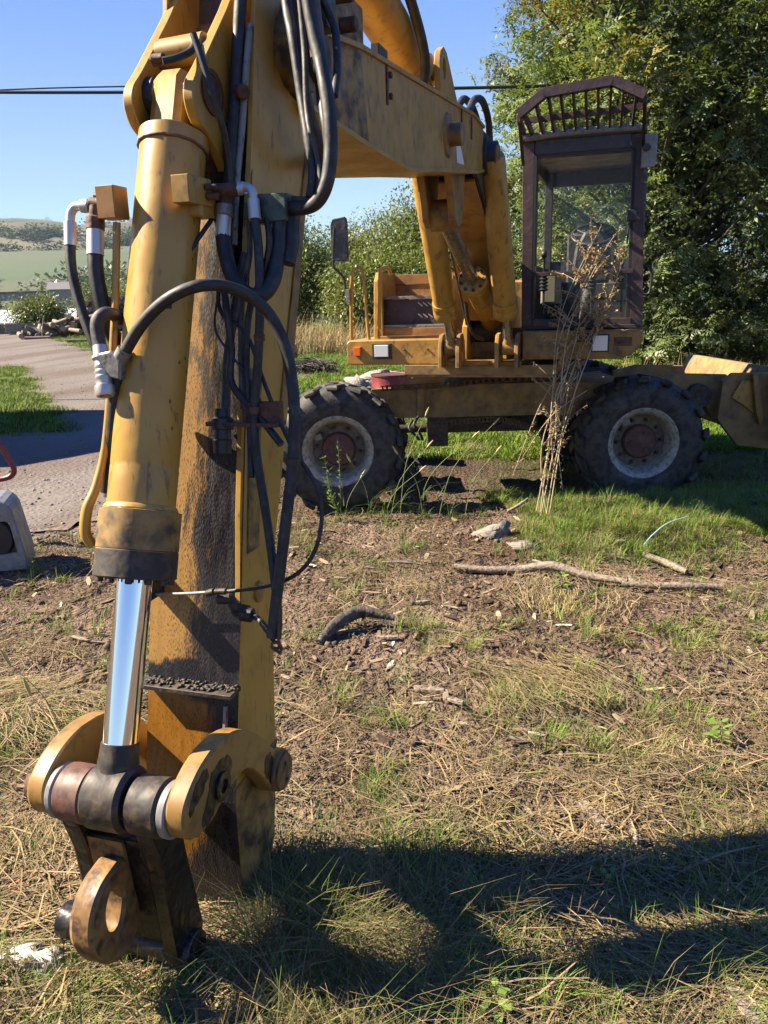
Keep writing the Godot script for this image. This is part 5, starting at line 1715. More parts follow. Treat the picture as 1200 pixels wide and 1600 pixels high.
# ---------------------------------------------------------------- plants
func blade(m: M, base: Vector3, dir: Vector3, len: float, w: float, bend: float, c: Color, seg := 3):
	# one grass blade: rises and leans over towards dir
	var side := dir.cross(Vector3.UP).normalized() * w * 0.5
	var prev := base
	var pn := (Vector3.UP * 0.6 + dir * -0.5).normalized()
	for k in seg:
		var t := float(k + 1) / seg
		var p := base + Vector3.UP * len * (t - bend * t * t * 0.55) + dir * len * (0.12 * t + bend * 0.75 * t * t)
		var w0 := 1.0 - float(k) / seg * 0.85
		var w1 := 1.0 - t * 0.92
		m.col = c * (0.8 + 0.3 * t)
		m.quad(prev - side * w0, prev + side * w0, p + side * w1, p - side * w1, pn, pn, pn, pn)
		prev = p

func tuft_mesh(count: int, spread: float, h: float, w: float, bend: float, green: Color, dry: Color, dry_share: float) -> ArrayMesh:
	var m := M.new()
	m.has_c = true
	for i in count:
		var a := R(0, TAU)
		var r := sqrt(rng.randf()) * spread
		var out := R(0, TAU) if rng.randf() < 0.5 else a + R(-0.6, 0.6)
		var c := dry if rng.randf() < dry_share else green * R(0.7, 1.3)
		blade(m, Vector3(cos(a) * r, -0.01, sin(a) * r), Vector3(cos(out), 0, sin(out)), h * R(0.45, 1.1), w * R(0.7, 1.2), bend * R(0.3, 1.4), c)
	return m.mesh()

func straw_mesh(count: int, spread: float, len: float) -> ArrayMesh:
	var m := M.new()
	m.has_c = true
	for i in count:
		var a := R(0, TAU)
		var r := sqrt(rng.randf()) * spread
		var d := R(0, TAU)
		var dir := Vector3(cos(d), R(-0.12, 0.22), sin(d)).normalized()
		var l := len * R(0.3, 1.2)
		var w := 0.0006 + 0.0026 * pow(rng.randf(), 3.0)
		var p0 := Vector3(cos(a) * r, R(0.002, 0.03), sin(a) * r)
		var bow := Vector3(-dir.z, 0, dir.x) * R(-0.12, 0.12) * l + Vector3(0, R(0.0, 0.08) * l, 0)
		var p1 := p0 + dir * l * 0.5 + bow
		var p2 := p0 + dir * l
		var s := dir.cross(Vector3.UP).normalized() * w
		var n := Vector3(R(-0.4, 0.4), 1, R(-0.4, 0.4)).normalized()
		m.col = Color(0.42, 0.31, 0.16).lerp(Color(0.24, 0.18, 0.11), rng.randf()) * R(0.5, 1.3)
		m.quad(p0 - s, p0 + s, p1 + s, p1 - s, n, n, n, n)
		m.quad(p1 - s, p1 + s, p2 + s * 0.5, p2 - s * 0.5, n, n, n, n)
	return m.mesh()

func scatter(called: String, meshes: Array, mat: Material, places: Array, label: String):
	# places: [variant, Transform3D, Color]
	for k in meshes.size():
		var mine := places.filter(func(p): return p[0] == k)
		if mine.is_empty():
			continue
		var mm := MultiMesh.new()
		mm.transform_format = MultiMesh.TRANSFORM_3D
		mm.use_colors = true
		mm.mesh = meshes[k]
		mm.instance_count = mine.size()
		for i in mine.size():
			mm.set_instance_transform(i, mine[i][1])
			mm.set_instance_color(i, mine[i][2])
		var o := MultiMeshInstance3D.new()
		o.multimesh = mm
		o.material_override = mat
		o.name = numbered(called)
		add_child(o)
		tag(o, label, "", "", "stuff")

func at_ground(x: float, z: float, s: float, tilt := 0.15, dy := 0.0) -> Transform3D:
	var b := Basis(Vector3.UP, R(0, TAU)).rotated(Vector3(R(-1, 1), 0, R(-1, 1)).normalized(), R(0, tilt)).scaled(Vector3(s, s, s))
	return Transform3D(b, Vector3(x, ground_y(x, z) + dy, z))

func visible_x(z: float, pad := 0.4) -> float:
	return -z * 0.52 + 0.9 + pad

func shade(lo: float, hi: float) -> Color:
	var f := R(lo, hi)
	return Color(f * R(0.93, 1.07), f, f * R(0.85, 1.1))

func build_ground_cover():
	var G := Color(0.14, 0.235, 0.036)
	var D := Color(0.34, 0.26, 0.13)
	var tufts := [tuft_mesh(26, 0.06, 0.17, 0.0045, 0.8, G, D, 0.18), tuft_mesh(20, 0.05, 0.12, 0.005, 1.0, G * 1.15, D, 0.1), tuft_mesh(30, 0.08, 0.14, 0.004, 1.1, G * 0.9, D, 0.4), tuft_mesh(16, 0.04, 0.25, 0.0045, 0.6, G * 1.05, D, 0.2)]
	var places := []
	# scattered tufts of the foreground and middle ground
	var tries := 0
	while places.size() < 3600 and tries < 90000:
		tries += 1
		var z := -1.0 - 8.5 * pow(rng.randf(), 1.3)
		var x := R(-1, 1) * visible_x(z)
		var gr := grass_at(x, z)
		var clump := n_micro.get_noise_2d(x * 0.55 + 200.0, z * 0.55)
		var p := gr * 0.9 + 0.7 * smoothstep(0.16, 0.42, clump) * (1.0 - road_at(x, z)) + 0.03 * (1.0 - road_at(x, z)) + 0.6 * smoothstep(-2.3, -1.4, z) * smoothstep(-0.3, 0.2, clump)
		if Vector2(x - 0.85, z + 7.3).length() < 1.2 or (absf(x + 0.47) < 0.2 and absf(z + 1.95) < 0.15):
			p *= 0.15
		if rng.randf() < p:
			var vr := rng.randi() % 3 if rng.randf() < 0.9 else 3
			places.append([vr, at_ground(x, z, R(0.35, 0.95) * (1.0 if z > -3.0 or gr < 0.5 else 1.15), 0.3), shade(0.75, 1.35)])
	# the tufts that stand out one by one
	for q in [[-1.39, -2.93, 0.26, 60], [0.27, -3.66, 0.25, 22], [0.99, -3.94, 0.2, 16], [1.47, -3.51, 0.18, 20], [0.9, -2.64, 0.3, 34], [0.51, -3.06, 0.25, 18], [-0.05, -1.82, 0.1, 16], [0.25, -1.84, 0.09, 12], [0.74, -1.75, 0.14, 16], [0.12, -1.57, 0.22, 26], [0.42, -1.55, 0.2, 22], [0.79, -1.53, 0.12, 14], [-0.76, -1.56, 0.16, 26], [-0.37, -1.58, 0.12, 14], [-1.42, -5.1, 0.3, 20], [-1.69, -4.03, 0.3, 22], [-0.2, -6.1, 0.25, 30], [0.2, -6.05, 0.3, 30], [1.3, -3.0, 0.2, 12], [-1.27, -3.5, 0.3, 20], [-1.9, -5.4, 0.4, 22], [1.15, -2.35, 0.2, 12]]:
		for i in q[3]:
			var x: float = q[0] + rng.randfn() * q[2] * 0.55
			var z: float = q[1] + rng.randfn() * q[2] * 0.45
			places.append([rng.randi() % 3, at_ground(x, z, R(0.4, 0.9), 0.35), shade(0.9, 1.5)])
	for i in 620:
		var z := R(-2.15, -1.25)
		var x := R(-0.25, 1.25) if rng.randf() < 0.75 else R(-1.0, -0.5)
		if n_micro.get_noise_2d(x * 0.9 - 60.0, z * 0.9) > -0.08:
			places.append([rng.randi() % 4, at_ground(x, z, R(0.4, 0.95), 0.4), shade(0.7, 1.3)])
	# the lush band beside the right wheel
	for i in 5200:
		var z := R(-6.6, -4.5)
		var x := R(0.8, 4.3)
		if rng.randf() < grass_at(x, z) and not (z < -6.0 and Vector2(x - 2.05, 0).length() < 0.45):
			places.append([rng.randi() % 3, at_ground(x, z, R(0.5, 0.95), 0.3), shade(0.9, 1.5)])
	scatter("grass", tufts, mats.grass, places, "green grass tufts growing through soil and straw")
	# lawns further off
	var lawn := [tuft_mesh(34, 0.16, 0.11, 0.012, 0.9, Color(0.15, 0.26, 0.03), D, 0.06), tuft_mesh(34, 0.18, 0.13, 0.012, 0.9, Color(0.165, 0.24, 0.04), D, 0.18)]
	places = []
	for i in 26000:
		var z := -8.2 - 24.0 * pow(rng.randf(), 1.5)
		var x := R(-1, 1) * visible_x(z, 1.0)
		var gr := grass_at(x, z)
		if rng.randf() < gr:
			places.append([0 if rng.randf() < 0.6 else 1, at_ground(x, z, R(0.6, 1.25), 0.2), shade(0.8, 1.3)])
	scatter("lawn_grass", lawn, mats.grass, places, "short green turf beyond the excavator and beside the road")
	# tall dry grass behind the right wheel and before the trees
	var tall := [tuft_mesh(22, 0.12, 0.85, 0.008, 0.75, Color(0.44, 0.33, 0.17), Color(0.5, 0.38, 0.2), 0.5), tuft_mesh(20, 0.12, 0.55, 0.009, 0.9, Color(0.34, 0.26, 0.13), Color(0.2, 0.2, 0.07), 0.3)]
	places = []
	for i in 1300:
		var z := R(-12.6, -9.8)
		var x := R(2.2, 7.5)
		places.append([rng.randi() % 2, at_ground(x, z, R(0.5, 1.0), 0.25), shade(0.8, 1.25)])
	for i in 700:
		var z := R(-25.0, -20.0)
		var x := R(-3.6, 4.5)
		places.append([rng.randi() % 2, at_ground(x, z, R(0.7, 1.6), 0.25), shade(0.8, 1.25)])
	scatter("dry_grass", tall, mats.straw, places, "tall straw coloured dry grass before the trees")
	# straw lying about
	var straws := [straw_mesh(34, 0.13, 0.17), straw_mesh(30, 0.16, 0.24), straw_mesh(22, 0.10, 0.10)]
	places = []
	tries = 0
	while places.size() < 2700 and tries < 120000:
		tries += 1
		var z := -1.0 - 5.6 * pow(rng.randf(), 1.35)
		var x := R(-1, 1) * visible_x(z)
		if rng.randf() < straw_at(x, z):
			places.append([rng.randi() % 3, at_ground(x, z, R(0.6, 1.1), 0.12, 0.004), shade(0.6, 1.2)])
	scatter("straw", straws, mats.straw, places, "dry straw and cut grass lying on the soil")
	# flattened mats: straw lying mostly one way
	var mats_ := []
	for k in 3:
		var m := M.new()
		m.has_c = true
		for i in 44:
			var d := R(-0.45, 0.45)
			var dir := Vector3(cos(d), R(-0.03, 0.10), sin(d)).normalized()
			var l := R(0.10, 0.30)
			var w := R(0.0009, 0.0024)
			var p0 := Vector3(R(-0.2, 0.08), R(0.003, 0.035), R(-0.11, 0.11))
			var p1 := p0 + dir * l * 0.5 + Vector3(0, R(0.0, 0.012), R(-0.02, 0.02))
			var p2 := p0 + dir * l + Vector3(0, -0.008, R(-0.03, 0.03))
			var s := dir.cross(Vector3.UP).normalized() * w
			var n := Vector3(R(-0.3, 0.3), 1, R(-0.3, 0.3)).normalized()
			m.col = Color(0.46, 0.34, 0.18).lerp(Color(0.28, 0.21, 0.12), rng.randf()) * R(0.6, 1.2)
			m.quad(p0 - s, p0 + s, p1 + s, p1 - s, n, n, n, n)
			m.quad(p1 - s, p1 + s, p2 + s * 0.5, p2 - s * 0.5, n, n, n, n)
		mats_.append(m.mesh())
	places = []
	for c in 36:
		var cz := -1.3 - 3.2 * pow(rng.randf(), 1.6)
		var cx := R(-1, 1) * visible_x(cz)
		if rng.randf() > 0.15 + straw_at(cx, cz):
			continue
		var a := R(0, TAU)
		for i in 14:
			var x := cx + rng.randfn() * 0.13
			var z := cz + rng.randfn() * 0.10
			var tr := at_ground(x, z, R(0.6, 1.1), 0.08, 0.008)
			tr.basis = Basis(Vector3.UP, a + R(-0.4, 0.4)).scaled(Vector3.ONE * R(0.6, 1.1))
			places.append([rng.randi() % 3, tr, shade(0.8, 1.15)])
	scatter("straw_mat", mats_, mats.straw, places, "flattened mats of dry grass lying one way")
	# dry grass heaped against the foot of the stick
	var heap := [tuft_mesh(26, 0.05, 0.34, 0.003, 1.35, Color(0.34, 0.26, 0.13), Color(0.24, 0.19, 0.10), 0.5), tuft_mesh(24, 0.05, 0.28, 0.004, 1.2, Color(0.12, 0.165, 0.045), Color(0.3, 0.23, 0.12), 0.3)]
	places = []
	for i in 200:
		var x := -0.36 + absf(rng.randfn(0.0, 0.25))
		var z := -1.72 + rng.randfn(0.0, 0.16)
		places.append([rng.randi() % 2, at_ground(x, z, R(0.5, 1.0), 0.5), shade(0.7, 1.15)])
	for i in 130:
		var z := R(-1.75, -1.15)
		var x := R(-0.9, 1.1)
		places.append([1 if rng.randf() < 0.6 else 0, at_ground(x, z, R(0.5, 0.95), 0.5), shade(0.7, 1.2)])
	scatter("matted_grass", heap, mats.grass, places, "long matted grass at the foot of the stick")
	# bark chips and clods
	var chips := []
	for k in 5:
		var m := M.new()
		m.has_c = true
		var l := R(0.6, 1.5)
		var o := P2([[-l, -0.22 * R(0.6, 1.3)], [R(-0.4, 0.2) * l, -0.32], [l * R(0.8, 1.1), -0.16], [l, 0.2 * R(0.2, 1.2)], [0.1, 0.3], [-l * R(0.8, 1.0), 0.18]])
		m.prism(o, Vector3.ZERO, Vector3.RIGHT, Vector3.FORWARD, R(0.06, 0.12), 0.03)
		chips.append(m.mesh())
	places = []
	for i in 9000:
		var z := -1.2 - 5.2 * pow(rng.randf(), 1.2)
		var x := R(-1, 1) * visible_x(z)
		if rng.randf() < (1.0 - road_at(x, z)) * (1.0 - 0.75 * grass_at(x, z)) * (0.45 + 0.55 * smoothstep(2.2, 3.4, -z)):
			var s := 0.008 + 0.04 * pow(rng.randf(), 3.5)
			var t := rng.randf()
			var c := Color(0.11, 0.07, 0.047) if t < 0.36 else (Color(0.25, 0.18, 0.12) if t < 0.68 else (Color(0.36, 0.28, 0.19) if t < 0.93 else Color(0.52, 0.46, 0.37)))
			places.append([rng.randi() % 5, at_ground(x, z, s, 0.4, 0.003), c * R(0.7, 1.3)])
	scatter("bark_chips", chips, mats.chip, places, "bark and wood chips strewn over the soil")
	var clods := []
	for k in 4:
		var m := M.new()
		m.has_c = true
		m.lump(Vector3.ZERO, Vector3(1.0, 0.7, 0.9), 40 + k, 0.4, 5, 7)
		clods.append(m.mesh())
	places = []
	for i in 9000:
		var z := -1.2 - 5.6 * pow(rng.randf(), 1.2)
		var x := R(-1, 1) * visible_x(z)
		if rng.randf() < (1.0 - 0.8 * road_at(x, z)) * (1.0 - 0.8 * grass_at(x, z)) * smoothstep(1.8, 3.2, -z):
			places.append([rng.randi() % 4, at_ground(x, z, 0.004 + 0.02 * pow(rng.randf(), 3.5), 1.0), Color(0.16, 0.11, 0.078) * R(0.7, 1.35)])
	scatter("soil_clods", clods, mats.chip, places, "crumbs and clods of brown soil")
	places = []
	for i in 5000:
		var z := -4.6 - 20.0 * pow(rng.randf(), 1.5)
		var x := R(-2.0, -0.2) * -z * 0.33 - 1.0
		if road_at(x, z) > 0.4:
			places.append([rng.randi() % 4, at_ground(x, z, 0.004 + 0.016 * pow(rng.randf(), 4.0), 1.0, 0.012), Color(0.27, 0.225, 0.19) * R(0.65, 1.25)])
	scatter("gravel", clods, mats.chip, places, "loose gravel on the farm road")

func compound_leaf(pairs: int, len: float, lw: float, ll: float, droop: float, seed_: int) -> M:
	var m := M.new()
	m.has_c = true
	var r := RandomNumberGenerator.new()
	r.seed = seed_
	for i in pairs * 2 + 1:
		var t := (floorf(i / 2.0) + 0.8) / (pairs + 0.6)
		var s := 1.0 if i % 2 == 0 else -1.0
		var p := Vector3(0, -droop * t * t * len, len * t)
		var out := Vector3(s, r.randf_range(-0.35, 0.15), 0.55).normalized()
		if i == pairs * 2:
			out = Vector3(0, -droop, 1).normalized()
			p = Vector3(0, -droop * len, len)
		var l := ll * r.randf_range(0.75, 1.15) * (1.0 - 0.35 * absf(t - 0.5))
		var side := out.cross(Vector3.UP).normalized() * lw * 0.5
		var n := side.cross(out).normalized()
		if n.y < 0.0:
			n = -n
		var mid := p + out * l * 0.45 + Vector3(0, 0.012, 0)
		var tip := p + out * l + Vector3(0, -0.2 * l, 0)
		m.col = Color(1, 1, 1) * r.randf_range(0.8, 1.2)
		m.tri(p, mid - side, mid + side, n, n, n)
		m.tri(tip, mid + side, mid - side, n, n, n)
	return m

func leaf_mix(seed_: int) -> M:
	# the end of a twig: three short feathered leaves at odd angles among loose single ones
	var m := leaf_spray(10, 0.26, 0.042, 0.10, seed_ + 40)
	var r := RandomNumberGenerator.new()
	r.seed = seed_
	for k in 3:
		var c := compound_leaf(4, 0.19, 0.036, 0.085, r.randf_range(-0.2, 0.6), seed_ * 7 + k)
		var b := Basis(Vector3.UP, r.randf_range(0, TAU)).rotated(Vector3.RIGHT, r.randf_range(-0.9, 0.5))
		for i in c.v.size():
			m.v.append(b * c.v[i])
			m.n.append(b * c.n[i])
			m.uv.append(Vector2.ZERO)
			m.c.append(c.c[i])
	return m

func leaf_spray(count: int, size: float, lw: float, ll: float, seed_: int) -> M:
	var m := M.new()
	m.has_c = true
	var r := RandomNumberGenerator.new()
	r.seed = seed_
	for i in count:
		var p := Vector3(r.randfn(), r.randfn() * 0.7, r.randfn()) * size * 0.45
		var d := (Vector3(r.randf_range(-1, 1), r.randf_range(-0.7, 0.4), r.randf_range(-1, 1)) + p.normalized() * 0.6).normalized()
		var side := d.cross(Vector3.UP).normalized() * lw * 0.5 * r.randf_range(0.7, 1.2)
		var l := ll * r.randf_range(0.7, 1.2)
		var n := side.cross(d).normalized()
		if n.y < 0.0:
			n = -n
		m.col = Color(1, 1, 1) * r.randf_range(0.75, 1.25)
		m.tri(p, p + d * l * 0.5 - side, p + d * l * 0.5 + side, n, n, n)
		m.tri(p + d * l, p + d * l * 0.5 + side, p + d * l * 0.5 - side, n, n, n)
	return m

func tree(called: String, label: String, at: Vector3, h: float, rx: float, low: float, clusters: int, per: int, leaf: Mesh, ls: float, base: Color, alt: Color, group: String, trunk_r := 0.16, lean := Vector3.ZERO, category := "tree", cl_r := 0.5):
	var t := thing(called, label, category, at, 0.0, group)
	var m := M.new()
	var top := Vector3(0, h * 0.82, 0) + lean
	var tr := [Vector3(0, -0.2, 0), Vector3(R(-0.1, 0.1), h * 0.2, R(-0.1, 0.1)) + lean * 0.15, Vector3(R(-0.2, 0.2), h * 0.45, R(-0.2, 0.2)) + lean * 0.5, top]
	m.tube(tr, [trunk_r, trunk_r * 0.8, trunk_r * 0.55, trunk_r * 0.12], 9, 5)
	obj("trunk", m, mats.bark, t)
	var mm := MultiMesh.new()
	mm.transform_format = MultiMesh.TRANSFORM_3D
	mm.use_colors = true
	mm.mesh = leaf
	mm.instance_count = clusters * per
	var limbs := M.new()
	var n := 0
	for c in clusters:
		# cluster centres fill an egg, most of them near its skin
		var d := Vector3(rng.randfn(), rng.randfn(), rng.randfn()).normalized()
		var rr := pow(rng.randf(), 0.4)
		var cy := lerpf(low, h, 0.5)
		var p := Vector3(d.x * rx * rr, cy + d.y * (h - low) * 0.5 * rr, d.z * rx * rr)
		var w := 1.0 + 0.35 * n_mid.get_noise_3dv((at + p) * 2.0)
		p = Vector3(p.x * w, p.y, p.z * w) + lean * (p.y / h)
		if c % 2 == 0:
			var f := clampf((p.y - 0.3) / h * 0.75, 0.08, 0.8)
			var q: Vector3 = tr[0].lerp(top, f)
			var mid := q.lerp(p, 0.5) + Vector3(R(-0.2, 0.2), R(-0.1, 0.25), R(-0.2, 0.2))
			limbs.tube([q, mid, p], [trunk_r * 0.3 * (1.0 - f * 0.7), trunk_r * 0.16, trunk_r * 0.05], 5, 4)
		var tone := base.lerp(alt, clampf(0.35 + rng.randfn() * 0.35, 0.0, 1.0)) * R(0.75, 1.25)
		var cr := cl_r * R(0.6, 1.25)
		if rng.randf() < 0.05 and category == "tree":
			tone = Color(0.27, 0.23, 0.09)
		for k in per:
			var e := Vector3(rng.randfn(), rng.randfn() * 0.7, rng.randfn()) * cr * 0.5
			var dir := (e.normalized() + d * 0.7 + Vector3(R(-0.5, 0.5), R(-0.5, 0.2), R(-0.5, 0.5))).normalized()
			var bz := dir
			var bx := Vector3.UP.cross(bz).normalized()
			if bx.length() < 0.5:
				bx = Vector3.RIGHT
			var by := bz.cross(bx)
			var s := ls * R(0.7, 1.2)
			mm.set_instance_transform(n, Transform3D(Basis(bx * s, by * s, bz * s).rotated(bz, R(-0.7, 0.7)), p + e))
			mm.set_instance_color(n, tone * R(0.8, 1.2))
			n += 1
	obj("limbs", limbs, mats.bark, t)
	var o := MultiMeshInstance3D.new()
	o.multimesh = mm
	o.material_override = mats.leaf
	o.name = "crown"
	t.add_child(o)
	tag(o, "", "", "", "stuff")
	return t

func tpos(x: float, z: float) -> Vector3:
	return Vector3(x, terr(x, z), z)

func build_trees():
	var pin := leaf_mix(3).mesh()
	var pin2 := leaf_mix(5).mesh()
	var spray := leaf_spray(9, 0.30, 0.06, 0.11, 8).mesh()
	var far := leaf_spray(10, 0.6, 0.16, 0.26, 9).mesh()
	var A1 := Color(0.12, 0.16, 0.055)
	var A2 := Color(0.25, 0.30, 0.135)
	# big ash trees behind the cab
	tree("ash_tree", "tall leafy tree directly behind the cab and its guard", tpos(4.75, -14.2), 9.0, 2.6, 0.7, 310, 13, pin, 1.0, A1, A2, "tall trees behind the cab", 0.2)
	tree("ash_tree", "tall tree with a dark forked trunk at the right edge", tpos(7.2, -12.8), 9.6, 2.4, 1.4, 220, 11, pin, 1.0, A1 * 0.9, A2, "tall trees behind the cab", 0.17, Vector3(-0.5, 0, 0))
	tree("ash_tree", "tree whose left boughs reach out above the boom's knuckle", tpos(4.9, -17.4), 9.5, 2.6, 0.9, 270, 12, pin2, 1.15, A1 * 1.05, A2 * 1.1, "tall trees behind the cab", 0.18)
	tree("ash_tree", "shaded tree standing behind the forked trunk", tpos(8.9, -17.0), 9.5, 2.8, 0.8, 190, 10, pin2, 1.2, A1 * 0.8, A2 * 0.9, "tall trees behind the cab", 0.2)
	# stems and undergrowth below them
	var m := M.new()
	for q in [[[5.6, -11.0], [5.42, 2.2], [5.3, 4.0], [5.65, 6.6]], [[5.75, -10.9], [5.88, 2.4], [5.8, 3.9], [5.4, 6.2]]]:
		m = M.new()
		var x0: float = q[0][0]
		var z0: float = q[0][1]
		m.tube([Vector3(x0, terr(x0, z0) - 0.1, z0), Vector3(q[1][0], q[1][1], z0), Vector3(q[2][0], q[2][1], z0 - 0.1), Vector3(q[3][0], q[3][1], z0 - 0.2)], [0.10, 0.075, 0.055, 0.02], 9, 6)
		tag(obj("tree_stem", m, mats.bark), ["slender dark stem right of the cab, bending left as it rises", "slender dark stem beside the bending one, leaning in above it"][0 if q[1][0] < 5.6 else 1], "tree")
	for q in [[5.3, -13.2, 2.0, 1.1, "dark shrub beside the dry grass right of the cab"], [7.1, -12.6, 2.3, 1.3, "dark shrub above the dozer blade at the right edge"], [6.2, -14.2, 2.7, 1.5, "dense undergrowth bush between the two stems"], [3.3, -15.2, 1.8, 1.3, "low bush seen under the cab floor"], [8.6, -13.0, 2.8, 1.4, "bush in deep shade at the far right"]]:
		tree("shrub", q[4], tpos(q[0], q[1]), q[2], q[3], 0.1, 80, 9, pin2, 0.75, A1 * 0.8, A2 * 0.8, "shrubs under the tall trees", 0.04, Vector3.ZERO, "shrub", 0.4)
	# trees across the lawn, seen between the stick and the boom
	var B1 := Color(0.14, 0.18, 0.052)
	var B2 := Color(0.24, 0.265, 0.085)
	for q in [[-2.5, -27.0, 3.6, 1.2, "rounded tree just right of the stick beyond the lawn"], [-0.9, -29.0, 3.4, 1.1, "tree rising behind the round black mirror"], [0.75, -26.0, 4.1, 1.25, "light green tree left of the boom's ram"], [2.3, -28.0, 5.0, 1.6, "tree seen between the boom's two lift rams"], [4.2, -26.0, 5.0, 2.0, "tree hidden mostly by the cab's left post"], [-0.2, -24.5, 2.3, 1.3, "yellowish bush in front of the lawn trees"], [1.5, -24.0, 2.5, 1.3, "bush beside the access steps beyond the lawn"]]:
		tree("leafy_tree", q[4], tpos(q[0], q[1]), q[2], q[3], 0.3, 125, 20, spray, 1.0, B1, B2, "trees beyond the lawn", 0.09, Vector3.ZERO, "tree", 0.55)
	# trees on the left beyond the road
	for q in [[-13.4, -32.9, 1.15, 0.85, "bright bushy tree right of the white shed roof"], [-12.6, -38.0, 1.9, 1.2, "light green tree behind the firewood pile"], [-10.3, -38.0, 2.9, 1.3, "tree half hidden behind the hanging hoses"], [-28.5, -60.0, 4.6, 2.8, "dark tree at the left edge above the shed"], [-22.6, -62.0, 3.4, 2.0, "grey green tree behind the bushy one"], [-16.5, -58.0, 3.4, 1.8, "rounded tree in front of the slate roof"], [-8.2, -36.0, 3.8, 1.7, "tree behind the ram barrel left of the stick"]]:
		var g: float = {-60.0: -1.9, -62.0: -1.9, -58.0: -1.7}.get(q[1], terr(q[0], q[1]))
		tree("leafy_tree", q[4], Vector3(q[0], g, q[1]), q[2], q[3], 0.2, 110, 13, spray if q[1] > -45.0 else far, 1.1 if q[1] > -45.0 else 0.9, Color(0.085, 0.115, 0.04) if q[1] > -45.0 else Color(0.07, 0.09, 0.045), B2 if q[1] > -45.0 else Color(0.10, 0.12, 0.06), "trees beyond the road", 0.1, Vector3.ZERO, "tree", 0.5)
	# far wood and hedges on the hills
	var clump := leaf_spray(120, 5.0, 1.3, 1.9, 12).mesh()
	var places := []
	for q in [[-330, -620, 90, 18, 90], [-250, -600, 40, 12, 40], [-170, -560, 30, 6, 22], [-210, -500, 60, 4, 30], [-140, -640, 60, 25, 60], [-60, -560, 60, 20, 60], [-260, -880, 30, 8, 26], [-420, -880, 50, 8, 34], [-190, -905, 14, 6, 10], [-110, -910, 16, 6, 12], [-330, -780, 70, 6, 30], [-180, -760, 30, 12, 18]]:
		for i in q[4]:
			var x: float = q[0] + rng.randfn() * q[2] * 0.6
			var z: float = q[1] + rng.randfn() * q[3]
			var s := R(0.5, 1.25)
			places.append([0, Transform3D(Basis(Vector3.UP, R(0, TAU)).scaled(Vector3(s * 1.2, s, s * 1.2)), Vector3(x, hill_y(x, z) + s * 1.5, z)), Color(0.05, 0.075, 0.04) * R(0.8, 1.4)])
	for i in 60:
		var x := R(-480, 60)
		var z := R(-930, -540)
		var s := R(0.3, 0.8)
		places.append([0, Transform3D(Basis(Vector3.UP, R(0, TAU)).scaled(Vector3(s, s, s)), Vector3(x, hill_y(x, z) + s * 1.5, z)), Color(0.06, 0.08, 0.04) * R(0.8, 1.4)])
	scatter("distant_wood", [clump], mats.leaf, places, "woods and hedges scattered over the far hills")
	places = []
	for i in 150:
		var z := R(-300.0, -110.0)
		var x := -z * R(-0.62, 0.1)
		var s := R(0.7, 1.3)
		var y := -9.0 if z > -110.0 else hill_y(x, z)
		places.append([0, Transform3D(Basis(Vector3.UP, R(0, TAU)).scaled(Vector3(s, s, s)), Vector3(x, y + 1.5, z)), Color(0.065, 0.09, 0.04) * R(0.8, 1.4)])
	scatter("distant_wood", [clump], mats.leaf, places, "trees along the valley below the green field")

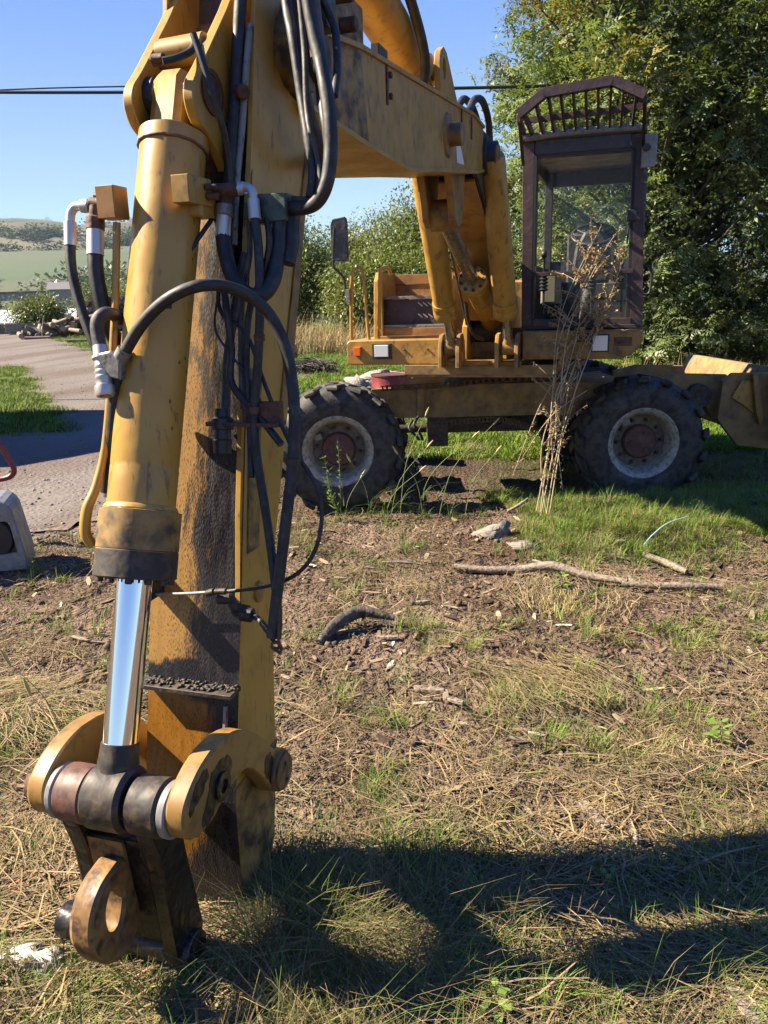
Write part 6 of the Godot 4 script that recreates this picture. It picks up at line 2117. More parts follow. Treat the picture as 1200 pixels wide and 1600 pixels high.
func build_weeds():
	# the tall dried weed in front of the cab
	var t := thing("dry_weed", "tall dried weed with pale seed heads standing before the cab", "weed", Vector3(1.10, 0.08, -5.6))
	var stem := M.new()
	var heads := M.new()
	heads.has_c = true
	for k in 6:
		var lean := R(0.12, 0.5) if k > 2 else 0.38 + 0.06 * k
		var hgt := R(1.3, 1.9) if k > 2 else 2.0 - 0.1 * k
		var b := Vector3(R(-0.05, 0.12), 0, R(-0.08, 0.08))
		var pts := [b, b + Vector3(lean * 0.2 + R(-0.10, 0.10), hgt * 0.35, R(-0.05, 0.05)), b + Vector3(lean * 0.5 + R(-0.10, 0.10), hgt * 0.7, R(-0.08, 0.1)), b + Vector3(lean, hgt, R(-0.1, 0.12))]
		stem.tube(pts, [0.0048, 0.0042, 0.003, 0.0015], 6, 6)
		for j in 20:
			var f := 0.25 + 0.75 * sqrt(rng.randf())
			var i := mini(int(f * 3.0), 2)
			var p: Vector3 = pts[i].lerp(pts[i + 1], f * 3.0 - i)
			var d := Vector3(R(-1, 1), R(0.2, 1.3), R(-0.8, 0.8)).normalized()
			var l := R(0.10, 0.34) * (1.1 - f * 0.5)
			var q := p + d * l
			stem.tube([p, p + d * l * 0.5 + Vector3(0, 0.015, 0), q], [0.0026, 0.002, 0.0012], 4, 2)
			for s in 20:
				var u := R(0.2, 1.0)
				var c := p.lerp(q, u) + Vector3(R(-0.012, 0.012), R(-0.012, 0.012), R(-0.012, 0.012))
				var r := R(0.005, 0.011)
				heads.col = Color(0.5, 0.38, 0.2).lerp(Color(0.34, 0.24, 0.12), rng.randf()) * R(0.7, 1.2)
				for w in 2:
					var a := Vector3(R(-1, 1), R(-1, 1), R(-1, 1)).normalized()
					var e := a.cross(Vector3(R(-1, 1), R(-1, 1), R(-1, 1))).normalized()
					heads.quad(c - a * r, c + e * r * 0.7, c + a * r, c - e * r * 0.7, e.cross(a), e.cross(a), e.cross(a), e.cross(a))
	obj("stems", stem, plain(0.44, 0.34, 0.2, 0.85), t)
	tag(obj("seed_heads", heads, mats.straw, t), "", "", "", "stuff")
	# second bundle that hangs low in front of the right wheel
	t = thing("dry_weed", "drooping tangle of dry stalks beside the right wheel's tread", "weed", Vector3(1.08, 0.08, -5.6))
	stem = M.new()
	heads = M.new()
	heads.has_c = true
	for k in 10:
		var top := Vector3(0.22 + R(-0.12, 0.14), R(0.9, 1.25), R(-0.1, 0.05))
		var end := Vector3(R(-0.16, 0.24), R(0.2, 0.75), R(-0.05, 0.12))
		var mid := top.lerp(end, 0.45) + Vector3(R(-0.08, 0.02), R(0.0, 0.1), R(0.0, 0.1))
		stem.tube([top, mid, end], [0.003, 0.0025, 0.0012], 5, 5)
		for s in 34:
			var c := mid.lerp(end, rng.randf()) + Vector3(R(-0.02, 0.02), R(-0.02, 0.02), R(-0.02, 0.02))
			var r := R(0.006, 0.013)
			heads.col = Color(0.48, 0.36, 0.19).lerp(Color(0.33, 0.24, 0.12), rng.randf()) * R(0.75, 1.2)
			for w in 2:
				var a := Vector3(R(-1, 1), R(-1, 1), R(-1, 1)).normalized()
				var e := a.cross(Vector3(R(-1, 1), R(-1, 1), R(-1, 1))).normalized()
				heads.quad(c - a * r, c + e * r * 0.7, c + a * r, c - e * r * 0.7, e.cross(a), e.cross(a), e.cross(a), e.cross(a))
	obj("stems", stem, plain(0.44, 0.34, 0.2, 0.85), t)
	tag(obj("seed_heads", heads, mats.straw, t), "", "", "", "stuff")
	# foxtail grasses before the dark gap between the wheels
	var n := 0
	for q in [[0.05, -5.95, 0.55, 0.7], [0.12, -5.9, 0.78, 0.35], [0.25, -5.92, 0.62, 0.9], [0.3, -5.98, 0.50, -0.5], [-0.1, -5.9, 0.46, -0.4], [0.42, -5.96, 0.70, 0.8], [-0.3, -5.85, 0.36, 0.5], [0.5, -5.9, 0.44, -0.7], [0.0, -5.82, 0.4, 0.9], [0.62, -5.94, 0.5, 0.6]]:
		var f := thing("foxtail_grass", "foxtail grass stalk with a bristly head in front of the dark gap between the wheels", "grass stalk", Vector3(q[0], ground_y(q[0], q[1]), q[1]), 0.0, "foxtail stalks between the wheels")
		stem = M.new()
		var e := Vector3(q[3] * q[2] * 0.75, q[2], R(-0.05, 0.1))
		stem.tube([Vector3.ZERO, Vector3(q[3] * q[2] * 0.2, q[2] * 0.55, 0.02), e], [0.0028, 0.002, 0.0013], 5, 6)
		obj("stalk", stem, plain(0.22, 0.25, 0.09, 0.7), f)
		stem = M.new()
		var dd := (e - Vector3(q[3] * q[2] * 0.2, q[2] * 0.55, 0.02)).normalized()
		stem.tube([e - dd * 0.005, e + dd * 0.025, e + dd * 0.065], [0.004, 0.0085, 0.002], 7, 4)
		obj("seed_head", stem, plain(0.42, 0.36, 0.15, 0.9), f)
		stem = M.new()
		stem.has_c = true
		for k in 5:
			var a := R(0, TAU)
			blade(stem, Vector3(0, R(0.0, 0.15), 0), Vector3(cos(a), 0, sin(a) * 0.5).normalized(), R(0.18, 0.36), 0.007, R(0.6, 1.3), Color(0.12, 0.16, 0.045) * R(0.8, 1.2), 4)
		obj("blades", stem, mats.grass, f)
		n += 1
	for q in [[-1.02, -2.75, 0.42, 0.2, "foxtail stalk with a green head near the generator"], [-1.22, -2.7, 0.30, -0.4, "short foxtail stalk left of the chromed rod"], [-1.28, -2.85, 0.34, -0.7, "foxtail leaning left at the photo's left edge"]]:
		var f := thing("foxtail_grass", q[4], "grass stalk", Vector3(q[0], ground_y(q[0], q[1]), q[1]))
		stem = M.new()
		var e := Vector3(q[3] * q[2] * 0.6, q[2], 0.05)
		stem.tube([Vector3.ZERO, Vector3(q[3] * q[2] * 0.2, q[2] * 0.55, 0.02), e], [0.0022, 0.0018, 0.001], 5, 6)
		obj("stalk", stem, plain(0.24, 0.26, 0.10, 0.7), f)
		stem = M.new()
		stem.tube([e - Vector3(0, 0.005, 0), e + Vector3(q[3] * 0.02, 0.03, 0), e + Vector3(q[3] * 0.04, 0.065, 0)], [0.004, 0.0075, 0.002], 7, 4)
		obj("seed_head", stem, plain(0.40, 0.36, 0.14, 0.9), f)
	# the upright green weed before the left wheel
	t = thing("green_weed", "upright leafy green weed in front of the left wheel's hub", "weed", Vector3(-0.33, ground_y(-0.33, -5.9), -5.9))
	stem = M.new()
	heads = M.new()
	heads.has_c = true
	for k in 4:
		var e := Vector3(R(-0.12, 0.14), 0.62 - k * 0.13, R(-0.06, 0.08))
		if k == 0:
			e = Vector3(0.0, 0.64, 0.0)
		stem.tube([Vector3.ZERO, e * 0.5 + Vector3(R(-0.02, 0.02), 0, 0), e], [0.004, 0.003, 0.001], 5, 5)
		for j in 34:
			var p := e * R(0.15, 1.0)
			var d := Vector3(R(-1, 1), R(0.0, 0.9), R(-1, 1)).normalized()
			var l := R(0.02, 0.055)
			var s := d.cross(Vector3.UP).normalized() * l * 0.18
			heads.col = Color(0.12, 0.17, 0.05) * R(0.7, 1.3)
			var nn := (Vector3.UP + d * 0.3).normalized()
			heads.quad(p, p + d * l * 0.5 + s, p + d * l, p + d * l * 0.5 - s, nn, nn, nn, nn)
	obj("stems", stem, plain(0.14, 0.17, 0.06, 0.7), t)
	tag(obj("leaves", heads, mats.leaf, t), "", "", "", "stuff")
	# young broad-leaved seedlings
	for q in [[1.24, -2.7, 0.085, 16, "pale green leafy seedling on the straw at the right"], [0.22, -1.5, 0.075, 13, "pale green seedling at the bottom edge in the shade"], [0.62, -1.95, 0.05, 5, "small seedling in the middle of the shadow"], [0.98, -4.25, 0.10, 18, "green weed growing against the weathered branch"]]:
		t = thing("seedling", q[4], "seedling", Vector3(q[0], ground_y(q[0], q[1]), q[1]))
		stem = M.new()
		stem.tube([Vector3(0, -0.01, 0), Vector3(0.005, q[2] * 0.6, 0), Vector3(0.0, q[2], 0.005)], 0.0022, 5, 4)
		obj("stem", stem, plain(0.2, 0.22, 0.08, 0.7), t)
		for k in q[3]:
			heads = M.new()
			heads.has_c = true
			var a: float = TAU * k / 5.0 + R(-0.3, 0.3)
			var d := Vector3(cos(a), R(-0.1, 0.7), sin(a)).normalized()
			var s := d.cross(Vector3.UP).rotated(d, R(-0.5, 0.5)).normalized()
			var l: float = q[2] * R(0.32, 0.55)
			var p := Vector3(d.x * q[2] * R(0.0, 0.45), q[2] * R(0.35, 1.1), d.z * q[2] * R(0.0, 0.45))
			heads.col = Color(0.21, 0.30, 0.07) * R(0.7, 1.2)
			var pr := p
			var nn := (Vector3.UP - d * 0.15).normalized()
			var ws := [0.08, 0.34, 0.42, 0.30, 0.02]
			for i in 4:
				var f := (i + 1) / 4.0
				var nx := p + d * l * f + Vector3(0, -0.25 * l * f * f, 0)
				heads.quad(pr - s * l * ws[i] * 0.8, pr + s * l * ws[i] * 0.8, nx + s * l * ws[i + 1] * 0.8, nx - s * l * ws[i + 1] * 0.8, nn, nn, nn, nn)
				pr = nx
			obj("leaf", heads, mats.leaf, t)

# ---------------------------------------------------------------- other things in the yard
func gy(x: float, z: float, up := 0.0) -> Vector3:
	return Vector3(x, ground_y(x, z) + up, z)

func branch(called: String, label: String, pts: Array, rad: Array, mat: Material, category := "branch", group := ""):
	var o := gy(pts[0][0], pts[0][1])
	var q := []
	for p in pts:
		q.append(gy(p[0], p[1], p[2]) - o)
	var m := M.new()
	m.tube(q, rad, 9, 5)
	var b := obj(called, m, mat)
	b.position = o
	tag(b, label, category, group)

func log_mesh(r: float, l: float, seed_: int) -> Array:
	# [bark, ends] of a sawn log lying along x
	var m := M.new()
	var nz := FastNoiseLite.new()
	nz.seed = seed_
	nz.frequency = 1.0
	var k := 10
	var rows := 4
	var g := []
	for i in rows + 1:
		var row := []
		for j in k:
			var a := TAU * j / k
			var rr := r * (1.0 + 0.22 * nz.get_noise_3d(cos(a) * 1.2, sin(a) * 1.2, i * 0.7))
			row.append(Vector3(-l / 2 + l * i / rows, cos(a) * rr, sin(a) * rr))
		g.append(row)
	for i in rows:
		for j in k:
			var a: Vector3 = g[i][j]
			var b: Vector3 = g[i][(j + 1) % k]
			var c: Vector3 = g[i + 1][(j + 1) % k]
			var d: Vector3 = g[i + 1][j]
			m.quad(a, b, c, d, Vector3(0, a.y, a.z).normalized(), Vector3(0, b.y, b.z).normalized(), Vector3(0, c.y, c.z).normalized(), Vector3(0, d.y, d.z).normalized())
	var e := M.new()
	for s in [0, rows]:
		var n := Vector3.LEFT if s == 0 else Vector3.RIGHT
		for j in k:
			e.tri(Vector3(g[s][0].x, 0, 0) + n * 0.002, g[s][j] + n * 0.002, g[s][(j + 1) % k] + n * 0.002, n, n, n)
	return [m.mesh(), e.mesh()]

func build_wood():
	# the driftwood-like branch across the middle ground
	branch("weathered_branch", "long weathered grey branch lying across the soil, bent in the middle", [[0.42, -4.66, 0.04], [0.62, -4.60, 0.045], [0.80, -4.57, 0.05], [0.98, -4.50, 0.075], [1.16, -4.40, 0.05], [1.36, -4.28, 0.035]], [0.02, 0.024, 0.026, 0.029, 0.026, 0.016], mats.drift)
	branch("weathered_branch", "thinner dark ended branch continuing right of the bent one", [[1.33, -4.28, 0.03], [1.5, -4.24, 0.035], [1.66, -4.20, 0.03], [1.86, -4.18, 0.035]], [0.017, 0.021, 0.024, 0.018], mats.drift)
	branch("dark_stick", "dark curved stick just right of the free hose end", [[-0.33, -3.62, 0.02], [-0.24, -3.76, 0.05], [-0.12, -3.84, 0.08], [0.04, -3.82, 0.05]], [0.022, 0.034, 0.032, 0.014], mats.bark)
	branch("pale_stick", "bare pale stick in front of the dark gap under the chassis", [[0.93, -5.85, 0.03], [1.0, -5.83, 0.05], [1.08, -5.84, 0.09]], [0.01, 0.013, 0.008], mats.drift)
	branch("pale_stick", "light stick at the right above the branch's end", [[1.6, -4.75, 0.03], [1.72, -4.62, 0.04], [1.78, -4.5, 0.03]], [0.02, 0.024, 0.016], mats.drift)
	branch("twig", "brown twig on the soil behind the grease line", [[-0.02, -4.85, 0.02], [0.1, -4.75, 0.04], [0.2, -4.7, 0.03]], [0.008, 0.01, 0.005], mats.bark)
	branch("twig", "long thin twig curving through the shadow at the right", [[0.75, -1.95, 0.02], [0.95, -2.02, 0.05], [1.15, -2.1, 0.05]], [0.003, 0.004, 0.002], mats.drift)
	# old planks half sunk in the straw
	for q in [[0.80, -1.60, 0.17, 0.026, 1.45, "weathered plank end in the straw at the bottom right"], [0.65, -2.25, 0.08, 0.016, 1.3, "short grey plank stub standing in the shadow's edge"], [0.75, -2.18, 0.06, 0.013, 1.5, "small grey wood stub right of the plank stub"]]:
		var m := M.new()
		m.prism(P2([[-q[2], -q[3]], [q[2] * 0.9, -q[3] * 0.9], [q[2], q[3] * 0.6], [q[2] * 0.7, q[3]], [-q[2], q[3] * 0.85]]), Vector3.ZERO, Vector3(cos(q[4]), 0.08, sin(q[4])).normalized(), Vector3(-sin(q[4]), 0, cos(q[4])), 0.014, 0.004)
		var o := obj("plank", m, mats.drift)
		o.position = gy(q[0], q[1], 0.025)
		tag(o, q[5], "plank")
	# pale chips large enough to pick out
	for q in [[0.17, -3.12, 0.075, 0.5, "pale split wood chip in the middle of the straw patch"], [0.27, -3.0, 0.05, 0.9, "smaller pale chip right of the split one"], [-0.90, -2.74, 0.09, -0.5, "broad grey white bark scrap left of the chromed rod"], [0.2, -4.1, 0.045, 0.2, "brown wood chip in front of the weathered branch"], [0.0, -3.68, 0.06, 0.4, "ragged brown bark strip right of the dark stick"], [1.5, -4.9, 0.06, 2.4, "light wood chip in the grass edge on the right"], [-0.86, -1.95, 0.09, -0.7, "long white splinter at the left edge by the link"]]:
		var m := M.new()
		var l: float = q[2]
		m.prism(P2([[-l, -l * 0.2], [-l * 0.2, -l * 0.34], [l * 0.9, -l * 0.22], [l, l * 0.08], [l * 0.3, l * 0.3], [-l * 0.8, l * 0.26]]), Vector3.ZERO, Vector3(cos(q[3]), 0.12, sin(q[3])).normalized(), Vector3(-sin(q[3]), 0.1, cos(q[3])).normalized(), 0.008, 0.003)
		var o := obj("wood_chip", m, mats.pale if q[2] > 0.08 else mats.drift)
		o.position = gy(q[0], q[1], 0.02)
		tag(o, q[4], "wood chip")
	# firewood pile beyond the road, log by log
	var kinds := []
	for k in 5:
		kinds.append(log_mesh(R(0.07, 0.12), R(0.5, 0.8), 60 + k))
	var n := 0
	for layer in 9:
		for k in 15 - layer:
			var x := -11.0 + (k - (15 - layer) / 2.0) * 0.22 + R(-0.05, 0.05) + 1.1
			var z := -31.2 + R(-0.15, 0.15)
			var kind: Array = kinds[rng.randi() % 5]
			var t := thing("firewood_log", "sawn log stacked in the dark upper part of the firewood pile", "log", Vector3(x, terr(x, z) + 0.1 + layer * 0.145, z), PI / 2 + R(-0.2, 0.2), "logs stacked in the firewood pile")
			var b := obj("bark", kind[0], mats.log_bark, t)
			obj("sawn_end", kind[1], mats.log_end, t)
	for i in 90:
		var f := rng.randf()
		var x := -12.7 + f * 2.6
		var z := -30.0 + rng.randfn() * 0.3
		var kind: Array = kinds[rng.randi() % 5]
		var t := thing("firewood_log", "pale split log thrown down in front of the firewood pile", "log", Vector3(x, terr(x, z) + R(0.05, 0.16 + 0.75 * f), z), R(0, TAU), "loose logs before the firewood pile")
		t.rotation.z = R(-0.5, 0.5)
		obj("bark", kind[0], mats.log_bark if rng.randf() < 0.4 else mats.drift, t)
		obj("sawn_end", kind[1], mats.log_end, t)
	var kind: Array = kinds[0]
	for q in [[-9.0, -28.4, 0.09, 0.2, 1.5, "thick round log lying apart at the pile's right end"], [-9.9, -27.0, 0.04, 0.1, 0.8, "thin log lying on the verge before the pile"], [-11.9, -28.7, 0.05, 0.05, 1.0, "brown log at the road's edge in front of the pile"]]:
		var t := thing("firewood_log", q[5], "log", Vector3(q[0], terr(q[0], q[1]) + q[2], q[1]), q[3])
		var o := obj("bark", kind[0], mats.log_bark, t)
		o.scale = Vector3(q[4] * 1.1, q[2] * 12.0, q[2] * 12.0)
		o = obj("sawn_end", kind[1], mats.log_end, t)
		o.scale = Vector3(q[4] * 1.1, q[2] * 12.0, q[2] * 12.0)
	branch("propped_stick", "pale stick standing upright in the firewood pile", [[-12.05, -29.5, 0.0], [-12.0, -29.5, 0.35], [-11.9, -29.5, 0.75]], [0.03, 0.028, 0.025], mats.drift)
	# small log heap right of the stick, with brushwood
	for q in [[-1.85, -16.9, 0.52, "top log of the small heap right of the stick"], [-1.9, -16.8, 0.34, "middle log of the small heap right of the stick"], [-1.75, -16.7, 0.16, "lowest log of the small heap right of the stick"], [-2.15, -16.9, 0.2, "log at the left of the small heap behind the stick"]]:
		var t := thing("firewood_log", q[3], "log", Vector3(q[0], terr(q[0], q[1]) + q[2] - 0.06, q[1]), PI / 2 + R(-0.3, 0.3))
		obj("bark", kinds[rng.randi() % 5][0], mats.log_bark, t)
		obj("sawn_end", kinds[0][1], mats.log_end, t)
	var m := M.new()
	for i in 160:
		var p := Vector3(R(-0.4, 0.45), R(0.0, 0.26), R(-0.3, 0.3))
		p.y *= 1.0 - absf(p.x)
		var d := Vector3(R(-1, 1), R(-0.15, 0.35), R(-1, 1)).normalized() * R(0.12, 0.3)
		m.tube([p - d, p + Vector3(0, 0.03, 0), p + d], [0.006, 0.009, 0.004], 4, 1)
	var bw := obj("brushwood_heap", m, mats.bark)
	bw.position = gy(-1.35, -16.6)
	tag(bw, "dark heap of brushwood on the lawn right of the stick", "brushwood")

func build_yard_things():
	# red drum cut down, behind the chassis
	var t := thing("red_drum", "red steel drum standing behind the chassis beam", "drum", gy(0.155, -11.5, -0.04))
	var m := M.new()
	m.lathe(Vector3.ZERO, Vector3.UP, [[0.0, 0.0], [0.0, 0.285], [0.26, 0.285], [0.275, 0.295], [0.29, 0.285], [0.54, 0.285]], 32)
	obj("shell", m, mats.red, t)
	m = M.new()
	m.lathe(Vector3(0, 0.53, 0), Vector3.UP, [[0.0, 0.285], [0.0, 0.296], [0.02, 0.296], [0.02, 0.28], [0.012, 0.275], [0.012, 0.0]], 32)
	obj("lid", m, mats.red_dull, t)
	# rubble
	var i := 0
	for q in [[-0.35, -13.6, 0.22, "pale rubble stone at the heap's left end"], [-0.02, -13.7, 0.26, "grey rubble stone left of the red drum"], [0.25, -13.9, 0.24, "rubble stone behind the drum's lid"], [0.62, -13.8, 0.25, "grey rubble stone right of the red drum"], [-0.2, -13.5, 0.16, "small stone low in the rubble heap"], [0.45, -13.6, 0.17, "flat stone on top of the rubble heap"], [0.9, -13.7, 0.18, "last small stone at the heap's right"]]:
		m = M.new()
		m.lump(Vector3.ZERO, Vector3(q[2] * 1.3, q[2] * 0.75, q[2]), 80 + i, 0.5, 7, 10)
		var o := obj("rubble_stone", m, mats.stone)
		o.position = gy(q[0], q[1], q[2] * 0.35)
		tag(o, q[3], "stone")
		i += 1
	for q in [[0.79, -5.38, 0.085, 0.07, "mossy grey stone in the soil before the grass band"], [0.68, -5.42, 0.06, 0.03, "small flat stone left of the mossy one"], [0.95, -5.05, 0.10, 0.02, "flat pale stone sunk in the soil by the grass"]]:
		m = M.new()
		m.lump(Vector3.ZERO, Vector3(q[2] * 1.3, q[3], q[2]), 95 + i, 0.6, 8, 12)
		var o := obj("stone", m, mats.stone)
		o.position = gy(q[0], q[1], q[3] * 0.4)
		tag(o, q[4], "stone")
		i += 1
	m = M.new()
	m.box(Vector3.ZERO, Vector3(0.11, 0, 0), Vector3(0, 0.1, 0), Vector3(0, 0, 0.1), 0.01)
	var rb := obj("rusty_block", m, mats.rust)
	rb.position = gy(-0.72, -13.2, 0.12)
	tag(rb, "small rusty brown block just above the left tyre", "block")
	# blue twine and orange rope
	branch("blue_twine", "frayed pale blue twine on the grass at the right", [[1.62, -4.82, 0.04], [1.7, -4.9, 0.07], [1.82, -4.98, 0.08], [1.98, -5.05, 0.10]], [0.003, 0.005, 0.004, 0.002], plain(0.3, 0.42, 0.48, 0.9), "twine")
	branch("orange_rope", "faded orange rope lying in loops by the linkage's left side", [[-0.78, -2.12, 0.02], [-0.90, -2.08, 0.03], [-1.02, -2.0, 0.025], [-1.08, -1.93, 0.03], [-0.99, -1.90, 0.03], [-0.96, -1.84, 0.02], [-1.01, -1.78, 0.03], [-1.08, -1.76, 0.02]], [0.0035, 0.0035, 0.0035, 0.0035, 0.0035, 0.0035, 0.0035, 0.0035], plain(0.62, 0.22, 0.09, 0.8), "rope")
	# crumpled white sheet in the lower left corner
	m = M.new()
	m.lump(Vector3(-0.03, 0.0, 0.0), Vector3(0.085, 0.02, 0.04), 401, 1.1, 12, 18)
	m.lump(Vector3(0.05, 0.004, 0.015), Vector3(0.05, 0.018, 0.035), 407, 1.2, 10, 14)
	var sh := obj("crumpled_paper", m, plain(0.42, 0.41, 0.39, 0.9))
	sh.scale = Vector3(0.75, 0.8, 0.75)
	sh.position = gy(-0.90, -1.69, 0.022)
	tag(sh, "crumpled white paper on the straw in the lower left corner", "paper")
	# generator with a tube-like grey housing at the left edge
	var gt := thing("generator", "grey framed generator with a black wheel at the left edge", "generator", gy(-2.63, -4.92), 0.25)
	gt.scale = Vector3.ONE * 0.9
	m = M.new()
	var o2 := [[-0.45, 0.03], [-0.45, 0.50], [-0.42, 0.535], [0.20, 0.535], [0.245, 0.53], [0.28, 0.513], [0.305, 0.485], [0.32, 0.45], [0.335, 0.36], [0.37, 0.14], [0.37, 0.03]]
	m.prism(P2(o2), Vector3(0, 0, 0.17), Vector3.RIGHT, Vector3.UP, 0.02, 0.008, P2([[-0.38, 0.14], [-0.38, 0.36], [0.27, 0.385], [0.30, 0.37], [0.328, 0.15]]))
	m.prism(P2(o2), Vector3(0, 0, -0.17), Vector3.RIGHT, Vector3.UP, 0.02, 0.008, P2([[-0.38, 0.14], [-0.38, 0.36], [0.27, 0.385], [0.30, 0.37], [0.328, 0.15]]))
	obj("side_frame", m, mats.gen_grey, gt)
	m = M.new()
	for k in o2.size() - 1:
		if k == 0:
			continue
		var p := Vector3(o2[k][0], o2[k][1] - 0.006, 0)
		var q := Vector3(o2[k + 1][0], o2[k + 1][1] - 0.006, 0)
		m.box((p + q) * 0.5, (q - p) * 0.5, Vector3(0, 0, 0.165), (q - p).cross(Vector3.BACK).normalized() * 0.006, 0.001)
	obj("top_cover", m, mats.gen_grey, gt)
	m = M.new()
	m.lathe(Vector3(0.16, 0.26, 0.10), Vector3.BACK, [[0.0, 0.0], [0.0, 0.15], [0.05, 0.16], [0.07, 0.14], [0.07, 0.05], [0.08, 0.0]], 28)
	obj("fan_wheel", m, mats.black, gt)
	m = M.new()
	m.box(Vector3(-0.12, 0.25, 0.0), Vector3(0.22, 0, 0), Vector3(0, 0.15, 0), Vector3(0, 0, 0.11), 0.03)
	obj("engine", m, mats.rust_pin, gt)
	m = M.new()
	m.box(Vector3(-0.1, 0.015, 0), Vector3(0.4, 0, 0), Vector3(0, 0.015, 0), Vector3(0, 0, 0.16), 0.004)
	obj("base", m, mats.dark, gt)
	for k in 5:
		m = M.new()
		m.box(Vector3(-0.02, 0.20 + k * 0.03, 0.118), Vector3(0.07, 0, 0), Vector3(0, 0.006, 0), Vector3(0, 0, 0.012), 0.002)
		obj("cooling_fin", m, mats.steel_grey, gt)
	m = M.new()
	m.tube([Vector3(0.27, 0.15, 0.15), Vector3(0.29, 0.25, 0.16), Vector3(0.25, 0.36, 0.15), Vector3(0.1, 0.385, 0.14)], 0.008, 8)
	obj("cable", m, mats.black, gt)
	m = M.new()
	m.cyl(Vector3(-0.05, 0.53, 0.02), Vector3(-0.05, 0.56, 0.02), 0.04)
	obj("fuel_cap", m, mats.black, gt)
	m = M.new()
	m.box(Vector3(0.18, 0.445, 0.192), Vector3(0.07, 0, 0), Vector3(0, 0.03, 0), Vector3(0, 0, 0.002), 0.001)
	obj("plate", m, mats.steel_grey, gt)
	for k in 2:
		m = M.new()
		m.box(Vector3(-0.3 + k * 0.55, 0.0, 0.0), Vector3(0.03, 0, 0), Vector3(0, 0.02, 0), Vector3(0, 0, 0.14), 0.004)
		obj("foot", m, mats.black, gt)
	# red hand cart whose bent handle is seen above the generator
	var ct := thing("hand_cart", "red tubular cart handle behind the generator at the left edge", "cart", gy(-3.0, -5.5, -0.02))
	m = M.new()
	m.tube([Vector3(0.0, 0.46, 0), Vector3(0.2, 0.485, 0), Vector3(0.36, 0.50, 0), Vector3(0.425, 0.53, 0), Vector3(0.435, 0.58, 0), Vector3(0.40, 0.66, 0), Vector3(0.37, 0.73, 0), Vector3(0.33, 0.76, 0), Vector3(0.2, 0.76, 0), Vector3(0.0, 0.74, 0)], 0.019, 12, 5)
	obj("handle", m, mats.red, ct)
	m = M.new()
	m.tube([Vector3(0.0, 0.74, 0), Vector3(-0.3, 0.5, 0), Vector3(-0.7, 0.12, 0)], 0.018, 10, 5)
	m.tube([Vector3(0.0, 0.46, 0), Vector3(-0.2, 0.2, 0), Vector3(-0.3, 0.0, 0)], 0.018, 10, 5)
	obj("rail", m, mats.red, ct)
	m = M.new()
	m.lathe(Vector3(-0.72, 0.12, -0.05), Vector3.BACK, [[0.0, 0.0], [0.0, 0.09], [0.02, 0.12], [0.08, 0.12], [0.1, 0.09], [0.1, 0.0]], 24)
	obj("wheel", m, mats.black, ct)
	# concrete trough by the shed
	var tr := thing("trough", "grey concrete trough lying beside the firewood pile", "trough", tpos(-13.75, -32.2), 0.25)
	m = M.new()
	m.prism(P2([[-0.75, 0.0], [-0.65, 0.34], [0.6, 0.36], [0.8, 0.1], [0.7, 0.0]]), Vector3(0, 0.06, 0.2), Vector3.RIGHT, Vector3.UP, 0.04, 0.01)
	m.prism(P2([[-0.75, 0.0], [-0.65, 0.34], [0.6, 0.36], [0.8, 0.1], [0.7, 0.0]]), Vector3(0, 0.06, -0.3), Vector3.RIGHT, Vector3.UP, 0.04, 0.01)
	m.box(Vector3(0, 0.09, -0.05), Vector3(0.7, 0, 0), Vector3(0, 0.03, 0), Vector3(0, 0, 0.25))
	obj("basin", m, mats.stone, tr)

func gable(m: M, w: float, d: float, eave: float, ridge: float, over: float):
	# roof slabs over a house whose ridge runs along x
	for s in [-1.0, 1.0]:
		var a := Vector3(0, ridge, 0)
		var b := Vector3(0, eave, s * d)
		var dir := (b - a).normalized()
		var c := (a + b + dir * over) * 0.5
		m.box(c, Vector3(w + over, 0, 0), (b + dir * over - a) * 0.5, Vector3(1, 0, 0).cross(dir).normalized() * 0.04, 0.01)

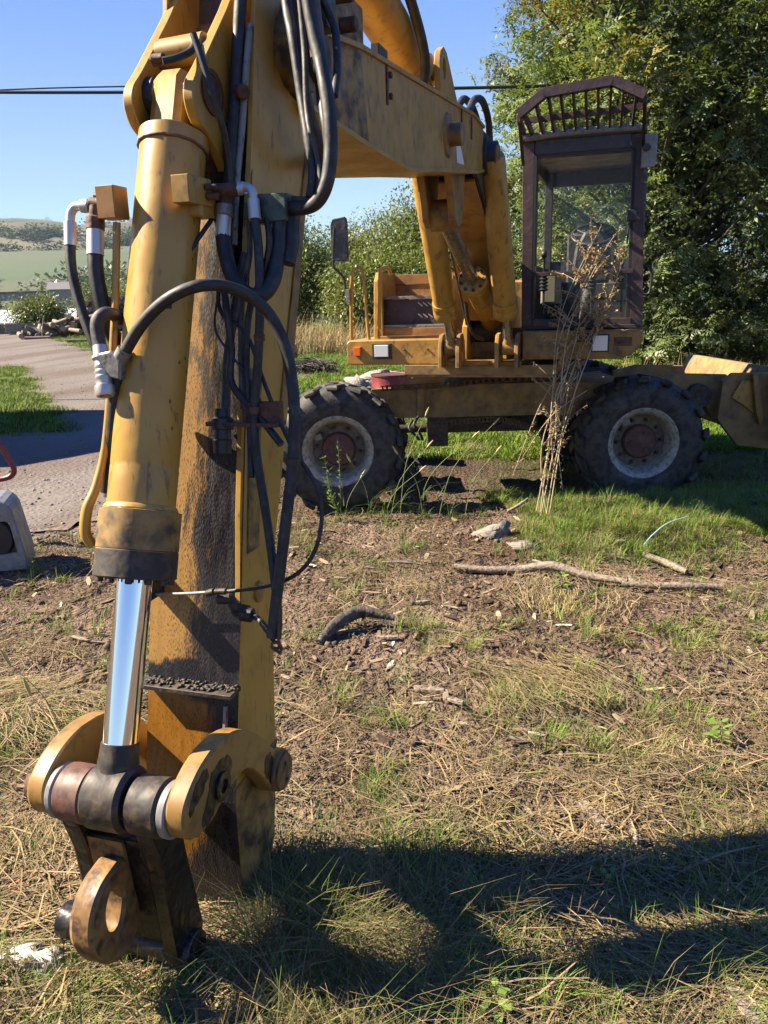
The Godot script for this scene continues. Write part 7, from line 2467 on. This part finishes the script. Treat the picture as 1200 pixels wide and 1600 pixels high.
func build_buildings():
	var t := thing("shed", "low shed with a white sheet roof beyond the road", "shed", Vector3(-17.6, 0.1, -35.6), 0.05)
	var m := M.new()
	m.box(Vector3(0, 0.55, 0), Vector3(5.1, 0, 0), Vector3(0, 0.6, 0), Vector3(0, 0, 2.0), 0.01)
	obj("wall", m, mats.stone, t)
	m = M.new()
	gable(m, 5.2, 2.05, 1.16, 1.62, 0.2)
	obj("roof", m, mats.white_roof, t)
	for k in 26:
		m = M.new()
		var x := -5.2 + k * 0.41
		m.box(Vector3(x, 1.44, 1.02), Vector3(0.012, 0, 0), Vector3(0, -0.23, 1.02), Vector3(0, 0.02, 0.005), 0.0)
		obj("roof_rib", m, mats.white_roof, t)
	t = thing("house", "distant house with a slate grey roof among valley trees", "house", Vector3(-41.2, 3.4, -110.0), 0.1)
	t.scale = Vector3.ONE * 0.55
	m = M.new()
	m.box(Vector3(0, 0.0, 0), Vector3(3.2, 0, 0), Vector3(0, 2.2, 0), Vector3(0, 0, 2.4), 0.02)
	obj("wall", m, mats.pale, t)
	m = M.new()
	gable(m, 3.3, 2.4, 2.2, 3.7, 0.4)
	obj("roof", m, plain(0.13, 0.12, 0.13, 0.7), t)
	t = thing("long_wall", "pale long low building at the foot of the green field", "building", Vector3(-105.0, -1.5, -255.0), -0.1)
	m = M.new()
	m.box(Vector3(0, 7.5, 0), Vector3(16, 0, 0), Vector3(0, 1.6, 0), Vector3(0, 0, 3), 0.05)
	obj("wall", m, mats.pale, t)
	m = M.new()
	m.box(Vector3(0, 9.3, 0), Vector3(16.5, 0, 0), Vector3(0, 0.3, 0), Vector3(0, 0, 3.5), 0.05)
	obj("roof", m, mats.rust_pin, t)
	# the barn beyond the left edge, whose shadow lies across the road
	t = thing("barn", "barn beyond the left edge that shades the road", "barn", Vector3(-10.4, 0.05, -10.7), 0.0)
	m = M.new()
	m.box(Vector3(0, 1.7, 0), Vector3(2.4, 0, 0), Vector3(0, 1.8, 0), Vector3(0, 0, 1.75), 0.02)
	obj("wall", m, mats.stone, t)
	m = M.new()
	gable(m, 2.5, 1.75, 3.5, 4.7, 0.25)
	obj("roof", m, mats.rust_pin, t)
	# overhead cable
	m = M.new()
	var p := []
	for k in 9:
		var x := -14.0 + k * 3.5
		p.append(Vector3(x, 5.15 - 0.0 * k + 0.004 * (x - 0.5) * (x - 0.5) * 0.4 - 0.17, -14.0 - 0.1 * k))
	m.tube(p, 0.026, 8, 4)
	tag(obj("overhead_cable", m, mats.black), "black overhead cable crossing the sky behind the boom", "cable")
	m = M.new()
	p = []
	for k in 6:
		p.append(Vector3(-14.0 + k * 2.2, 5.12 + 0.035 * sin(k * 1.7) - 0.01 * k, -14.02 - 0.06 * k))
	m.tube(p, 0.012, 6, 4)
	tag(obj("overhead_cable", m, mats.black), "thin second strand sagging just under the thick cable", "cable")

func _ready():
	var cam := Camera3D.new()
	cam.name = "camera"
	add_child(cam)
	cam.position = Vector3(0, 1.6, 0)
	cam.basis = Basis(Vector3.RIGHT, deg_to_rad(-14.5)) * Basis(Vector3.BACK, deg_to_rad(-1.5))
	cam.fov = 64.98
	cam.near = 0.05
	cam.far = 4000.0
	var env := Environment.new()
	var sky := Sky.new()
	var sm := ProceduralSkyMaterial.new()
	sm.sky_top_color = Color(0.22, 0.45, 0.85)
	sm.sky_horizon_color = Color(0.82, 0.945, 0.97)
	sm.sky_curve = 0.16
	sm.ground_horizon_color = Color(0.55, 0.55, 0.5)
	sm.ground_bottom_color = Color(0.25, 0.22, 0.18)
	sm.sun_angle_max = 20.0
	sky.sky_material = sm
	env.background_mode = Environment.BG_SKY
	env.sky = sky
	env.background_energy_multiplier = 0.305
	env.tonemap_mode = Environment.TONE_MAPPER_LINEAR
	env.tonemap_exposure = 4.25
	env.sdfgi_enabled = true
	env.ssao_enabled = true
	env.ssil_enabled = true
	env.fog_enabled = true
	env.fog_density = 0.00012
	env.fog_light_color = Color(0.75, 0.84, 0.95)
	var we := WorldEnvironment.new()
	we.name = "world_environment"
	we.environment = env
	add_child(we)
	var sun := DirectionalLight3D.new()
	sun.name = "sun"
	sun.light_color = Color(1.0, 0.94, 0.84)
	sun.light_energy = 1.6
	sun.light_angular_distance = 0.5
	sun.shadow_enabled = true
	add_child(sun)
	sun.look_at_from_position(Vector3(-0.75, 0.66, -0.10), Vector3.ZERO)
	rng.seed = 77
	n_micro.seed = 3
	n_micro.frequency = 2.4
	n_micro.fractal_octaves = 3
	n_mid.seed = 8
	n_mid.frequency = 0.28
	n_mid.fractal_octaves = 3
	n_big.seed = 21
	n_big.frequency = 0.004
	n_big.fractal_octaves = 3
	make_materials()
	build_land()
	build_buildings()
	build_excavator()
	build_yard_things()
	build_wood()
	build_trees()
	build_weeds()
	build_ground_cover()
